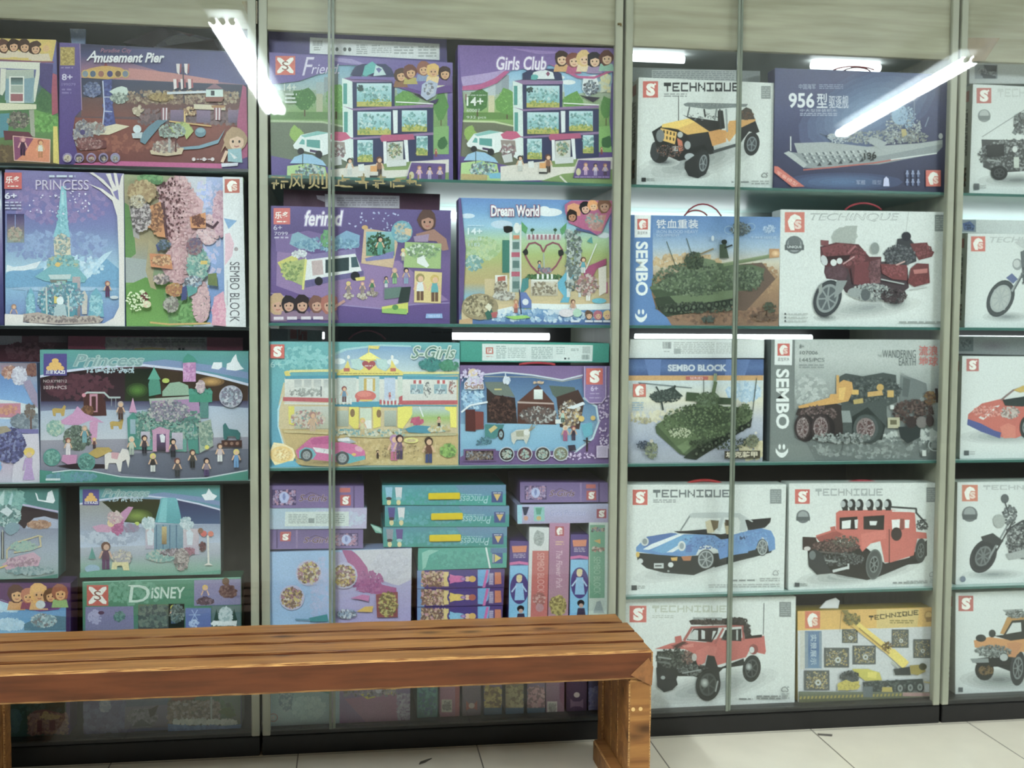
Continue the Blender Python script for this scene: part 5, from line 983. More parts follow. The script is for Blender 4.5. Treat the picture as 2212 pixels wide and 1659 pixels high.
a.sc('a8c49c 8cb070 c0d098', 60, 540, 600, 140, 90, 50).sc('4a8c8c 6aa8a8 d0dcd0', 30, 470, 720, 70, 60, 40).p('c8b484', [560, 850, 1600, 840, 1600, 1060, 560, 1080]).p('d0b888', [370, 1100, 900, 1040, 1600, 1010, 1600, 1080, 1000, 1090, 700, 1130, 370, 1200]).p('dfe8ea', [640, 1110, 900, 1050, 1250, 1060, 1600, 1050, 1600, 1100, 1200, 1110, 900, 1090, 700, 1160]).p('c89c68', [350, 1190, 460, 1170, 460, 1225, 350, 1225]).sc('8cb8d8 dce8f0 4a88c0', 60, 1000, 1150, 560, 50, 50)
a.r('2f7a6a', 705, 530, 765, 800).r('d8dcd8', 765, 450, 785, 960).r('d8dcd8', 850, 400, 862, 980).grad(['b0c4c4', '8ca4a0'], 785, 530, 850, 960)
for y in (630, 790): a.r('b03c5c', 780, y, 850, y+40)
for y in (545, 700, 870): a.r('5a7c78', 790, y, 845, y+60)
a.blob('20201e', 755, 440, 46, 36).e('dfe4e2', 825, 430, 26, 44).r('c8703c', 795, 490, 845, 520).p('4a9c5c', [862, 375, 915, 430, 900, 480, 865, 450]).p('4a9c5c', [1235, 385, 1180, 440, 1195, 490, 1230, 450]).grad(['d8dce0', 'b8b0b4'], 905, 480, 1190, 530)
for i in range(8): a.r('9c5c6c', 918+i*34, 485, 935+i*34, 525)
a.l('2c4a2c', 5, [952, 450, 952, 485]).l('2c4a2c', 5, [1140, 450, 1140, 485]).blob('2c5a38', 952, 445, 18, 14).blob('2c5a38', 1140, 445, 18, 14)
H_ = [1045, 640]; H1 = []
for i in range(25):
    t = PI*i/24; H1 += [1045-72+72*math.cos(t)-0, 620-72*math.sin(t)]
a.l('8c3a54', 14, [1040, 625, 1020, 575, 975, 550, 925, 560, 895, 610, 900, 670, 940, 740, 1000, 800, 1045, 830, 1090, 800, 1150, 740, 1190, 670, 1198, 610, 1170, 565, 1120, 550, 1070, 575, 1045, 625]).blob('2c302c', 897, 630, 22, 28).blob('2c302c', 1188, 635, 22, 28).l('a8b8b0', 10, [1045, 640, 1050, 770]).fig(1010, 790, 90, '1e1e24', '4a8ca4', '6a3a54').sc('b05c70 7ca0b0 4a6a7c', 26, 1060, 780, 50, 24, 26)
a.sc('3f6a3c 5a8a4c 2c4a30', 50, 1050, 835, 150, 18, 34, box=True)
for x in (990, 1030, 1070, 1105): a.r('e8ecea', x, 810, x+16, 850)
a.grad(['dad6cc', 'b4a890'], 940, 860, 1160, 990).sc('5a4a3c 8a7a5c e0d8c0', 40, 1050, 930, 95, 50, 34, box=True).r('e4e6e0', 940, 855, 1165, 868)
a.p('3fa8c8', [1160, 880, 1230, 790, 1300, 820, 1240, 900, 1260, 1000, 1250, 1045, 1180, 1045, 1210, 990, 1165, 930]).p('2c88ac', [1240, 900, 1300, 825, 1310, 850, 1255, 920, 1270, 1000]).p('3a8a8c', [870, 850, 920, 840, 920, 920, 880, 960, 900, 1000, 940, 1040, 945, 1095, 840, 1095, 850, 980]).p('4a68b0', [850, 960, 900, 960, 945, 1030, 945, 1090, 835, 1090]).e('d8dce4', 895, 1040, 26, 26).l('20284c', 8, [845, 940, 860, 1140])
a.grad(['e0e2dc', 'c0b49c'], 645, 820, 745, 1000).p('b0442c', [665, 835, 730, 825, 730, 865, 665, 870]).sc('4a3c34 8a7a64 d0c8b0', 40, 690, 930, 50, 60, 34).sc('dcdcd4 a8a498 6a5c50', 40, 720, 990, 90, 34, 34)
a.r('d0d8d8', 1235, 440, 1262, 1000).r('c0ccd0', 1330, 530, 1352, 1000).sc('4a5a54 8aa0a0 c8d0cc 3a4440', 90, 1290, 700, 60, 250, 40, box=True).p('4c9c9c', [1400, 540, 1440, 500, 1450, 560]).l('e0e4e4', 8, [1480, 560, 1380, 800]).p('9c2c64', [1370, 800, 1420, 740, 1560, 680, 1560, 730, 1480, 770, 1440, 850, 1390, 850]).p('b83074', [1520, 840, 1570, 880, 1570, 970, 1530, 960]).p('e0d8cc', [1495, 760, 1560, 740, 1560, 960, 1500, 990]).fig(1370, 800, 130, '6a3c2c', '4aa0b0', 'd0d4d4').fig(1410, 1030, 130, '5a3020', 'c05c84', 'e4e4e0').sc('6a5a54 d8d0c8 a84c54', 60, 1400, 900, 90, 90, 34).e('4ab0c8', 1500, 1030, 60, 22)
a.e('9c8c68', 520, 1080, 150, 110).sc('b8a880 6a5c40 d8c89c 3a3428', 90, 510, 1070, 120, 85, 36).p('2c6a5c', [560, 1130, 610, 1090, 640, 1160, 580, 1190]).p('b0404c', [610, 1130, 665, 1120, 655, 1170, 620, 1170]).p('e0dcc4', [560, 1080, 590, 1050, 620, 1080, 600, 1120])
a.fig(1285, 1130, 110, '6a3c2c', 'c08c74', 'd8d0d4').e('dcd4dc', 1230, 1130, 62, 34).e('a8d0b8', 1320, 1130, 36, 34)
for x, c in ((1300, '7ac0b0'), (1415, '6a4a34'), (1490, 'b0506c'), (1565, 'd8b468')): a.face(x, 1150, 26, c, 'd8a880') if x > 1350 else None; a.r('d8dce8', x-32, 1190, x+34, 1206)
a.p('8cc84c', [720, 1160, 900, 1150, 940, 1170, 800, 1185]).fig(815, 1130, 110, 'b07c4c', 'c86a44', '9c4a3c')
a.p('b0447c', [1220, 300, 1215, 240, 1270, 205, 1610, 205, 1600, 300, 1520, 470, 1480, 490, 1430, 465, 1250, 390]).p('d8884c', [1235, 290, 1240, 245, 1290, 225, 1350, 245, 1345, 330, 1260, 330]).p('3c4c88', [1310, 430, 1420, 450, 1500, 500, 1420, 470, 1310, 450]).face(1275, 335, 36, '2a1c18', 'b8784c').face(1385, 270, 38, '1c1820', 'dca88c').face(1450, 250, 32, 'e08c30', 'e0b080').face(1540, 250, 44, '7a4a2c', 'b8886c').p('b8786c', [1400, 340, 1560, 320, 1520, 460, 1440, 450]).sc('c8948c 4aa8a8 a86c64', 30, 1460, 370, 70, 60, 34)
a.part('title').to('Dream World', 'eef0f4', '9c4c70', 612, 245, 1005, 335, w=7, bold=.03).part('front_print').t('14+', 'e0ecf0', 418, 430, 538, 485, bold=.02).micro('b8d4e4', 418, 405, 555, 418, 1).t('60013', 'c0d4dc', 425, 510, 530, 535).t('1182', 'c0d4dc', 425, 555, 520, 582).p('6a4a94', [1580, 400, 1610, 250, 1610, 1230, 1590, 1220]).p('5a3f82', [345, 180, 362, 190, 402, 600, 385, 1000, 345, 1220]); a.done()
# third shelf
a = box('dark grey box lying behind the sunny mansion playset, pink cord on top', I4, [650, 76, 1590, 76, 1590, 240, 650, 240], Y=.2, d=.2, side='3a3f44', base='34393f')
a.micro('22262c', 1420, 92, 1585, 122, 1).done(); handle(a, 735, 1040, 165, 92, '8a5560', -.02, .003)
a = box('white and red carton scrap seen behind the sunny mansion playset', I4, [90, 75, 520, 92, 515, 215, 90, 215], Y=.3, d=.05, side='cfd2d4', base='d5d9dc')
a.grad(['93a0ab', 'a9b4bc'], 90, 70, 235, 230).p('cc5a5c', [255, 75, 310, 80, 310, 160, 255, 160]).p('b84048', [320, 80, 355, 85, 355, 170, 320, 170]).p('cc5a5c', [330, 90, 395, 90, 395, 172, 360, 172, 360, 120, 335, 130]).t('厂', 'f2f2f2', 330, 90, 390, 130); a.done()
a = box('turquoise playset box picturing a two-storey seaside mansion and pink car', I4, [65, 182, 1652, 192, 1645, 1200, 72, 1215], z0=.957, Y=.05, d=.1, side='8fb8bc', base=['5fb0b4', '58a8b4', '4a9cb8', '48a0bc'])
a.p(('5f94c4', 'c0d4d8'), [620, 300, 760, 230, 1050, 210, 1260, 230, 1650, 330, 1650, 440, 620, 440]).p('9ccad0', [480, 340, 700, 240, 1000, 205, 1250, 215, 1250, 228, 1000, 220, 720, 255, 500, 350]).e('dfe8ea', 660, 345, 50, 24).e('dce6ea', 1100, 350, 50, 26).sc('7cc4c4 4a9ca4 8cd0d0', 60, 350, 320, 220, 100, 60)
a.p('cdb98c', [200, 520, 1640, 460, 1640, 1200, 350, 1205, 210, 1050, 160, 880, 160, 700]).p('a8d4e4', [200, 610, 165, 740, 160, 880, 215, 1060, 200, 1050, 150, 880, 150, 740]).p('c4a868', [180, 900, 1640, 940, 1640, 1200, 350, 1205, 230, 1060]).sc('b49858 d4bc80', 60, 1000, 1080, 560, 100, 50)
a.grad(['dcdcd4', 'd0d0cc'], 210, 480, 1625, 680); a.l('dcd488', 20, [215, 450, 260, 425, 600, 420, 1180, 440, 1640, 440]).p('dcc84c', [205, 430, 235, 420, 260, 460, 220, 475]).l('2f94b0', 26, [220, 478, 600, 474, 1630, 484]).l('b83c48', 34, [205, 655, 600, 665, 1180, 685, 1625, 683]).l('d8d8d0', 14, [210, 690, 620, 696]).l('2c88a4', 22, [620, 705, 1180, 715]).l('4a9cb0', 12, [1185, 708, 1625, 712])
for x in (290, 370, 450, 530): a.grad(['b4b8b8', 'c8ccc8'], x, 495, x+60, 560); a.r('d5d8d4', x+5, 560, x+60, 640)
a.r('5f6468', 505, 550, 515, 635).sc('8a8c88 b0b4b0', 30, 380, 600, 140, 30, 30)
a.r('c8d0cc', 640, 480, 800, 690).r('b8ccc8', 820, 470, 990, 690).r('c9a83c', 862, 485, 955, 590).r('d8dcd4', 885, 490, 935, 600).r('b4c4dc', 1030, 480, 1120, 670).r('c8d4c8', 1140, 470, 1180, 690)
for x in (1245, 1440):
    for k in range(4): a.r('b83c40' if k % 2 == 0 else 'e8e4e0', x+25+k*22, 500, x+47+k*22, 530)
    a.r('8cb0bc', x, 535, x+105, 612); a.r('dfe4e4', x+48, 535, x+54, 612); a.sc('3f5a6c d8e4e8', 12, x+50, 590, 40, 20, 26)
a.sc('5a6064 b8b8b4', 18, 1385, 580, 30, 60, 20).sc('b0544c 8c8c88', 14, 1590, 560, 30, 60, 20)
a.p('e0cc4c', [640, 440, 700, 400, 730, 335, 750, 400, 800, 420, 850, 400, 880, 340, 810, 330, 900, 270, 1015, 330, 940, 340, 975, 400, 1040, 430, 1080, 390, 1090, 330, 1130, 400, 1180, 430, 1185, 460, 640, 460]).p('f0e468', [810, 325, 860, 295, 910, 270, 960, 300, 1010, 330]).l('e0c84c', 8, [900, 280, 905, 215]).p('dcc850', [905, 215, 995, 220, 980, 245, 910, 240]).p('b4d4d0', [750, 330, 830, 320, 860, 400, 830, 420, 770, 400]).p('b4d4d0', [960, 320, 1050, 330, 1060, 400, 1030, 420, 980, 390]).e('a83844', 875, 365, 28, 24).e('a83844', 930, 365, 28, 24).p('a83844', [848, 372, 958, 372, 905, 420]).micro('e0d0d0', 870, 375, 935, 390, 1).r('b84c3c', 695, 400, 745, 428).r('b84c3c', 1080, 400, 1125, 428).micro('8a7c3c', 670, 440, 1160, 452, 1).e('e8e8e4', 735, 310, 12, 16).e('e8e8e4', 1095, 310, 12, 16)
a.e('c84c44', 875, 630, 88, 46).e('d86c5c', 865, 615, 60, 24).p('2c94b0', [750, 680, 990, 675, 990, 720, 760, 722]).r('e0c44c', 830, 660, 930, 672)
for x in range(630, 760, 30): a.r('d8dcdc', x, 650, x+12, 700)
for x in range(1010, 1170, 30): a.r('dcdfdf', x, 655, x+12, 705)
a.fig(700, 680, 130, '8a3c40', '5f88a8', '6a4a50').fig(1075, 660, 60, 'b0405c', 'b0405c', 'd0a0a8').p('b83c48', [1150, 640, 1180, 625, 1180, 700, 1150, 700])
a.grad(['c8ccc4', 'b4b49c'], 290, 715, 600, 900).grad(['b4c8d0', '9cbc5c', 'd0bca0'], 1250, 720, 1570, 900)
a.p('dcd03c', [240, 715, 290, 715, 290, 870, 245, 860]).p('dccc3c', [740, 720, 820, 720, 820, 900, 780, 900, 740, 860]).p('dccc3c', [935, 720, 1000, 720, 1000, 880, 940, 900]).p('e4d83c', [1140, 720, 1260, 715, 1260, 780, 1230, 830, 1180, 900, 1140, 890]).p('ecdf3c', [1530, 720, 1625, 720, 1625, 890, 1575, 890, 1570, 760, 1530, 740]).grad(['b4bcb0', '98a090'], 640, 750, 735, 880).grad(['b4bcb0', '98a090'], 1030, 750, 1130, 880).r('c8d4c0', 830, 730, 925, 900).r('e0e0dc', 860, 830, 925, 900).e('8a6a44', 768, 770, 20, 34).e('8a6a44', 985, 775, 20, 34)
a.sc('a83c5c d8c8b0 4aa0a0 b89468 e0dcd0', 120, 400, 820, 140, 70, 34).fig(440, 930, 170, 'b07c74', 'c8a484', 'c8a88c').e('b0c84c', 1330, 850, 10).sc('b0305c c83c70', 26, 1300, 835, 50, 30, 30).p('2c88a4', [1200, 900, 1290, 870, 1420, 880, 1410, 940, 1230, 930]).p('8cb48c', [1440, 890, 1510, 870, 1540, 900, 1500, 930]).sc('c8a43c e0dcc8 5aa0a0', 30, 1480, 900, 90, 30, 34).l('dfe4e4', 10, [1320, 720, 1350, 800]).fig(1480, 880, 80, '8a4c34', 'c8a484', '3a3034')
a.l('c8b47c', 20, [210, 920, 560, 935]).p('2c94a8', [600, 900, 780, 905, 780, 950, 620, 930]).p('b8b084', [700, 950, 960, 940, 1240, 940, 1620, 935, 1620, 955, 1200, 965, 960, 975, 720, 965]).sc('2c94a8 c8b47c e0dcc8', 60, 900, 930, 300, 24, 34, box=True).fig(850, 950, 140, 'd8b84c', 'c8c090', 'c0a878')
a.soft('c4a868', '8a744c', 600, 1175, 320, 34, 4).p('c85090', [300, 1080, 380, 1010, 430, 970, 570, 955, 600, 1010, 700, 1010, 800, 1030, 870, 1080, 875, 1140, 740, 1180, 620, 1170, 320, 1140]).p('b83c84', [420, 1000, 450, 975, 570, 958, 590, 1020, 440, 1030]).p('5cb0bc', [330, 1080, 380, 1050, 440, 1060, 470, 1110, 440, 1150, 330, 1140]).p('4aa8b4', [625, 1110, 680, 1080, 760, 1110, 780, 1130, 870, 1120, 875, 1150, 740, 1185, 640, 1170]).p('dfdfe2', [440, 1050, 600, 1070, 600, 1110, 470, 1090]).p('a8b0bc', [640, 1000, 720, 965, 800, 1010, 740, 1020]).p('dcdce0', [640, 980, 740, 970, 750, 1000, 650, 1000]).t('7', 'a0a0a8', 525, 1070, 545, 1095).wheel(390, 1115, 50, 52, '54585c', 'a4a8ac', '8a8e92'); a.wheel(685, 1140, 56, 56, '54585c', 'a4a8ac', '8a8e92'); a.e('dc98b8', 820, 1065, 34, 22, 20).e('d8b03c', 780, 1110, 18, 12)
a.fig(1110, 1160, 210, 'b07cb0', 'b888b8', 'b8507c').fig(1155, 1150, 200, '4a2c34', '7a5a7c', '4a3a5c').fig(1395, 1180, 210, '4a3424', '6a4030', '2f4078').fig(975, 1145, 70, '3a2a24', '4a3a30', '3a2a24').e('dcd470', 1250, 995, 60, 24).e('c8b07c', 1250, 997, 40, 13).sc('8a744c a08858', 20, 1180, 1080, 240, 60, 18).sc('7ca83c 9cc858 4a6a3c', 60, 1555, 1080, 60, 50, 40)
a.p('f0dca8', [90, 1080, 120, 1010, 200, 1020, 280, 1060, 300, 1120, 270, 1180, 130, 1195, 95, 1140]).soft('e8b83c', 'f0e0b0', 185, 1110, 95, 70, 4).sc('d8a43c e0c88c', 20, 190, 1110, 70, 50, 24).p('4aa8c8', [80, 1215, 240, 1165, 290, 1160, 350, 1215])
a.logo(92, 205, 208, 320).t('6+', 'a8d4d4', 92, 345, 185, 395).part('title').to('S-Girls', '6f9484', 'd8e4dc', 1250, 220, 1615, 322, w=8, shear=.35, bold=.01).part('front_print').sc('2c8484 3f9c94 206a6c', 60, 1410, 370, 90, 50, 34).sc('4a9c7c 2c7c5c', 40, 1560, 380, 80, 40, 34); a.done()
a = box('teal flat box with a white barcode panel lying on the winter lodge box', J4, [360, 180, 1587, 197, 1582, 355, 358, 350], Y=.06, d=.2, side='1f8f80', base=['2a9c8c', '1f9484'])
a.p('d5e2e0', [540, 200, 1452, 212, 1447, 345, 540, 340]).p('c05a44', [570, 230, 630, 230, 632, 285, 570, 285]).r('dfe6e4', 582, 240, 620, 275).t('P', 'c05a44', 590, 243, 612, 272, bold=.03).micro('c08a80', 572, 300, 630, 312, 1).micro('9ab0b0', 655, 215, 740, 325, 7).micro('a8bcbc', 750, 230, 900, 320, 6).micro('9ab0b0', 945, 225, 1120, 325, 7).micro('a8bcbc', 1150, 225, 1220, 290, 4).micro('98acac', 1270, 238, 1335, 262, 2).r('4a5a5c', 1215, 315, 1232, 330).r('8a9a9c', 1245, 315, 1260, 330).r('b8c6c6', 1365, 222, 1430, 280).bars('7d8f90', 1360, 290, 1425, 330); a.done(); handle(a, 845, 1140, 372, 358, 'a83a44', -.012, .004)
a = box('purple playset box picturing a brown winter lodge in snow, third shelf', J4, [357, 378, 1602, 385, 1595, 1195, 355, 1197], z0=.957, Y=.045, d=.09, side='6a4f86', base=['7a5c94', '8468a0', '785a98', '70508c'])
a.p(('2f5a90', '7cb0d0'), [370, 480, 560, 450, 730, 440, 950, 460, 1200, 500, 1360, 480, 1380, 640, 1480, 720, 1490, 850, 1440, 980, 1300, 1090, 650, 1080, 500, 1060, 360, 1130, 360, 560]).l('c8d0dc', 12, [540, 455, 720, 436, 950, 458, 1200, 500, 1365, 460]).l('a8a890', 6, [560, 470, 950, 475, 1200, 512, 1360, 480]).l('bcd8e4', 16, [1375, 650, 1480, 720, 1500, 850, 1450, 985, 1310, 1095]).sc('8cc0e0 5a94c8 c0dcec', 60, 460, 640, 90, 100, 34).p(('7cb4d4', '6aa8cc'), [360, 860, 1460, 860, 1430, 990, 1300, 1085, 650, 1075, 360, 1090])
a.p('6f7c74', [560, 515, 740, 515, 810, 640, 640, 620, 575, 560]).p('3c2c28', [575, 560, 640, 620, 810, 645, 830, 860, 580, 850]).p('5a6a60', [1090, 545, 1300, 560, 1330, 640, 1190, 690, 1120, 620]).p('4c342c', [1150, 640, 1330, 580, 1380, 680, 1340, 910, 1180, 890]).p('5c3428', [830, 680, 970, 560, 1000, 540, 1130, 690, 1150, 870, 830, 860]).p('b8a098', [830, 675, 1130, 690, 1130, 702, 830, 690]).grad(['e4ece8', 'c8d4d0'], 965, 578, 1038, 658).r('c8b85c', 640, 570, 700, 582)
a.sc('2c1c1a 4a3028 6a4438 1c1414', 140, 700, 740, 110, 110, 34).sc('2c1c1a 4a3028 6a4438 d0d4d4', 140, 1000, 790, 150, 70, 34).sc('3c2420 5c3a30 e0e4e4 c8a04c', 90, 1260, 780, 90, 110, 34).l('dce4ec', 14, [370, 760, 440, 705, 580, 680]).p('7a2c24', [400, 750, 550, 760, 550, 900, 400, 915]).p('3c1818', [430, 790, 460, 790, 460, 880, 430, 880]).p('58201c', [400, 740, 480, 740, 485, 920, 400, 915]).p('dce4ec', [1230, 730, 1370, 680, 1385, 700, 1290, 740]).r('dfe4e4', 1140, 825, 1190, 860).sc('e0e4ec b0c4dc', 30, 740, 500, 26, 30, 26).l('c8d4e0', 8, [730, 440, 730, 510]).sc('e8c89c c0a080', 10, 1000, 520, 40, 10, 20)
a.p('3c8484', [560, 860, 720, 865, 700, 920, 640, 980, 560, 970]).p('c8b46c', [590, 905, 640, 870, 665, 890, 610, 935]).wheel(693, 945, 26, 46, '3a3434', '6a6460', '9cc0d0').l('3f6c88', 14, [600, 980, 490, 1030]).l('3f6c88', 8, [590, 970, 520, 990]).sc('5a94a4 2c5c6c', 20, 560, 1000, 60, 30, 24)
a.p('c8c8bc', [775, 940, 820, 910, 930, 900, 930, 960, 900, 1030, 880, 990, 820, 990, 800, 1030, 780, 1000]).p('a8a890', [815, 920, 880, 915, 880, 965, 820, 965]).e('dcdcd8', 905, 930, 26, 24).l('a89468', 8, [925, 920, 950, 870]).l('a89468', 8, [935, 915, 970, 885])
a.fig(895, 870, 110, 'd0d4dc', '7cb8c8', '6aa8c0').fig(625, 860, 110, 'b04c30', 'dfe0e4', 'a8b0c0').fig(780, 850, 80, 'a85c3c', 'c8785c', '5a3c40').fig(1090, 980, 120, 'd8b8c4', 'e0e8f0', 'c8dcec').fig(1222, 1005, 130, 'd8c8b0', 'a85080', 'a04878', dress=True, low='a04878') if 0 else a.fig(1222, 1005, 130, 'd8c8b0', 'a85080', 'a04878')
a.fig(1290, 1000, 120, '8a3c44', '3c3444', '4c3c50').fig(1200, 850, 110, '20282c', 'b0d0c0', '4c6a60').p('4aa8c0', [1350, 870, 1440, 850, 1450, 950, 1380, 980]).e('d8b44c', 1355, 820, 24, 24).e('d8b44c', 1450, 815, 20, 20).e('dcc46c', 1320, 800, 12).l('3c2c28', 14, [1400, 980, 1400, 1090]).l('3c2c28', 8, [1370, 1000, 1430, 1010]).sc('c8a8d8 e0d0ec', 24, 1300, 1130, 200, 30, 22).sc('b89cc8 d8c8e4', 30, 1540, 830, 40, 240, 24, box=True)
a.r('6a4880', 385, 1065, 650, 1165).r('2c1c20', 400, 1078, 630, 1155).sc('6a4c40 a88c6c 3c2824 8a9cb0', 60, 515, 1118, 105, 32, 28, box=True)
for x, c in ((740, '3c3030'), (888, '5c2c38'), (1036, '4a4440'), (1184, '7c7c60')): a.e('c0c8d4', x, 1108, 63, 60, n=24).e(c, x, 1108, 56, 53, n=24).sc('8ac0bc c8c8b8 6a4c48', 20, x, 1110, 38, 34, 24)
a.p('3c3444', [1240, 1040, 1300, 1035, 1310, 1080, 1250, 1090]).r('c8b8d4', 1478, 1045, 1572, 1145).r('b4a4c4', 1488, 1055, 1562, 1135)
a.p('8468a4', [1380, 385, 1555, 385, 1555, 640, 1520, 690, 1420, 690, 1380, 640]).l('c8b4d8', 6, [1380, 385, 1380, 640, 1420, 690, 1520, 690, 1555, 640, 1555, 385]).logo(1392, 402, 1530, 537); a.t('6+', 'c8b8dc', 1430, 548, 1490, 592, bold=.02).micro('b0a0c8', 1425, 605, 1500, 620, 1).micro('b0a0c8', 1418, 640, 1515, 655, 1)
a.e('e0c8a0', 462, 440, 40, 36).p('c8ccd8', [390, 530, 430, 470, 500, 460, 550, 520, 540, 560, 470, 580, 400, 570]).part('title').to('S-Girls', '9a6c54', 'e0dce4', 395, 515, 548, 570, w=5, bold=.03).part('front_print').sc('dcd4ec b8a4d4', 30, 460, 470, 100, 70, 28); a.done()
# loose stack and spine row on the lower shelves
ZL = .5
def flat(label, crop, q, side, base, Y=.06, d=.3, **k): return box(label, crop, q, Y=Y, d=d, side=side, base=base, **k)
def purple_end(lab, q, flip=False, Y=.06):
    a = flat(lab, K4, q, '5f4a7c', ['6f5890', '7c64a0'], Y=Y); x0, y0, x1, y1 = q[0], q[1], q[4], q[5]; w, h = x1-x0, y1-y0
    f = (lambda t: x0+w*(1-t)) if flip else (lambda t: x0+w*t)
    R = lambda c, t0, u0, t1, u1: a.r(c, min(f(t0), f(t1)), y0+h*u0, max(f(t0), f(t1)), y0+h*u1)
    R('4a3a6c', .05, .18, .3, .88); c = (f(.05)+f(.3))/2; a.sc('6a5a90 b0a4d0 c07c8c', 40, c, y0+h*.53, w*.11, h*.3, 34, box=True).e('a8b4e0', c, y0+h*.53, w*.05, h*.26).e('6c7cc0', c, y0+h*.5, w*.015, h*.16)
    R('8c74a8', .68, .0, .70, 1); R('5a4478', .89, .0, .905, 1); R('bc5048', .75, .1, .86, .3)
    lx0, lx1 = sorted((f(.755), f(.865))); a.logo(lx0, y0+h*(.42 if not flip else .15), lx1, y0+h*(.9 if not flip else .62), red='b83c40')
    tx0, tx1 = sorted((f(.33), f(.62))); a.part('title').to('S-Girls', '6a4c34', 'a890b4', tx0, y0+h*.4, tx1, y0+h*.7, w=4, shear=.3).part('front_print').l('5a4050', 4, [tx0+w*.04, y0+h*.5, tx0+w*.12, y0+h*.3, tx0+w*.2, y0+h*.42, tx1, y0+h*.62])
    a.done(); return a
purple_end('mauve flat box, topmost of the left stack of three on the fourth shelf', [65, 187, 862, 190, 862, 370, 65, 372])
a = flat('pale blue flat box with a barcode panel, middle of the left stack of three', K4, [57, 375, 887, 370, 884, 541, 55, 547], 'a8b8cc', ['a4c0d4', 'a8bcd4'])
a.p('b4acd0', [560, 370, 890, 370, 890, 545, 600, 545]).sc('b8ccdc b4b8d8', 60, 600, 460, 270, 70, 50).p('d0dcd8', [215, 402, 738, 400, 738, 520, 210, 522]).micro('9cacac', 240, 420, 400, 500, 6).r('8a9898', 405, 455, 455, 495).micro('a0b0ae', 465, 420, 600, 500, 6).micro('a0b0ae', 620, 415, 705, 500, 5); a.done()
purple_end('mauve flat box, lowest of the left stack of three on the fourth shelf', [65, 551, 857, 549, 855, 702, 68, 712], True)
a = box('large pale blue and pink playset box standing on the bottom middle shelf', K4, [60, 735, 1256, 702, 1240, 2118, 55, 2150], z0=.082, Y=.05, d=.1, side='7a88ac', base=['8cb4dc', '8cb8e4', '84b4e4', '7cb0e0', '8cc0d8', '98c8d4', '8cb8c8'])
a.grad(['a8a0cc', 'a8a4d0', 'a094cc', '9c8cc0', 'a070a4', '94508c'], 600, 735, 1260, 2140); a.p('8cb4e0', [60, 735, 610, 735, 540, 1000, 620, 1320, 60, 1340]).sc('a0b4dc b0b8e0 98b0dc', 60, 520, 1050, 100, 280, 60)
a.p('a84c8c', [680, 715, 760, 720, 850, 790, 900, 870, 910, 960, 1000, 1000, 1130, 1030, 1130, 1080, 960, 1080, 850, 1060, 820, 940, 740, 840]).p('c8c8d4', [770, 720, 1256, 700, 1256, 960, 1150, 1010, 1100, 1000, 990, 960, 910, 950, 890, 860, 830, 780]).sc('d0d0dc b8b8c8 c4c4d4', 60, 1080, 840, 140, 110, 60).sc('a85090 b468a0 8c4484', 60, 900, 980, 120, 90, 40)
for x, y, r_ in ((408, 905, 108), (270, 1105, 104), (700, 925, 110)): a.soft('a8b4dc', 'c0b4d0', x, y, r_, r_, 2).sc('a8508c c8a838 5a3428 d8c84c e8e0d0 3a2420 8a5a8c', 110, x, y, r_*.8, r_*.8, 36)
a.p('8c3c44', [960, 1080, 1140, 1060, 1140, 1270, 970, 1270]).sc('3c2424 d0c878 5c3c34 c8b44c', 90, 1060, 1160, 75, 100, 34).p('d8ac2c', [800, 1220, 870, 1180, 940, 1175, 930, 1225]).p('c06ca8', [750, 1110, 850, 1080, 910, 1090, 900, 1140, 830, 1120]).p('2c8c94', [410, 1270, 560, 1240, 570, 1300, 420, 1300]).l('4a8cac', 10, [300, 1280, 420, 1285]).sc('3c5c84 8ca8c8 4c3c44 e0e4ec', 60, 720, 1240, 80, 34, 30)
a.crop(560, 1480, 3.687).p(('7aa4a8', '9cb8bc'), [40, -60, 565, -60, 565, 320, 40, 320]).p('3c8c84', [430, -60, 565, -60, 565, 60, 480, 40]).sc('6a8c94 a8c0c4 5c7c88', 50, 220, 90, 60, 110, 30).sc('98b8bc a8c8c4', 40, 400, 170, 130, 100, 60).r('8cb4c8', 50, 60, 100, 310).ring('a07c74', 112, 240, 30, 26, 8).r('b8b8b4', 98, 225, 126, 255)
a.p(('7c74a4', '8a6090'), [600, -60, 1210, -60, 1210, 300, 640, 300]).r('8cacbc', 590, 0, 640, 300).p('a06c90', [680, 100, 1100, 60, 1100, 290, 850, 290]).p('c8b844', [800, 65, 870, 55, 930, 90, 860, 105]).r('c8b458', 990, -20, 1085, 70).sc('5c4c4c 8a8c9c b8a8b4', 60, 900, 20, 240, 60, 36, box=True).sc('a8a0b8 b8b4c8 8c7ca4', 60, 1150, 170, 50, 100, 34, box=True).e('b8b8cc', 950, 30, 26, 30); a.done()
a = None
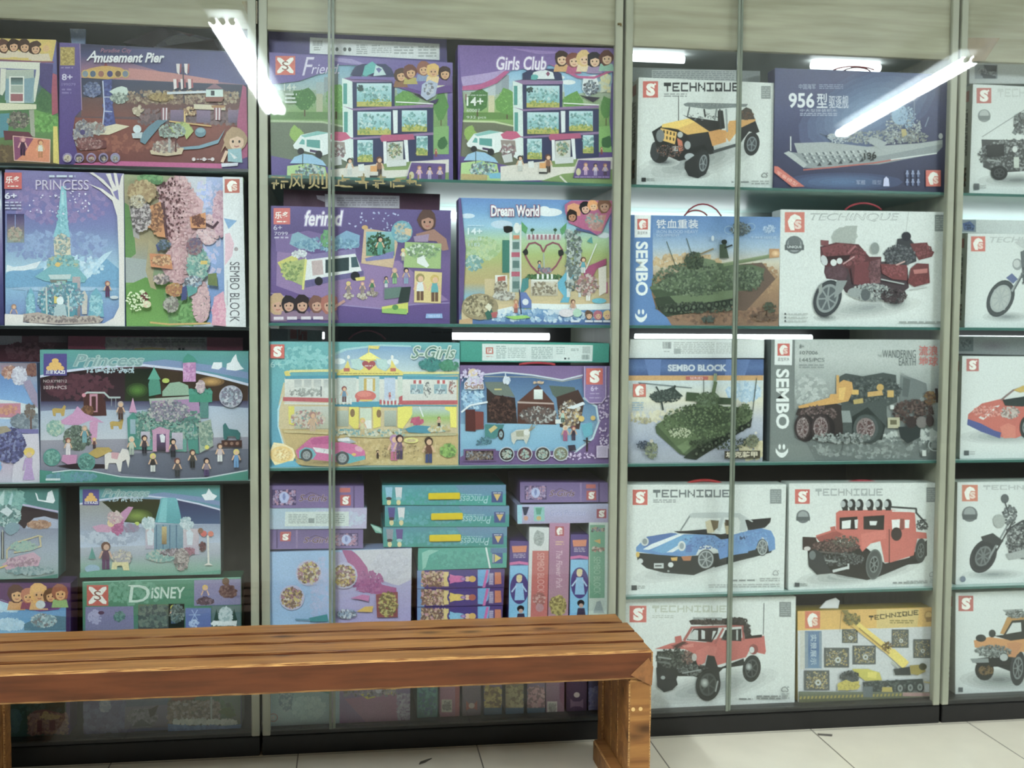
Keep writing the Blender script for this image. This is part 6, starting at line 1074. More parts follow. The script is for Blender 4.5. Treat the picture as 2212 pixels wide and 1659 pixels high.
for i, (q, lab, cs) in enumerate((([1013, 185, 2032, 180, 2032, 350, 1015, 346], 'teal flat box, topmost of the middle stack with yellow handles', ('7cb4d4', 'd0d0d8')), ([1035, 352, 2060, 354, 2058, 525, 1035, 526], 'teal flat box, second of the middle stack with yellow handles', ('4a3c8c', 'd8d8dc')), ([1020, 530, 2042, 527, 2040, 692, 1022, 692], 'teal flat box, third of the middle stack with yellow handles', ('8a8c9c', '5a3c8c')))):
    a = flat(lab, K4, q, '1f6f70', ['3f8ca4', '2f9498', '1f9488'] if i else ['4a90a8', '2c9c9c', '1f9c90']); x0, y0 = q[0], q[1]
    a.sc('4aa0b0 3a98a0', 30, x0+420, y0+90, 380, 60, 50).p(('5a84ac', '4a8cac'), [x0+600, y0-6, x0+1030, y0-6, x0+1030, y0+70, x0+800, y0+90, x0+640, y0+60])
    for j, c in enumerate(cs): a.e('d8c88c', x0+55+j*80, y0+140, 18, 24, n=10).p(c, [x0+25+j*80, y0+15, x0+85+j*80, y0+15, x0+78+j*80, y0+110, x0+35+j*80, y0+110]).e('8ac0c8' if j else '4a3c44', x0+55+j*80, y0+108, 24, 14, n=10)
    a.part('title').t('Princess', 'a0ccd4', x0+635, y0+85, x0+875, y0+148, rot=180, shear=.25).part('front_print').micro('8cc0cc', x0+650, y0+70, x0+820, y0+82, 1)
    bx0 = x0+900; a.r('2a4488', bx0, y0+50, bx0+92, y0+140).p('d8b04c', [bx0+18, y0+72, bx0+76, y0+72, bx0+47, y0+128]).micro('c8ccdc', bx0+14, y0+56, bx0+80, y0+68, 1)
    a.done(); hx0, hx1 = x0+380, x0+640
    p0, p1 = at(*a.X(hx0, y0+62), a.Y), at(*a.X(hx1, y0+112), a.Y)
    bm = bmesh.new(); bx(bm, p0.x, p1.x, a.Y-.008, a.Y-.0012, p1.z, p0.z, .002); mesh_obj('carry_handle', bm, card('d8c02c'), a.root)['label'] = 'yellow plastic grip strip'
a = box('green winged trinket left of the teal stack', K4, [915, 505, 1010, 540, 1012, 580, 960, 575], Y=.1, d=.02, side='4a9c88', base='6ac0a8', name='wing_toy', cat='toy', group='small toys'); a.p('b0e0d0', [915, 505, 990, 530, 1010, 575, 960, 555]); a.done()
a = flat('green-teal folded box with a white stripe, fourth in the middle stack', K4, [1310, 702, 2042, 693, 2037, 862, 1307, 885], '1f7c74', ['3fa898', '38a090'])
a.p('7fc4b4', [1340, 740, 1400, 715, 1480, 720, 1400, 760, 1370, 860, 1345, 880]).sc('4cb0a0 38988c', 50, 1640, 790, 240, 60, 50).l('dce8e8', 14, [1868, 695, 1902, 870]).r('4a78a4', 1905, 700, 2040, 740).r('2a4c94', 1918, 740, 2005, 828).p('d8c04c', [1940, 750, 1995, 783, 1940, 818]).r('a8b0b0', 1920, 750, 1934, 820); a.done()
for i, (y0, y1, lab, gown) in enumerate(((886, 1036, 'purple flat box with a pink doll picture, under the folded green box', 'd0509c'), (1040, 1185, 'purple flat box with a yellow doll picture, middle of the purple trio', 'e0bc2c'), (1190, 1345, 'purple flat box with a blue doll picture, partly hidden by the bench back', '6ab0d8'))):
    a = flat(lab, K4, [1302, y0, 2022-i*8, y0-12, 2016-i*8, y1-12, 1302, y1], '3a2468', ['4a2c80', '42287a'])
    m_ = (y0+y1)/2-6; a.r('5a84bc', 1300, y0-14, 1360, y1).sc('6a3c2c c8a468 e0c89c 3c2018 d890a8 5c3428', 110, 1440, m_, 100, 60, 34, box=True).r('d8bc6c', 1520, y0+10, 1560, y1-20).e('3a2080', 1675, m_, 128, 76, n=24).e(gown, 1630, m_, 70, 28).p(gown, [1570, m_-40, 1650, m_-14, 1650, m_+14, 1570, m_+40]).e('e0b48c', 1715, m_, 26, 22).e('d8a42c' if i != 1 else 'b04c2c', 1755, m_, 30, 26).soft('3a2080', 'c08cc8', 1680, m_, 24, 14, 3)
    a.p('4aa0d8', [1800, y0-10, 1900, y0-12, 1885, m_+20, 1850, y1-20, 1800, y1-25]).l('c848a0', 22, [1850, y1-10, 1880, y0]).r('8a7cac', 1890, m_-50, 1930, m_+50).micro('b8acc8', 1895, m_-45, 1928, m_+45, 6).p('c86430', [1940, m_-55, 1990, m_-55, 1995, m_+40, 1940, m_+45]); a.done()
purple_end('mauve flat box, upper of two lying at the right end of the fourth shelf', [2150, 160, 2873, 162, 2873, 322, 2150, 326], Y=.062)
a = flat('pale lilac flat box with a bow badge, under the upper mauve box', K4, [2125, 346, 2875, 336, 2872, 490, 2128, 503], '9ca0c0', ['b0b4d8', 'a8a4cc', 'a49cc4'])
a.r('8cc8dc', 2120, 345, 2165, 500).p('20284c', [2165, 362, 2225, 362, 2200, 430, 2180, 430]).e('c88c74', 2197, 455, 18, 20).r('84c4c0', 2262, 362, 2350, 480).p('4a9c84', [2275, 370, 2330, 370, 2318, 425, 2285, 425]).e('c8a85c', 2303, 455, 20, 18).part('title').to('Girls Princess', '8c8cc0', 'b8b8dc', 2395, 385, 2690, 435, w=3, shear=.2).part('front_print').logo(2780, 380, 2860, 455, 'S', 'a83044'); a.done()
L = L4
def spine(lab, q, side, base, name='toy_box', z0=None, d=.3): return box(lab, L, q, Y=.06, d=d, side=side, base=base, group='upright spines on the lower middle shelves', z0=z0)
def doll_spine(lab, q):
    a = spine(lab, q, '3a2464', ['4a2c84', '4a2c84', '6ab4dc', '5ca8dc', '58a4dc'], z0=.371); x0, y0, x1 = q[0], q[1], q[2]; w = x1-x0; c = (x0+x1)/2
    a.p('d06a34', [x0+15, y0+45, x1-15, y0+42, x1-22, y0+95, x0+22, y0+98]).micro('b0a0c0', x0+28, y0+105, x1-28, y0+145, 3).l('d04c9c', 22, [x0, y0+190, c, y0+180, x1, y0+192]).r('64b4e0', x0, y0+205, x1, y0+640).e('3a2480', c, y0+395, w*.5, 128, n=24).p('7cb8e4', [c-28, y0+350, c+28, y0+350, c+42, y0+490, c-40, y0+490]).l('a8c8e8', 12, [c-25, y0+370, c-62, y0+420]).l('a8c8e8', 12, [c+25, y0+370, c+58, y0+420]).e('e0c8a0', c-2, y0+315, 24, 30).e('d8c88c', c, y0+298, 24, 18).e('1e1a24', c+10, y0+560, 30, 28).e('c89c8c', c+12, y0+580, 18, 18).p('3a3050', [c-15, y0+600, c+40, y0+600, c+50, y0+660, c-25, y0+660]); a.done()
doll_spine('purple and blue upright box with a doll picture, leftmost in the upper spine row', [845, 640, 1000, 645, 985, 1390, 832, 1390])
a = spine('white and red upright box in the upper spine row', [1005, 528, 1168, 532, 1150, 1380, 990, 1385], 'a8aeb0', 'd5dadb', z0=.371)
a.blob('a4acac', 1085, 620, 46, 66, .15).sc('8c9494 b8c0c0', 30, 1085, 620, 35, 50, 24).p('c0504c', [1030, 722, 1166, 722, 1150, 1390, 1010, 1390]).part('title').t('SEMBO BLOCK', 'd89c94', 1070, 740, 1128, 1065, rot=90).part('front_print').sc('8c3434 d8b0a8 a04040', 40, 1085, 1120, 50, 50, 30).e('b8848c', 1090, 1190, 34, 34); a.done()
a = spine('dusty pink upright box with a flower picture, tallest in the upper spine row', [1172, 492, 1338, 495, 1322, 1372, 1158, 1378], '8a5c74', ['b87ca4', 'a86c94', 'b08098', 'b07c90'], z0=.371)
a.logo(1218, 522, 1290, 600, 'H', 'b03c48').part('title').t('The Flower Park', 'd8b4c8', 1225, 720, 1275, 1030, rot=90, shear=.2).part('front_print').micro('d0a48c', 1220, 640, 1290, 680, 2).sc('8a7c34 b8a44c 5c4c2c d0bc64', 110, 1240, 1170, 66, 80, 34); a.done()
doll_spine('purple and blue upright box with a doll picture, right of the pink flower spine', [1345, 590, 1493, 588, 1485, 1365, 1335, 1370])
a = spine('white and green upright box at the right end of the upper spine row', [1497, 490, 1655, 490, 1648, 1360, 1493, 1365], 'a0b4a8', 'c8d8d0', z0=.371)
a.p('6cac8c', [1503, 510, 1628, 510, 1625, 1108, 1500, 1110]).sc('3c2c3c c8a884 6c8cb0', 16, 1570, 548, 50, 16, 26, box=True).p('d8a84c', [1535, 640, 1590, 625, 1590, 665]).sc('c86c5c e0dcd0 5c4c3c', 16, 1570, 710, 50, 16, 26, box=True).part('title').t('SEMBO BLOCK', '98ccb0', 1535, 770, 1590, 1080, rot=90).part('front_print').p('a0b0b4', [1530, 1230, 1560, 1140, 1590, 1130, 1620, 1230]); a.done()
L = (540, 1280, 2.458)
for q, lab, side, base, kind in (([886, 264, 998, 260, 996, 665, 888, 670], 'teal upright spine, leftmost in the row under the bench', '2c6c68', ['4a9c98', '3c8c84', '3f8c88'], 0), ([1008, 254, 1116, 251, 1112, 660, 1008, 666], 'pink upright spine with a square code panel, under the bench', '8c5474', ['b46c98', 'b0789c', 'b06c84'], 1), ([1128, 254, 1226, 251, 1226, 634, 1128, 636], 'greyish mauve upright spine between two colourful ones, under the bench', '645468', ['8c7c90', '84788c', '7c6878'], 2), ([1241, 254, 1337, 251, 1337, 650, 1243, 654], 'purple upright spine with a yellow building picture, under the bench', '4c3458', ['7a4c84', '74507c', '5c88a0'], 3), ([1355, 254, 1453, 251, 1453, 645, 1357, 648], 'upright spine with a pale cottage picture, under the bench', '4c3c54', ['84587c', '9c8c64', '4c6c84'], 3), ([1470, 254, 1567, 251, 1566, 640, 1472, 642], 'upright spine with a pink tree picture, under the bench', '4c3c54', ['84507c', '8c6480', '6484ac'], 3), ([1570, 254, 1671, 251, 1668, 624, 1572, 628], 'lilac pink upright spine with a white code panel, under the bench', '6c5468', ['a46c94', '946888', '8c647c'], 1), ([1678, 254, 1792, 251, 1788, 622, 1680, 626], 'dark purple upright spine with a pale badge, under the bench', '3c2c44', ['5c4470', '54385c', '4c3450'], 2), ([1797, 254, 1872, 251, 1868, 618, 1796, 620], 'dark blue upright spine beside the bench leg', '2c2c48', ['4c4c7c', '444478', '4c4468'], 4)):
    a = spine(lab, q, side, base, z0=.082); x0, x1 = q[0], q[2]; w = x1-x0; c = (x0+x1)/2
    if kind == 0: a.sc('5cacac 2c7c74 2c5c8c', 60, c, 520, w*.4, 130, 30, box=True)
    if kind == 1: a.r('c8c0b8', x0+w*.08, 572, x0+w*.6, 640).sc('8a8480 a8a29c', 20, x0+w*.34, 605, w*.18, 22, 18, box=True).r('b04858' if x0 < 1100 else '94607c', x1-w*.25, 500, x1, 670)
    if kind == 2: a.p('a8504c' if x0 < 1300 else '7c5c74', [x0+w*.2, 560, x0+w*.35, 575, x1-w*.35, 575, x1-w*.2, 560, x1-w*.2, 610, x1-w*.35, 600, x0+w*.35, 600, x0+w*.2, 610]).e('c8b4ac', c, 540 if x0 > 1300 else 585, 16, 14)
    if kind == 3: a.r('d8c048', c-22, 440, c+26, 478).sc({1241: 'd8c458 b4984c 5c4434', 1355: 'c8bc7c a89c6c 6c5c44', 1470: 'c88c94 d0a4a8 6c5460'}[x0], 80, c, 560, w*.42, 55, 34, box=True).r('3c6484', x0, 615, x1, 665)
    if kind == 4: a.sc('6c6ca4 5454a0 8c8cb4', 50, c, 560, w*.4, 60, 30, box=True)
    a.done()
# ---------------- left cabinet
A4, B4, C4, D4, W4 = (0, 0, 3.814), (0, 350, 3.814), (0, 720, 3.814), (0, 1030, 3.814), (0, 1280, 3.814)
# things lying on top of the first row
a = box('pale blue paper scrap standing behind the amusement pier box', A4, [575, 235, 705, 240, 700, 370, 590, 360], Y=.16, d=.012, side='7f9fc4', base=['a0b8dc', '88a4d0'], name='paper_scrap', cat='paper', group='loose paper'); a.p('b8cce8', [600, 250, 650, 225, 640, 280]); a.done()
a = box('white and maroon box end behind the amusement pier box', A4, [1010, 350, 1330, 225, 1800, 330, 1800, 470], Y=.2, d=.1, side='584860', base='6a586e')
a.p('b4b4cc', [1290, 370, 1400, 300, 1560, 260, 1760, 250, 1800, 310, 1300, 390]).p('dcdfe8', [1360, 340, 1440, 290, 1580, 300, 1690, 330, 1380, 375]).p('8a5c6c', [1440, 250, 1600, 225, 1720, 260, 1560, 300]).p('4c3844', [1310, 385, 1760, 330, 1810, 430, 1500, 420]); a.done()
a = box('purple playset box with a dollhouse, cut off by the left picture edge, top shelf', A4, [-1000, 290, 462, 328, 492, 1355, -1000, 1340], z0=1.935, Y=.05, d=.09, side='6a4a84', base=['6a6aac', '5c5ca4', '4a7a4c', '5a8a4c', '6a5434'])
a.p('d8b848', [-300, 290, 465, 330, 430, 510, 0, 500, -300, 490])
for x, y, h_ in ((30, 385, '5a3020'), (110, 380, '3c2018'), (200, 385, '4a2a20'), (290, 400, '4a2c20')): a.face(x, y, 40, h_, 'd8a070', 'dccab0')
a.blob('e0b848', 385, 385, 50, 44).e('dca864', 380, 400, 26, 28).p('dccab0', [270, 450, 400, 440, 420, 500, 260, 500]).l('8c4c6c', 14, [-20, 495, 330, 512, 440, 512])
a.p('e0e0d0', [-50, 505, 335, 515, 330, 575, -50, 560]).p('dcdccc', [5, 565, 50, 570, 45, 740, 20, 790, 0, 780]).p('dcdccc', [300, 570, 335, 575, 290, 840, 262, 835]).grad(['b8c0b0', '8cacb4'], 50, 575, 280, 850).p('7ca0b0', [50, 650, 80, 650, 80, 820, 40, 830]).p('7ca0b0', [200, 650, 290, 640, 260, 840, 200, 830]).r('e4e4dc', 75, 630, 200, 850).grad(['4a5a5a', '7c9c9c'], 90, 640, 190, 700).r('a8b4a8', 90, 705, 190, 765).r('a05c64', 88, 775, 190, 835)
a.p('dcd8b8', [-50, 850, 300, 860, 300, 900, -50, 915]).p('4a8c9c', [0, 940, 80, 935, 70, 1060, 60, 1130, 0, 1140]).sc('5a5454 8a8078 3a3438 b0a890', 60, 150, 990, 90, 70, 34).p('a8a898', [240, 910, 285, 905, 290, 1130, 255, 1120]).p('6aa048', [280, 900, 430, 950, 480, 960, 480, 1080, 290, 1090]).sc('5a9c3c 7ab858 4a7a34', 50, 380, 1010, 90, 70, 50).sc('3f6a44 4f7a4c', 40, 380, 820, 60, 90, 50).p('6a3040', [30, 1080, 240, 1090, 280, 1140, 40, 1160]).sc('5a4434 6a543c 8a7044', 50, 60, 1270, 100, 60, 60)
a.p('a83c5c', [425, 600, 480, 620, 480, 930, 430, 950]).p('4a3c7c', [330, 520, 440, 530, 425, 780, 330, 700]).p('e0c84c', [440, 1040, 475, 1040, 490, 1350, 440, 1340])
a.p('8c3c6c', [110, 1120, 290, 1135, 280, 1330, 120, 1325]).p('d8743c', [280, 1140, 415, 1150, 410, 1338, 130, 1330, 200, 1270]).fig(190, 1285, 160, 'b05c6c', '4a2444', '3a1c3c', 'd89c94').fig(335, 1300, 150, 'a84c1c', 'd8dcd0', 'b86c2c', 'd8a060').l('e0b09c', 6, [110, 1125, 415, 1150, 412, 1338, 120, 1325, 110, 1125]); a.done()
a = box('purple and magenta playset box picturing an amusement pier at dusk, top shelf', A4, [492, 352, 2037, 430, 2042, 1392, 490, 1352], z0=1.935, Y=.045, d=.09, side='3a2258', base=['34305e', '4a4a84', '9c6c8c', 'c07c84', '5c6484', '6a4440', '8a4434', '7c3c30', '74342c'])
a.grad(['2c2a50', '40447c', '8c6488', 'c47c80', '6c6c8c'], 670, 370, 2040, 720).p(('3a3a78', '5c5c94'), [1050, 400, 2040, 440, 2040, 700, 1500, 640, 1080, 520]).p('c07878', [1060, 560, 1420, 600, 1800, 660, 1800, 690, 1400, 690, 1060, 640]).p(('3c4464', '4c4c60'), [670, 640, 2040, 700, 2040, 800, 670, 800]).grad(['6c4c4c', '7c4640'], 670, 800, 2040, 960).sc('8a6a5c a88c70 5c4444 c0ac8c', 140, 1500, 800, 460, 50, 40, box=True)
a.p(('8a4030', '6c2c28'), [490, 960, 2040, 1020, 2040, 1380, 490, 1350]).sc('9c5038 7a3428', 50, 1000, 1180, 260, 60, 70).sc('8a6c70 6a5860', 90, 1560, 960, 420, 60, 46, box=True)
for x0 in (1405, 1620, 1880): a.grad(['8c7494', '6c5c7c'], x0, 905, x0+115, 1010)
a.p(('5c4494', '4a2c80'), [480, 350, 665, 360, 678, 900, 620, 960, 600, 1100, 640, 1260, 620, 1360, 480, 1350]).l('a88cac', 6, [660, 360, 676, 905]).r('b09434', 498, 390, 618, 540).sc('8c7424 d0b454', 40, 558, 465, 50, 65, 24, box=True).micro('8c7cb4', 505, 550, 605, 570, 1).part('title').t('8+', 'd0c8e4', 512, 610, 600, 662, bold=.02).part('front_print').t('199079', '8c7cbc', 512, 685, 625, 708).micro('7c6cac', 512, 725, 590, 780, 2)
a.p('c03884', [1000, 1325, 1820, 1345, 2042, 1392, 2042, 1420, 560, 1380, 620, 1345]).p('b03474', [1955, 1000, 2000, 700, 2030, 720, 2045, 1300, 1960, 1320]).p('4a2c80', [1825, 1370, 2040, 1290, 2045, 1400, 1840, 1400])
a.p('c8982c', [680, 590, 740, 565, 840, 545, 900, 545, 1000, 560, 1060, 600, 1060, 620, 900, 655, 740, 645]).p('8c2c3c', [858, 545, 872, 510, 888, 545])
for x, c in ((705, '7c8c9c'), (768, '4a6484'), (835, '9c5c4c'), (908, '34347c'), (975, '6c4c34'), (1035, '6c7c94')): a.e('c8a44c', x, 610, 32, 34).e(c, x, 610, 24, 26)
a.p('34408c', [848, 660, 925, 650, 915, 780, 960, 1050, 845, 1050, 860, 800]).sc('28306c 4a58ac', 40, 890, 860, 34, 180, 34, box=True).l('b8c0dc', 10, [850, 670, 862, 900, 848, 1040]).l('b8c0dc', 8, [855, 800, 915, 800]).l('b8c0dc', 8, [860, 915, 925, 920]).sc('2c3460 5c6ca0 8a94b8', 60, 760, 740, 70, 60, 34)
a.blob('c8d8d0', 985, 755, 68, 46).sc('5a6a64 8a9c94 d0d8cc', 50, 985, 810, 70, 40, 34).p('d8ccac', [700, 1080, 960, 1020, 1070, 1040, 900, 1110, 760, 1105]).sc('b0b4b4 7c8484 d0d0c8 8c4c44', 60, 780, 1060, 90, 50, 34).sc('9a9494 6a6068 c0b8b4 5c6a8c', 110, 690, 1110, 80, 120, 34).p('6c2c30', [640, 1140, 760, 1130, 880, 1160, 880, 1220, 700, 1240, 640, 1220]).sc('8c4448 b08c88 5c2428', 60, 740, 1180, 110, 50, 30).e('4a3c7c', 685, 1090, 22)
a.sc('d8ccb4 a89478', 20, 1140, 910, 40, 40, 34).sc('9c7c44 c0a464 6c5434', 50, 1330, 800, 100, 30, 34)
for x in (1455, 1520): a.p('e0d4d8', [x, 530, x+30, 530, x+26, 620, x+6, 600]); a.p('a84858', [x+32, 530, x+44, 530, x+40, 600, x+30, 610])
for x in (1430, 1490, 1550): a.p('e4d8dc', [x, 655, x+26, 655, x+30, 730, x+6, 740]); a.p('a84858', [x+28, 655, x+42, 655, x+46, 725, x+32, 728])
a.l('4a4454', 10, [1510, 560, 1520, 850]).p('c8d0dc', [1380, 760, 1700, 750, 1700, 770, 1380, 780]).p('c8dcd8', [1700, 740, 1840, 740, 1840, 800, 1700, 800]).p('8c6478', [1700, 735, 1770, 690, 1840, 735]).r('3c444c', 1740, 750, 1770, 790).p('d0c4a8', [1600, 860, 1740, 865, 1860, 880, 1860, 910, 1600, 900]).p('8c5044', [1690, 800, 1850, 800, 1830, 840, 1700, 840])
for x in (1330, 1765): a.p('8c4c5c', [x, 890, x+60, 890, x+55, 990, x+5, 990]).p('d8ccd4', [x+14, 890, x+26, 890, x+26, 990, x+14, 990]).p('d8ccd4', [x+40, 890, x+52, 890, x+50, 990, x+38, 990])
a.p('a8743c', [1740, 870, 1860, 870, 1850, 890, 1750, 890]).l('dcb45c', 14, [1525, 900, 1525, 1010]).sc('8c5434 e0c890', 20, 1570, 920, 50, 40, 24).l('c89c4c', 12, [1400, 1000, 1740, 1040])
a.p('5c8498', [1160, 1120, 1230, 1040, 1300, 990, 1390, 990, 1330, 1030, 1290, 1080, 1230, 1150, 1200, 1190, 1160, 1170]).p('6c94a8', [1470, 1215, 1640, 1200, 1800, 1150, 1860, 1060, 1800, 1180, 1650, 1225, 1480, 1235]).e('5c8494', 1655, 1090, 46, 40).e('7ca4b4', 1655, 1075, 36, 20)
a.sc('9cac5c b4c46c 7c8c48', 70, 1490, 1060, 90, 46, 40).p('a8b864', [1430, 1050, 1560, 1030, 1600, 1080, 1540, 1150, 1520, 1100, 1480, 1120]).sc('7c9c94 b8c4b8 5c4c4c', 60, 1420, 1080, 110, 60, 34).e('c8d4dc', 1135, 1065, 34, 34).p('b8c4cc', [1090, 1100, 1180, 1090, 1170, 1140, 1100, 1140])
a.p('c8b494', [1240, 1240, 1370, 1200, 1520, 1220, 1500, 1270, 1380, 1285, 1250, 1270]).sc('d8ccbc 8c4844 a89484 6c6468', 60, 1370, 1210, 110, 50, 34).l('a8a8a8', 20, [1400, 1150, 1400, 1250]).l('5c2428', 14, [1452, 1140, 1452, 1250])
a.face(1945, 1160, 72, 'b08c64', 'dcb494').p('8cb8c4', [1880, 1230, 1990, 1220, 2000, 1340, 1880, 1330]).p('d8dce0', [1890, 1250, 1960, 1300, 1930, 1310]).l('dcb494', 26, [1870, 1250, 1835, 1330]).p('b08c64', [1880, 1090, 1850, 1180, 1820, 1260, 1860, 1200, 1900, 1130]).p('d0d0e0', [1825, 1345, 1965, 1340, 1960, 1365, 1830, 1375])
for x, c in ((562, 'c0b49c'), (658, '4a3c5c'), (758, '7c3444'), (858, '3c3450'), (955, '8c94a0')): a.e('8c7cac', x, 1300, 40, 40).e(c, x, 1304, 30, 30).sc('c8b8a0 6a5444', 8, x, 1310, 20, 18, 20)
for x in (1600, 1685, 1755): a.e('d8ccd0', x, 1312, 15, 15)
a.micro('c8bcc4', 1625, 1305, 1740, 1320, 1).part('title').t('Paradise City', 'a8587c', 835, 405, 1090, 450, shear=.3).t('A', 'e8e8f0', 718, 425, 800, 505, shear=.35, bold=.01).t('musement Pier', 'e8e8f0', 780, 440, 1360, 522, shear=.3, bold=.03).part('front_print'); a.done()
# second shelf
a = box('sliver of a pale blue box at the left picture edge, second shelf', B4, [-900, 70, 14, 70, 30, 1345, -900, 1345], z0=1.422, Y=.075, d=.1, side='4c4c8c', base=['a8b8d4', 'b4b4d4', '7c6cac', '3c3c84', '2c2c6c']); a.e('dfe4f0', -10, 350, 22, 60); a.done()
a = box('tall lilac box picturing an ice castle framed by a white tree, second shelf', B4, [42, 62, 1022, 95, 1032, 1358, 46, 1355], z0=1.422, Y=.05, d=.1, side='4c4890', base=['7c74b0', '7c6ca8', '6c68ac', '6c78b4', '7c9cc8', '9cc4dc', '7cb0d4', '6c94c8', '6484c0'])
a.sc('8c74ac 9480b8 6c64a8', 70, 500, 330, 420, 180, 80).sc('7c94c4 8ca8d4 6c80bc', 60, 500, 700, 430, 120, 80).p('5c9cc8', [40, 930, 140, 870, 280, 900, 420, 860, 520, 940, 660, 950, 760, 900, 880, 800, 1000, 900, 1000, 1040, 40, 1040]).p('dce4ec', [60, 850, 110, 870, 200, 860, 340, 820, 300, 880, 200, 900, 110, 900, 50, 910]).p('b4d4e8', [690, 900, 760, 850, 860, 760, 930, 730, 860, 820, 760, 930, 700, 990]).sc('b8d8ec d0e4f0 8cc0e0', 60, 600, 860, 260, 90, 50)
a.soft('7ca8d0', 'a8c8e4', 540, 1050, 460, 20, 3).r('5c94c0', 60, 440, 205, 470).r('4c4484', 60, 430, 200, 555).grad(['3c3468', '6c5c84', '8c8484', '8c9c9c'], 60, 430, 202, 668).sc('c09c8c a8b09c 7c7c74', 40, 130, 600, 60, 60, 34).l('7c94d0', 6, [128, 440, 128, 540])
a.p('7cc0d0', [505, 200, 545, 200, 560, 500, 580, 620, 440, 620, 480, 480]).p('a0d4dc', [510, 240, 528, 240, 530, 520, 500, 540]).sc('5ca4b8 8cccd8', 40, 515, 480, 40, 120, 34).p('d8ccb0', [445, 640, 580, 640, 585, 770, 450, 770]).sc('a89c84 dcd0bc 5c9ca8', 40, 515, 680, 70, 80, 34).p('4c9cac', [430, 780, 600, 780, 650, 870, 400, 880]).sc('3c8c9c 6cb8c4 c8b87c 88c8cc', 110, 520, 850, 130, 80, 36)
a.p('6cb0bc', [290, 950, 420, 860, 640, 870, 720, 960, 700, 1000, 640, 990, 380, 990]).p('c0d0d0', [400, 935, 590, 930, 580, 970, 420, 970]).e('dcb44c', 480, 850, 22, 20).p('7c7c74', [410, 975, 560, 975, 545, 1010, 430, 1010]).grad(['b8a8ac', '8c7c84'], 600, 950, 665, 1280).grad(['4c9cac', '3c7c94'], 420, 1000, 640, 1290).grad(['8cbcb4', '6c948c'], 470, 985, 545, 1080)
for x0, w_ in ((215, 85), (730, 130)): a.p('5ca8c0', [x0, 1280, x0+w_*.15, 1100, x0+w_*.5, 1040, x0+w_*.85, 1100, x0+w_, 1280]); a.sc('4c94ac 7cc0d0 a8d8e0', 40, x0+w_/2, 1180, w_*.4, 90, 34)
for x0 in (335, 550): a.p('3c94a8', [x0, 1060, x0+40, 1040, x0+80, 1060, x0+70, 1290, x0+10, 1290])
a.p('c8c0b8', [670, 1100, 700, 1060, 725, 1110, 720, 1260, 680, 1260]).sc('4c9cb0 2c7c94 7c6c8c 8ccce0 d0dcd8', 130, 500, 1130, 190, 130, 34).l('c8ccc4', 12, [385, 1040, 392, 1290]).l('c8ccc4', 12, [568, 1110, 572, 1290]).p('dcc44c', [450, 1110, 485, 1120, 480, 1170, 450, 1170]).e('dce8ec', 500, 1150, 30, 34).p('a8c0c8', [440, 1290, 470, 1180, 540, 1180, 560, 1290])
a.p('b8a49c', [195, 1260, 320, 1245, 500, 1285, 780, 1270, 860, 1300, 820, 1335, 500, 1345, 260, 1335, 200, 1310]).sc('8c7c7c d8c8b8 6c5c64', 60, 500, 1300, 320, 24, 30, box=True).fig(890, 1115, 130, '9c5c54', '5c3454', '5c2c5c').fig(120, 1310, 130, 'a87c64', '7c84b8', '6c74a8').e('c8d0d8', 945, 1120, 34, 14)
a.p('e4dcd8', [46, 1260, 200, 1265, 195, 1330, 500, 1352, 860, 1335, 940, 1290, 985, 1200, 985, 800, 970, 450, 930, 320, 830, 235, 730, 180, 850, 225, 940, 290, 910, 230, 800, 130, 740, 90, 770, 88, 860, 150, 930, 230, 900, 150, 875, 100, 915, 95, 930, 150, 960, 210, 950, 150, 940, 92, 965, 95, 985, 200, 1005, 120, 1022, 95, 1035, 1362, 44, 1362]) 
a.p('7c74b0', [935, 250, 975, 230, 985, 320, 960, 300]).part('title').t('PRINCESS', 'd0c4dc', 300, 150, 735, 232).micro('c8d4e4', 410, 105, 625, 138, 1).part('front_print').logo(40, 90, 185, 225, 'C', 'c83c38'); a.t('6+', 'dcdcec', 45, 255, 145, 308, bold=.02).micro('b8b8d8', 48, 325, 180, 400, 3).sc('e0dcf0', 14, 500, 350, 300, 130, 22); a.done()
a = box('tall box turned on its side with cherry blossom temple picture, second shelf', B4, [1022, 102, 2007, 132, 2032, 1365, 1042, 1362], z0=1.422, Y=.045, d=.1, side='b8c0c8', base='6a9c4c')
a.grad(['9ca87c', 'a89c74', '8c8c6c', 'a89870', '9ca094', '6c9c44', '5c9434', '6c9c3c'], 1000, 100, 1440, 1370).p('5c8c44', [1020, 330, 1060, 360, 1110, 640, 1120, 760, 1070, 800, 1030, 800]).p('a4acac', [1035, 790, 1220, 810, 1230, 960, 1160, 1000, 1035, 1000]).p('a8a0a0', [1065, 330, 1130, 330, 1150, 640, 1100, 620]).p(('5c9434', '6ca444'), [1035, 1030, 1200, 955, 1320, 1000, 1400, 1200, 1450, 1370, 1035, 1370]).p('b0a078', [1230, 640, 1290, 700, 1260, 960, 1290, 1060, 1240, 1040, 1200, 900])
a.p('c8ccd8', [1440, 100, 1850, 120, 1850, 1365, 1440, 1365]).p(('a4b4e0', '5c94d8'), [1700, 110, 1850, 125, 1850, 1080, 1780, 1330, 1690, 1340, 1720, 900, 1690, 700]).sc('b8c0e8 d8c4dc 8cacec', 60, 1720, 550, 90, 400, 60, box=True).p('6c9c5c', [1350, 1080, 1560, 1120, 1720, 1250, 1700, 1345, 1400, 1365]).sc('5c9c4c 7cb464 4c7c3c', 80, 1560, 1250, 150, 100, 60)
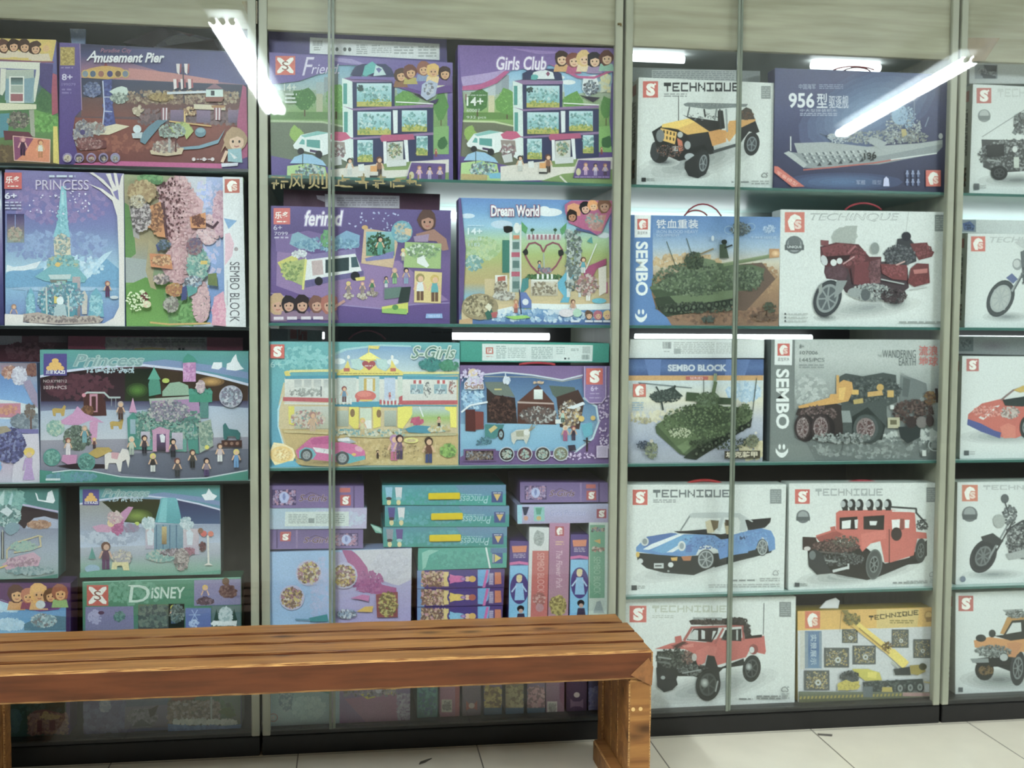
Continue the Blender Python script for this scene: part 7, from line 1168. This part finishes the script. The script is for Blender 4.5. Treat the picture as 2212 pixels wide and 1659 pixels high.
a.p('d4a4ac', [1280, 210, 1400, 150, 1500, 150, 1600, 260, 1680, 330, 1640, 560, 1560, 760, 1600, 870, 1520, 960, 1400, 1000, 1330, 880, 1400, 720, 1400, 560, 1360, 340]).sc('dcaeb4 c8949c e4bcc0 a86c74', 420, 1470, 400, 160, 290, 34).sc('dcaeb4 c8949c e4bcc0 b47c84', 220, 1470, 850, 110, 160, 34).sc('4c2428 6c343c', 60, 1400, 380, 130, 250, 26).sc('dcb4bc b88c94 e0c4c8', 120, 1720, 560, 90, 120, 34).sc('d4a4b4 b47c94 e0b8c8', 200, 1820, 430, 60, 190, 34).sc('dcb4b8 c0949c', 160, 1660, 1160, 70, 170, 34).l('4c2c3c', 20, [1690, 510, 1760, 545, 1800, 500]).sc('5c9c5c 3c6c3c 7cac6c', 60, 1240, 150, 100, 40, 50)
a.p('c87c34', [1195, 380, 1265, 360, 1330, 330, 1350, 400, 1380, 630, 1300, 620, 1280, 560, 1200, 540, 1280, 500, 1200, 470, 1270, 430]).p('5c343c', [1330, 340, 1360, 340, 1390, 620, 1370, 630]).sc('a05c24 4c2828 d8944c', 60, 1300, 480, 50, 130, 36).sc('4c3c44 b8a8ac 2c2428 dcd0d0', 120, 1170, 450, 80, 130, 34).p('c87c34', [1570, 460, 1700, 420, 1700, 550, 1580, 550]).sc('8c4c24 5c2c28', 24, 1640, 490, 50, 50, 34).p('c87434', [1240, 760, 1410, 770, 1430, 890, 1250, 870]).sc('7c4424 e0b078', 34, 1340, 820, 80, 40, 30).p('34407c', [1290, 690, 1340, 655, 1380, 690, 1310, 745]).sc('6c7ca0 3c4c3c', 30, 1360, 690, 50, 40, 30)
a.sc('a8885c 8c6c44 c8b07c', 140, 1180, 250, 110, 90, 46).sc('b8a888 dcd4c0 4c443c', 40, 1140, 330, 60, 50, 34).sc('4c9c94 3c7c7c 8cbcac c8c8bc', 170, 1640, 850, 90, 130, 40).p('6c7c44', [1720, 930, 1790, 920, 1800, 1030, 1720, 1020]).r('d8b43c', 1660, 820, 1715, 850).sc('a86434 c8a04c 8c4434', 60, 1450, 1060, 70, 50, 36).p('34407c', [1510, 1040, 1550, 1020, 1545, 1140, 1500, 1150]).p('4c9494', [1540, 1000, 1640, 990, 1630, 1080, 1560, 1120]).sc('3c2c3c 5c8cb0 dcdce0', 60, 1600, 990, 70, 40, 34).sc('8c4c54 4c4c7c 9c8c8c', 60, 1610, 700, 60, 70, 34).e('6c2c2c', 1200, 1120, 34, 44).e('dcc0a0', 1220, 1180, 36, 30).sc('e0e8c8 c8d8a0', 30, 1150, 1150, 100, 90, 26).sc('b8b4a8 6c6460', 50, 1420, 1180, 60, 60, 34).sc('dcc0b4 8c8490 3c3438', 40, 1340, 970, 60, 40, 34)
a.p('d8dce0', [1842, 128, 2007, 132, 2032, 1365, 1860, 1362]).p('6c9ccc', [1850, 470, 1960, 490, 1890, 560]).p('dcb4c4', [1860, 600, 1900, 590, 1935, 680, 1920, 780, 1860, 860]).p('d494ac', [1770, 1120, 1850, 1070, 1870, 1360, 1750, 1350]).sc('d07c9c e0a8bc', 70, 1810, 1230, 50, 110, 40).l('c89c4c', 14, [1250, 1330, 1400, 1345, 1740, 1335]).e('a89ca0', 1952, 725, 17).logo(1858, 148, 1980, 262, 'H', 'b8482c')
a.part('title').t('SEMBO BLOCK', '5c5c64', 1900, 830, 1980, 1325, rot=90).micro('b8bcc4', 1875, 900, 1885, 1300, 1).part('front_print'); a.done()
# third shelf
a = box('crimson box with a grey end label lying behind the large teal princess box', C4, [560, 22, 2000, 35, 2000, 330, 560, 330], Y=.17, d=.12, side='7c1c48', base='9a2450')
a.r('94808c', 868, 30, 1705, 140).sc('a8949c 84707c a89c94', 90, 1280, 90, 400, 45, 60, box=True).micro('6c5c64', 1150, 45, 1690, 80, 2).l('a8883c', 12, [1110, 130, 1240, 122, 1360, 130]).r('2c2428', 1470, 120, 1490, 140).r('2c2428', 1500, 120, 1520, 140); a.done()
a = box('dark maroon box standing in shade behind the left snow playset', C4, [-700, 18, 555, 22, 555, 330, -700, 330], Y=.19, d=.12, side='4c1428', base=['5c2838', '58182c', '5a1c30'])
a.r('8a8288', -100, 20, 180, 95).r('6c545c', 320, 20, 555, 75).sc('6c2c3c 481424 7c4450', 60, 280, 150, 260, 70, 60); a.done()
a = box('snow playset box with a yellow-haired doll, cut off by the left picture edge, third shelf', C4, [-900, 240, 300, 245, 335, 1226, -900, 1226], z0=.917, Y=.05, d=.1, side='7484a8', base=['8c7c8c', '8c98b8', '4c84c4', '7cacdc', 'b4c4dc', 'b8a8c0', 'c0b0c8', 'c0b8cc'])
a.p(('3c74bc', '6ca4dc'), [-100, 330, 60, 340, 180, 430, 280, 560, 200, 590, 0, 545, -100, 530]).p('d0d8e0', [-50, 540, 100, 555, 250, 590, 330, 600, 335, 720, -50, 700]).blob('9c7c94', 60, 290, 60, 40).sc('b87454 8c4c44 d8b8a8', 60, 80, 320, 60, 50, 36).sc('c8c8dc a8a0bc e0e0ec', 80, 160, 350, 60, 70, 36).sc('8c5c4c 6c3c3c', 50, 270, 300, 46, 50, 36).p('9c8cac', [190, 400, 250, 380, 330, 540, 330, 640, 260, 560])
a.r('c0748c', -50, 575, 172, 690).sc('d0905c b8646c', 30, 70, 630, 70, 34, 36).sc('7c8894 9ca8b4 606c7c', 110, 230, 720, 130, 60, 46).l('6c4c44', 14, [258, 690, 258, 890]).sc('6c5c54 8c7c74', 24, 255, 640, 50, 60, 30).p('4c3c34', [235, 890, 258, 860, 280, 890]).p('6c64a4', [140, 785, 335, 790, 335, 830, 140, 820]).p('d0c8d8', [140, 830, 335, 825, 335, 1226, 100, 1226])
a.sc('4c4c8c 6c6cac 34346c 8c94c4 3c2c4c', 220, 90, 920, 120, 140, 40).p('a8987c', [-50, 770, 60, 760, 100, 800, -50, 840]).sc('4c94d0 7cb4e0', 20, -5, 1090, 16, 40, 30).p('b490c8', [212, 1025, 272, 1025, 268, 1100, 290, 1205, 192, 1205, 216, 1100]).e('e0bc2c', 245, 975, 46, 36).e('d8b48c', 245, 1000, 24, 24).l('b490c8', 12, [212, 1040, 196, 1120]); a.done()
def princess_top(a, ox, oy, w, h):
    """teal header of the two princess playsets: title, pyramid badge, snow rim, white emblem"""
    a.p(('4c9c94', '4a84a4'), [ox-20, oy-20, ox+w+20, oy-20, ox+w+20, oy+h*.26, ox+w*.8, oy+h*.18, ox+w*.5, oy+h*.11, ox+w*.3, oy+h*.12, ox, oy+h*.2])
    a.p('6c84b4', [ox+w*.45, oy+h*.1, ox+w*.6, oy+h*.07, ox+w*.85, oy+h*.12, ox+w, oy+h*.17, ox+w, oy+h*.22, ox+w*.8, oy+h*.16])
    a.l('c8cce4', h*.018, [ox, oy+h*.2, ox+w*.12, oy+h*.16, ox+w*.3, oy+h*.125, ox+w*.5, oy+h*.115, ox+w*.7, oy+h*.15, ox+w*.85, oy+h*.2, ox+w, oy+h*.265])
    a.part('title').to('Princess', '7ca0a4', 'a4c0c0', ox+w*.16, oy+h*.035, ox+w*.5, oy+h*.12, w=h*.006, shear=.35, bold=.01).part('front_print').sc('9cb8c4 b8ccd8', 40, ox+w*.33, oy+h*.15, w*.12, h*.02, h*.02, box=True)
def snowflake(a, x, y, r, c='e0e4ec'):
    for k in range(3): t = PI*k/3; a.l(c, r*.14, [x-r*math.cos(t), y-r*math.sin(t), x+r*math.cos(t), y+r*math.sin(t)])
a = box('large teal playset box picturing a palace and pink coach in snow, third shelf', C4, [330, 135, 2047, 148, 2047, 1216, 335, 1226], z0=.917, Y=.045, d=.09, side='1f6a64', base=['3c2028', '4c2830', '34283c', '8c94b8', 'a8b4cc', 'a8a8bc', '8c8ca0', '74748c', '6c6c84'])
a.p(('2c1418', '3c2834'), [335, 290, 1030, 300, 1030, 560, 335, 640]).sc('4c2030 5c2c3c', 60, 650, 440, 280, 100, 70).p(('141c10', '2c3c1c'), [1030, 290, 1300, 290, 1300, 580, 1030, 600]).soft('1c2814', '4c7c1c', 1130, 470, 90, 60, 4).p(('3c2c14', '4c3020'), [1280, 290, 2045, 400, 2045, 640, 1280, 600]).soft('4c3018', 'c08c2c', 1740, 400, 110, 40, 4).p(('3c345c', '8c98bc'), [335, 560, 2045, 560, 2045, 690, 335, 690]).p(('a4b4cc', 'c0c4d0'), [335, 640, 700, 620, 1060, 640, 1700, 600, 2045, 620, 2045, 900, 335, 900]).p(('9c98a8', '74748c'), [335, 880, 2045, 860, 2045, 1226, 335, 1226]).p(('6c7084', '5c6074'), [900, 1000, 2045, 960, 2045, 1130, 1700, 1190, 1400, 1200, 1000, 1160])
princess_top(a, 330, 140, 1715, 1080); a.logo(360, 168, 552, 348, 'P', '44348c').t('NO.KY98712', 'c8b8b8', 358, 382, 552, 405).t('1039+PCS', 'c8b8b8', 362, 432, 550, 460, bold=.01)
a.p('dfe4ec', [1740, 290, 1760, 240, 1830, 240, 1830, 280, 1800, 300]).p('e4e8ee', [1865, 300, 1870, 250, 1900, 240, 1920, 200, 1945, 170, 1955, 220, 1985, 270, 2010, 295, 1940, 310])
a.p('4c2420', [690, 530, 730, 490, 830, 490, 870, 560, 880, 680, 690, 685]).l('b0bcbc', 14, [690, 505, 720, 488, 860, 490, 900, 530, 990, 530]).r('c07c94', 740, 500, 805, 650).r('4c2420', 755, 520, 792, 640).e('d0788c', 692, 510, 16).l('8c94a0', 6, [920, 540, 920, 600]).l('8c94a0', 6, [955, 540, 955, 610]).sc('8c5c2c 5c3424', 30, 720, 640, 50, 40, 34)
for x, y in ((490, 640), (965, 750)): a.p('b8942c', [x-60, y-15, x-40, y-25, x+20, y-20, x+40, y-50, x+55, y-40, x+45, y+5, x+40, y+40, x+20, y+42, x+10, y+15, x-30, y+15, x-30, y+42, x-50, y+40])
a.p('c888b8', [500, 720, 600, 660, 640, 600, 700, 660, 800, 700, 860, 740, 740, 720, 640, 760, 510, 750]).p('c888b4', [740, 730, 810, 720, 800, 860, 760, 900, 740, 860]).sc('8cb4a8 c8d0b8 5c9c94', 60, 460, 780, 70, 60, 36).sc('4c5c54 6c7c6c 8c9c8c 3c4440', 140, 640, 860, 110, 100, 34).e('4c948c', 430, 1020, 72, 72, n=24).sc('3c7c74 7cb4a8', 50, 430, 1020, 55, 55, 30).p('c07cac', [520, 1000, 640, 1000, 630, 1070, 560, 1080, 510, 1050]).p('34242c', [470, 1090, 640, 1070, 860, 1080, 880, 1110, 600, 1115]).e('4c948c', 715, 1060, 72, 76, n=24).sc('3c7c74 7cb4a8 2c5c5c', 60, 715, 1060, 55, 55, 30).fig(565, 1000, 140, '8c4434', 'd8ccd4', 'dcd4dc').fig(700, 900, 140, 'b8a08c', '5c94a4', '6ca4ac').fig(780, 950, 90, 'd8a83c', '6c3c3c', '4c3434').p('b49434', [730, 990, 800, 940, 900, 940, 930, 970, 800, 1030])
a.p('dcd4d0', [865, 1000, 900, 980, 990, 990, 1010, 950, 1060, 960, 1075, 1030, 1060, 1110, 1040, 1040, 1010, 1060, 1000, 1140, 980, 1140, 960, 1070, 900, 1070, 890, 1120, 868, 1120]).p('c8909c', [920, 980, 985, 985, 970, 1040, 920, 1030])
a.p('3c8c80', [1050, 700, 1100, 650, 1150, 700, 1150, 960, 1060, 960]).p('3c8c80', [1520, 700, 1580, 660, 1630, 700, 1640, 1000, 1560, 980]).p('c88cb4', [1065, 650, 1097, 530, 1130, 655]).p('d8a0a8', [1555, 670, 1588, 555, 1630, 680]).r('8ca8b8', 1075, 710, 1120, 830).r('8ca8b8', 1550, 720, 1600, 850).p('3c8c78', [1225, 420, 1270, 270, 1320, 400, 1330, 500, 1230, 520]).p('48a08c', [1220, 380, 1272, 280, 1325, 380]).p('8cac94', [1340, 480, 1400, 410, 1480, 400, 1550, 430, 1570, 510, 1340, 520]).p('a8b8a8', [1230, 540, 1560, 520, 1600, 600, 1250, 640]).p('a87cac', [1250, 560, 1640, 540, 1650, 700, 1260, 700]).p('c88cb4', [1310, 700, 1350, 540, 1400, 700]).r('c07cb4', 1510, 240, 1615, 400).sc('d8a0d0 a45ca0', 24, 1562, 320, 45, 70, 30, box=True).p('2c8c7c', [1505, 245, 1515, 200, 1550, 165, 1600, 195, 1630, 235]).r('2c8c74', 1560, 500, 1750, 570).sc('2c7464 3c9c88', 30, 1655, 480, 90, 20, 36, box=True).r('4c8480', 1650, 570, 1720, 700)
a.p('5c9c90', [1150, 770, 1540, 760, 1540, 980, 1150, 960]).sc('3c8478 6cac9c b0bcb0 2c5c5c', 260, 1390, 760, 260, 110, 36, box=True).sc('c8c4bc 8c7c9c 4c5c74', 120, 1390, 640, 170, 90, 34).r('c088ac', 1262, 810, 1300, 975).r('c088ac', 1370, 810, 1400, 980).p('c088ac', [1255, 800, 1320, 770, 1405, 800, 1400, 830, 1262, 830]).grad(['6c4c7c', '3c3440'], 1295, 830, 1370, 970).p('dcdce4', [1320, 840, 1345, 830, 1365, 850, 1360, 900, 1330, 900]).grad(['c0b4c8', 'a0a0b0'], 1165, 810, 1240, 930).grad(['c0b4c8', '9c9cac'], 1420, 820, 1510, 960)
a.p('98a898', [1640, 740, 1740, 710, 1760, 930, 1650, 990]).sc('7c9484 b4c0ac 4c7c74', 60, 1700, 840, 50, 110, 36).e('d0a0b4', 1655, 440, 36, 46).sc('d8c4c4 a88c9c', 30, 1655, 440, 36, 50, 30).e('b4c43c', 1370, 390, 30, 20).e('d8cc3c', 1708, 942, 18)
a.e('a8a8bc', 1905, 522, 96, 92, n=24).sc('6c5c7c d8d8e4 8ca4b4 4c4458', 90, 1905, 522, 80, 76, 34)
a.p('2c6c6c', [1840, 760, 1860, 740, 1890, 790, 1960, 800, 1985, 830, 1975, 880, 1955, 880, 1940, 850, 1880, 850, 1865, 885, 1845, 870]).r('4c2c24', 1828, 885, 1995, 940); [a.e('8c6450', x, 912, 14) for x in (1865, 1912, 1958)]
for x, y, h_, t_, l_ in ((1195, 990, '3c2424', '4c3c44', '2c2834'), (1265, 1140, 'd8c83c', '3c3434', 'd0d0cc'), (1430, 1020, '2c2428', '4c3c4c', '2c2c34'), (1465, 1180, '6c3434', '5c5458', '3c3c40'), (1590, 1110, '5c3c34', '4c4844', '2c2c2c'), (1705, 1180, '34242c', '8c7c8c', '4c3468'), (1815, 1060, '5c4440', 'c0b0b8', 'dcdcdc'), (1950, 1110, 'd8c458', '4c8cc4', '4c8cc4'), (1000, 710, 'b8a49c', '6c4c44', '4c342c'), (1090, 1000, 'c8c8b8', 'b8c4b0', 'a8b4a8')): a.fig(x, y, 150, h_, t_, l_)
a.p(('3c8c80', '2c8474'), [335, 1120, 460, 1135, 600, 1120, 760, 1130, 1000, 1180, 1400, 1205, 1700, 1195, 2050, 1130, 2050, 1240, 335, 1240]).l('c0d0d4', 9, [440, 1140, 600, 1122, 760, 1132, 1000, 1180, 1400, 1206, 1700, 1196, 2040, 1135]).sc('5c8cac 4c9c94 3c7c8c', 50, 600, 1180, 200, 34, 46).r('c8d4d8', 385, 1190, 505, 1207); a.done()
# fourth tier, standing on the pair below
a = box('teal snow playset box picturing a pink sleigh, cut off by the left picture edge', D4, [-900, 92, 482, 94, 480, 868, -900, 868], z0=.603, Y=.05, d=.1, side='3c706c', base=['3c7474', '6c94a4', '7c84a4', '8c94ac', '9ca8bc', '9cacb8', '8ca8a4'])
a.p(('3c7c78', '4c8484'), [-50, 60, 490, 60, 490, 300, 350, 260, 190, 220, -50, 180]).sc('5c9c98 7cb0ac 8cc0b8', 80, 80, 200, 130, 120, 60).p('a8ccd0', [60, 250, 100, 120, 110, 150, 90, 260]).p('b8d4d4', [-20, 200, 40, 100, 30, 250]).p('dfe4ec', [290, 130, 305, 140, 320, 190, 380, 200, 395, 130, 430, 110, 455, 200, 440, 225, 310, 200]).l('b8a8d0', 14, [190, 235, 330, 265, 480, 295]).p(('34242c', '3c2c34'), [185, 245, 330, 275, 480, 310, 480, 360, 350, 340, 240, 400, 200, 440, 140, 380]).p('a4acc8', [215, 420, 280, 350, 370, 335, 480, 370, 480, 440, 215, 440]).sc('b07c5c 8c5c44 c8a084', 90, 325, 405, 95, 30, 34)
a.sc('4c8484 7cacac 2c5c5c c8dcdc', 120, 60, 330, 110, 90, 40).p('c8d4dc', [0, 290, 60, 250, 110, 290, 70, 335]).blob('7c9cac', 110, 440, 60, 50).l('2c2c34', 22, [25, 470, 25, 690]).l('b8b8ac', 8, [25, 450, 25, 690])
a.l('c8b88c', 12, [60, 690, 60, 620, 120, 560, 260, 520, 320, 500, 350, 510]).l('c8b88c', 14, [330, 510, 340, 590, 250, 620, 120, 640]).sc('8cb4ac a8bcac', 40, 200, 590, 110, 40, 36).p('c89cb4', [20, 740, 120, 680, 280, 640, 340, 690, 320, 760, 180, 780, 60, 790]).sc('b07c9c d8b4c4 8c6c7c', 60, 180, 720, 130, 40, 34).l('dcb44c', 12, [0, 770, 60, 750]).sc('8ca4b0 a8bcc0 5c8c8c', 60, 260, 800, 190, 30, 40).p('3c8478', [-50, 860, 200, 870, 380, 850, 490, 830, 490, 880, -50, 880]); a.done()
a = box('teal playset box picturing a blue ice tower, on top of the green box', D4, [655, 80, 1812, 68, 1820, 826, 664, 850], z0=.603, Y=.05, d=.09, side='5c6c74', base=['4c9490', '5c8cac', '8c98c0', 'a0b0cc', 'b0bcd0', 'b4bccc', 'a4acbc', '8cb0a4', '5ca48c'])
a.p(('9c9c94', '9ca4bc'), [655, 230, 860, 200, 960, 280, 960, 460, 655, 470]).p(('343010', '2c3c10'), [840, 210, 1000, 180, 1320, 190, 1300, 380, 1200, 400, 1000, 380, 900, 260]).soft('2c3c14', '7c9424', 1130, 330, 130, 60, 5).p(('2c2c5c', '2c4c7c'), [1460, 190, 1810, 260, 1815, 400, 1500, 400]).p(('8c98b4', 'b4c4dc'), [655, 450, 900, 460, 1200, 420, 1815, 400, 1815, 560, 655, 600]).sc('8c98b8 c0ccdc', 60, 900, 510, 240, 60, 60)
princess_top(a, 655, 76, 1157, 760); a.logo(682, 104, 818, 238, 'P', '44348c').p('e4e8f0', [1660, 150, 1700, 140, 1720, 95, 1750, 140, 1790, 160, 1760, 195, 1690, 198])
a.p(('5cb0bc', '3c9ca8'), [1330, 175, 1440, 175, 1460, 190, 1505, 400, 1275, 385]).p('6cc0c8', [1340, 180, 1380, 180, 1370, 385, 1300, 385])
a.p('c080b0', [930, 400, 1000, 300, 1060, 250, 1100, 255, 1050, 340, 1000, 420]).p('c890b4', [760, 420, 840, 400, 960, 420, 900, 470, 800, 465]).sc('a03c7c c05c94', 50, 970, 420, 50, 70, 34).e('dcc48c', 915, 390, 30, 34).sc('d8c8c0 b88c9c', 30, 950, 340, 60, 50, 34).e('b8cc3c', 1130, 395, 20, 16).sc('8c8ca8 9c7c9c', 30, 1080, 430, 60, 30, 40)
a.grad(['7c9cb0', '5c8ca4'], 1270, 400, 1515, 620).grad(['c8b8c0', 'b0a8c0'], 1200, 440, 1270, 610).grad(['c8b8c0', 'b0a8c0'], 1510, 440, 1640, 660); [a.p('c8d4e0', [x, 470, x+30, 440, x+60, 480, x+50, 580, x+10, 580]) for x in (1210, 1535)]
for x in (1290, 1345, 1400, 1455): a.l('3c6c8c', 10, [x, 410, x, 610])
a.sc('b8ccd4 8cb0bc dce4e8', 60, 1225, 390, 50, 50, 34).sc('b8ccd4 8cb0bc dce4e8', 60, 1540, 395, 50, 50, 34).grad(['c8b06c', '8c6c3c'], 1335, 420, 1375, 570).sc('4c9494 7cb8b4 c8c4b4', 110, 1330, 670, 120, 50, 34).sc('3c2c34 8c7c84 c0b0bc', 50, 1440, 640, 120, 30, 30).sc('a86c84 8c4c5c', 24, 1560, 630, 50, 30, 26)
a.e('c84034', 1680, 480, 26).e('c86044', 1738, 482, 24).e('8c5c44', 1655, 455, 22, 24).l('dcd8d0', 14, [1715, 500, 1720, 740]).p('dcd8d0', [1680, 750, 1720, 725, 1755, 750]).sc('7c4c4c 4c2c34', 24, 1670, 590, 26, 40, 26).fig(875, 780, 230, '6c4434', '5c3450', '5c2c60', 'c89c84')
a.p('4c948c', [735, 690, 762, 590, 795, 690]).sc('dcd0b0 8c8c8c a8a4b8', 60, 1010, 680, 80, 60, 34).p('dcd094', [920, 790, 930, 720, 1060, 720, 1070, 790, 1020, 790, 1010, 750, 970, 750, 965, 790]).sc('6c6464 9c8c8c c8bcb8', 70, 1500, 700, 60, 90, 30).e('8cb0cc', 765, 775, 62, 36).p(('5ca48c', '4c9c84'), [655, 810, 800, 790, 950, 780, 1200, 815, 1500, 825, 1820, 790, 1820, 860, 655, 860]); a.done()
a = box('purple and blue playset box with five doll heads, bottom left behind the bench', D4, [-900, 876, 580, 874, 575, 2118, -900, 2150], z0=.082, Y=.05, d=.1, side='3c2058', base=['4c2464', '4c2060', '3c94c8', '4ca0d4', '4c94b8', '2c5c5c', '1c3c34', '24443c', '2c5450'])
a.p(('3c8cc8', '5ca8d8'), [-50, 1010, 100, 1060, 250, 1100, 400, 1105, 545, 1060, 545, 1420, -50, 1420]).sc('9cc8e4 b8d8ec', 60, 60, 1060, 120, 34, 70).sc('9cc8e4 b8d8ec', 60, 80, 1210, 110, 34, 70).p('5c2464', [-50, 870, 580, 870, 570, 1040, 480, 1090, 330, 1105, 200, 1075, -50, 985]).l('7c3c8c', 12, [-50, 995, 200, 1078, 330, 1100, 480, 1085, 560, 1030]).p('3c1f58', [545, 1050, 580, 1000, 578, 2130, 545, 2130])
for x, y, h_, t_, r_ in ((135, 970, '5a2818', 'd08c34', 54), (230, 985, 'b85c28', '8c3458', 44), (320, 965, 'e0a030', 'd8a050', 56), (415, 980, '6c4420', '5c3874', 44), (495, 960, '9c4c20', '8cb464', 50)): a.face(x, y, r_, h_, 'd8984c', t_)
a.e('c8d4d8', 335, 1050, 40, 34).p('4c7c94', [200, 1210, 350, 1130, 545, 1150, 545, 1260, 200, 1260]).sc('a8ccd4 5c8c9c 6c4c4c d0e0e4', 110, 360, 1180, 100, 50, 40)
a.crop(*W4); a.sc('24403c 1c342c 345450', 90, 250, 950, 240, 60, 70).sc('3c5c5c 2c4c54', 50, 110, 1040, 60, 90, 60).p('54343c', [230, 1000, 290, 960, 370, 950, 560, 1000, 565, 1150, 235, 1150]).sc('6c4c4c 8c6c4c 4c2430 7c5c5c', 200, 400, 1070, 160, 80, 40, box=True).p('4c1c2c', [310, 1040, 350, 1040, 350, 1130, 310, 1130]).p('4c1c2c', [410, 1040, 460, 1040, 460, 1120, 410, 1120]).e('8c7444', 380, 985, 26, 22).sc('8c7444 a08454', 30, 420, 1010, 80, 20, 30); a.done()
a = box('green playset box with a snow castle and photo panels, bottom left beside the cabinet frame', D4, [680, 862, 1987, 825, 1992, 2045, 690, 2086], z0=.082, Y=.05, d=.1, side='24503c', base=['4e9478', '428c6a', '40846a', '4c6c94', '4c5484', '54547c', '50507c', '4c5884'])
a.p(('4e9478', '3a8666'), [675, 830, 1990, 800, 1990, 1070, 680, 1070]).l('8cd0b8', 5, [690, 868, 1200, 852, 1980, 832]).sc('5ca084 68a88c', 50, 1100, 950, 280, 90, 50)
a.logo(716, 890, 893, 1057, 'X', 'c43c20').part('title').t('D', 'c8e0d4', 1060, 890, 1235, 1030, shear=.1).t('iSNEY', 'c8e0d4', 1245, 905, 1525, 1000, shear=.1, bold=.02).l('c8e0d4', 10, [1060, 895, 1150, 900, 1230, 940]).part('front_print')
a.p(('8c84b0', '7c7cac'), [1600, 850, 1985, 840, 1985, 1050, 1600, 1060]).fig(1690, 1030, 140, 'dcb43c', '6c6c9c', '4c4468').sc('5c4450 8c7484 3c2c3c', 60, 1690, 1020, 70, 24, 34).sc('4c2c34 6c4444 8c6c64', 80, 1880, 940, 70, 50, 36).e('6c4c34', 1860, 860, 30, 30)
a.p(('7c78a8', '70709c'), [705, 1065, 1100, 1060, 1105, 1300, 705, 1300]).sc('9c9cc8 a8a4cc', 30, 780, 1150, 50, 60, 30).e('4c7c7c', 985, 1140, 44, 36).sc('3c6c6c 6c9c94', 30, 985, 1140, 44, 40, 30).e('5c3c5c', 835, 1112, 26, 14)
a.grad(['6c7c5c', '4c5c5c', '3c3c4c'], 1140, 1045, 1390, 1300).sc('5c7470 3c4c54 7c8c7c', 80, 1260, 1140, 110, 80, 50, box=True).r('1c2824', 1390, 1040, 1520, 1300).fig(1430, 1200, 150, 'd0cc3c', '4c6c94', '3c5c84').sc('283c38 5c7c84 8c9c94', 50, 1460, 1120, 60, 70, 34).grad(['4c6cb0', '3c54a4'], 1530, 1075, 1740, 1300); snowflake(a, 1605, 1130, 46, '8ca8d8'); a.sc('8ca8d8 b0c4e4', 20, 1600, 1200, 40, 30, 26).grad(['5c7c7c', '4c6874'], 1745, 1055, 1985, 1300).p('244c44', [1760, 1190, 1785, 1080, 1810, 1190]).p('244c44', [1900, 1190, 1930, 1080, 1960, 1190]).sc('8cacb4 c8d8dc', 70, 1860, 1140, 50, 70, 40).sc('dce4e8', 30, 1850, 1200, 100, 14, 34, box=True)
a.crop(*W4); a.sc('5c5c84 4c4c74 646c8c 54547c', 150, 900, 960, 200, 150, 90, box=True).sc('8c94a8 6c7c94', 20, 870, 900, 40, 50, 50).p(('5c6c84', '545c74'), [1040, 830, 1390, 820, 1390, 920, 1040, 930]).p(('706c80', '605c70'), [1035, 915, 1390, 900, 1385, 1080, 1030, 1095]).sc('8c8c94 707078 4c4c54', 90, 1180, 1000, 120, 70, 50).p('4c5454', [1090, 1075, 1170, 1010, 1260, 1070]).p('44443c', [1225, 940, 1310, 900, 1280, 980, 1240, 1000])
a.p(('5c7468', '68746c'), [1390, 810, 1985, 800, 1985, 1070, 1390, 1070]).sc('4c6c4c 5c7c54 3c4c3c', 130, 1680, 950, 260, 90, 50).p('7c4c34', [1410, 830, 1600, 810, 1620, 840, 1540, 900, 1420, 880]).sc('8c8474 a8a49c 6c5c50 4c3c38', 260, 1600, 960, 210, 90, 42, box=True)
for x in (1500, 1590, 1665): a.r('a8a8a4', x, 1000, x+18, 1050)
a.l('a0a8a4', 14, [1745, 840, 1745, 1040]).p('4c6434', [1800, 960, 1840, 930, 1900, 920, 1950, 990, 1900, 1010]).sc('a8b0a8 c0c8c0', 60, 1700, 1040, 260, 16, 50, box=True).p('4c74a4', [1390, 1050, 1500, 1060, 1700, 1080, 1990, 1060, 1990, 1200, 1390, 1200]).sc('5c84b4 44649c', 40, 1650, 1100, 240, 30, 50); a.done()
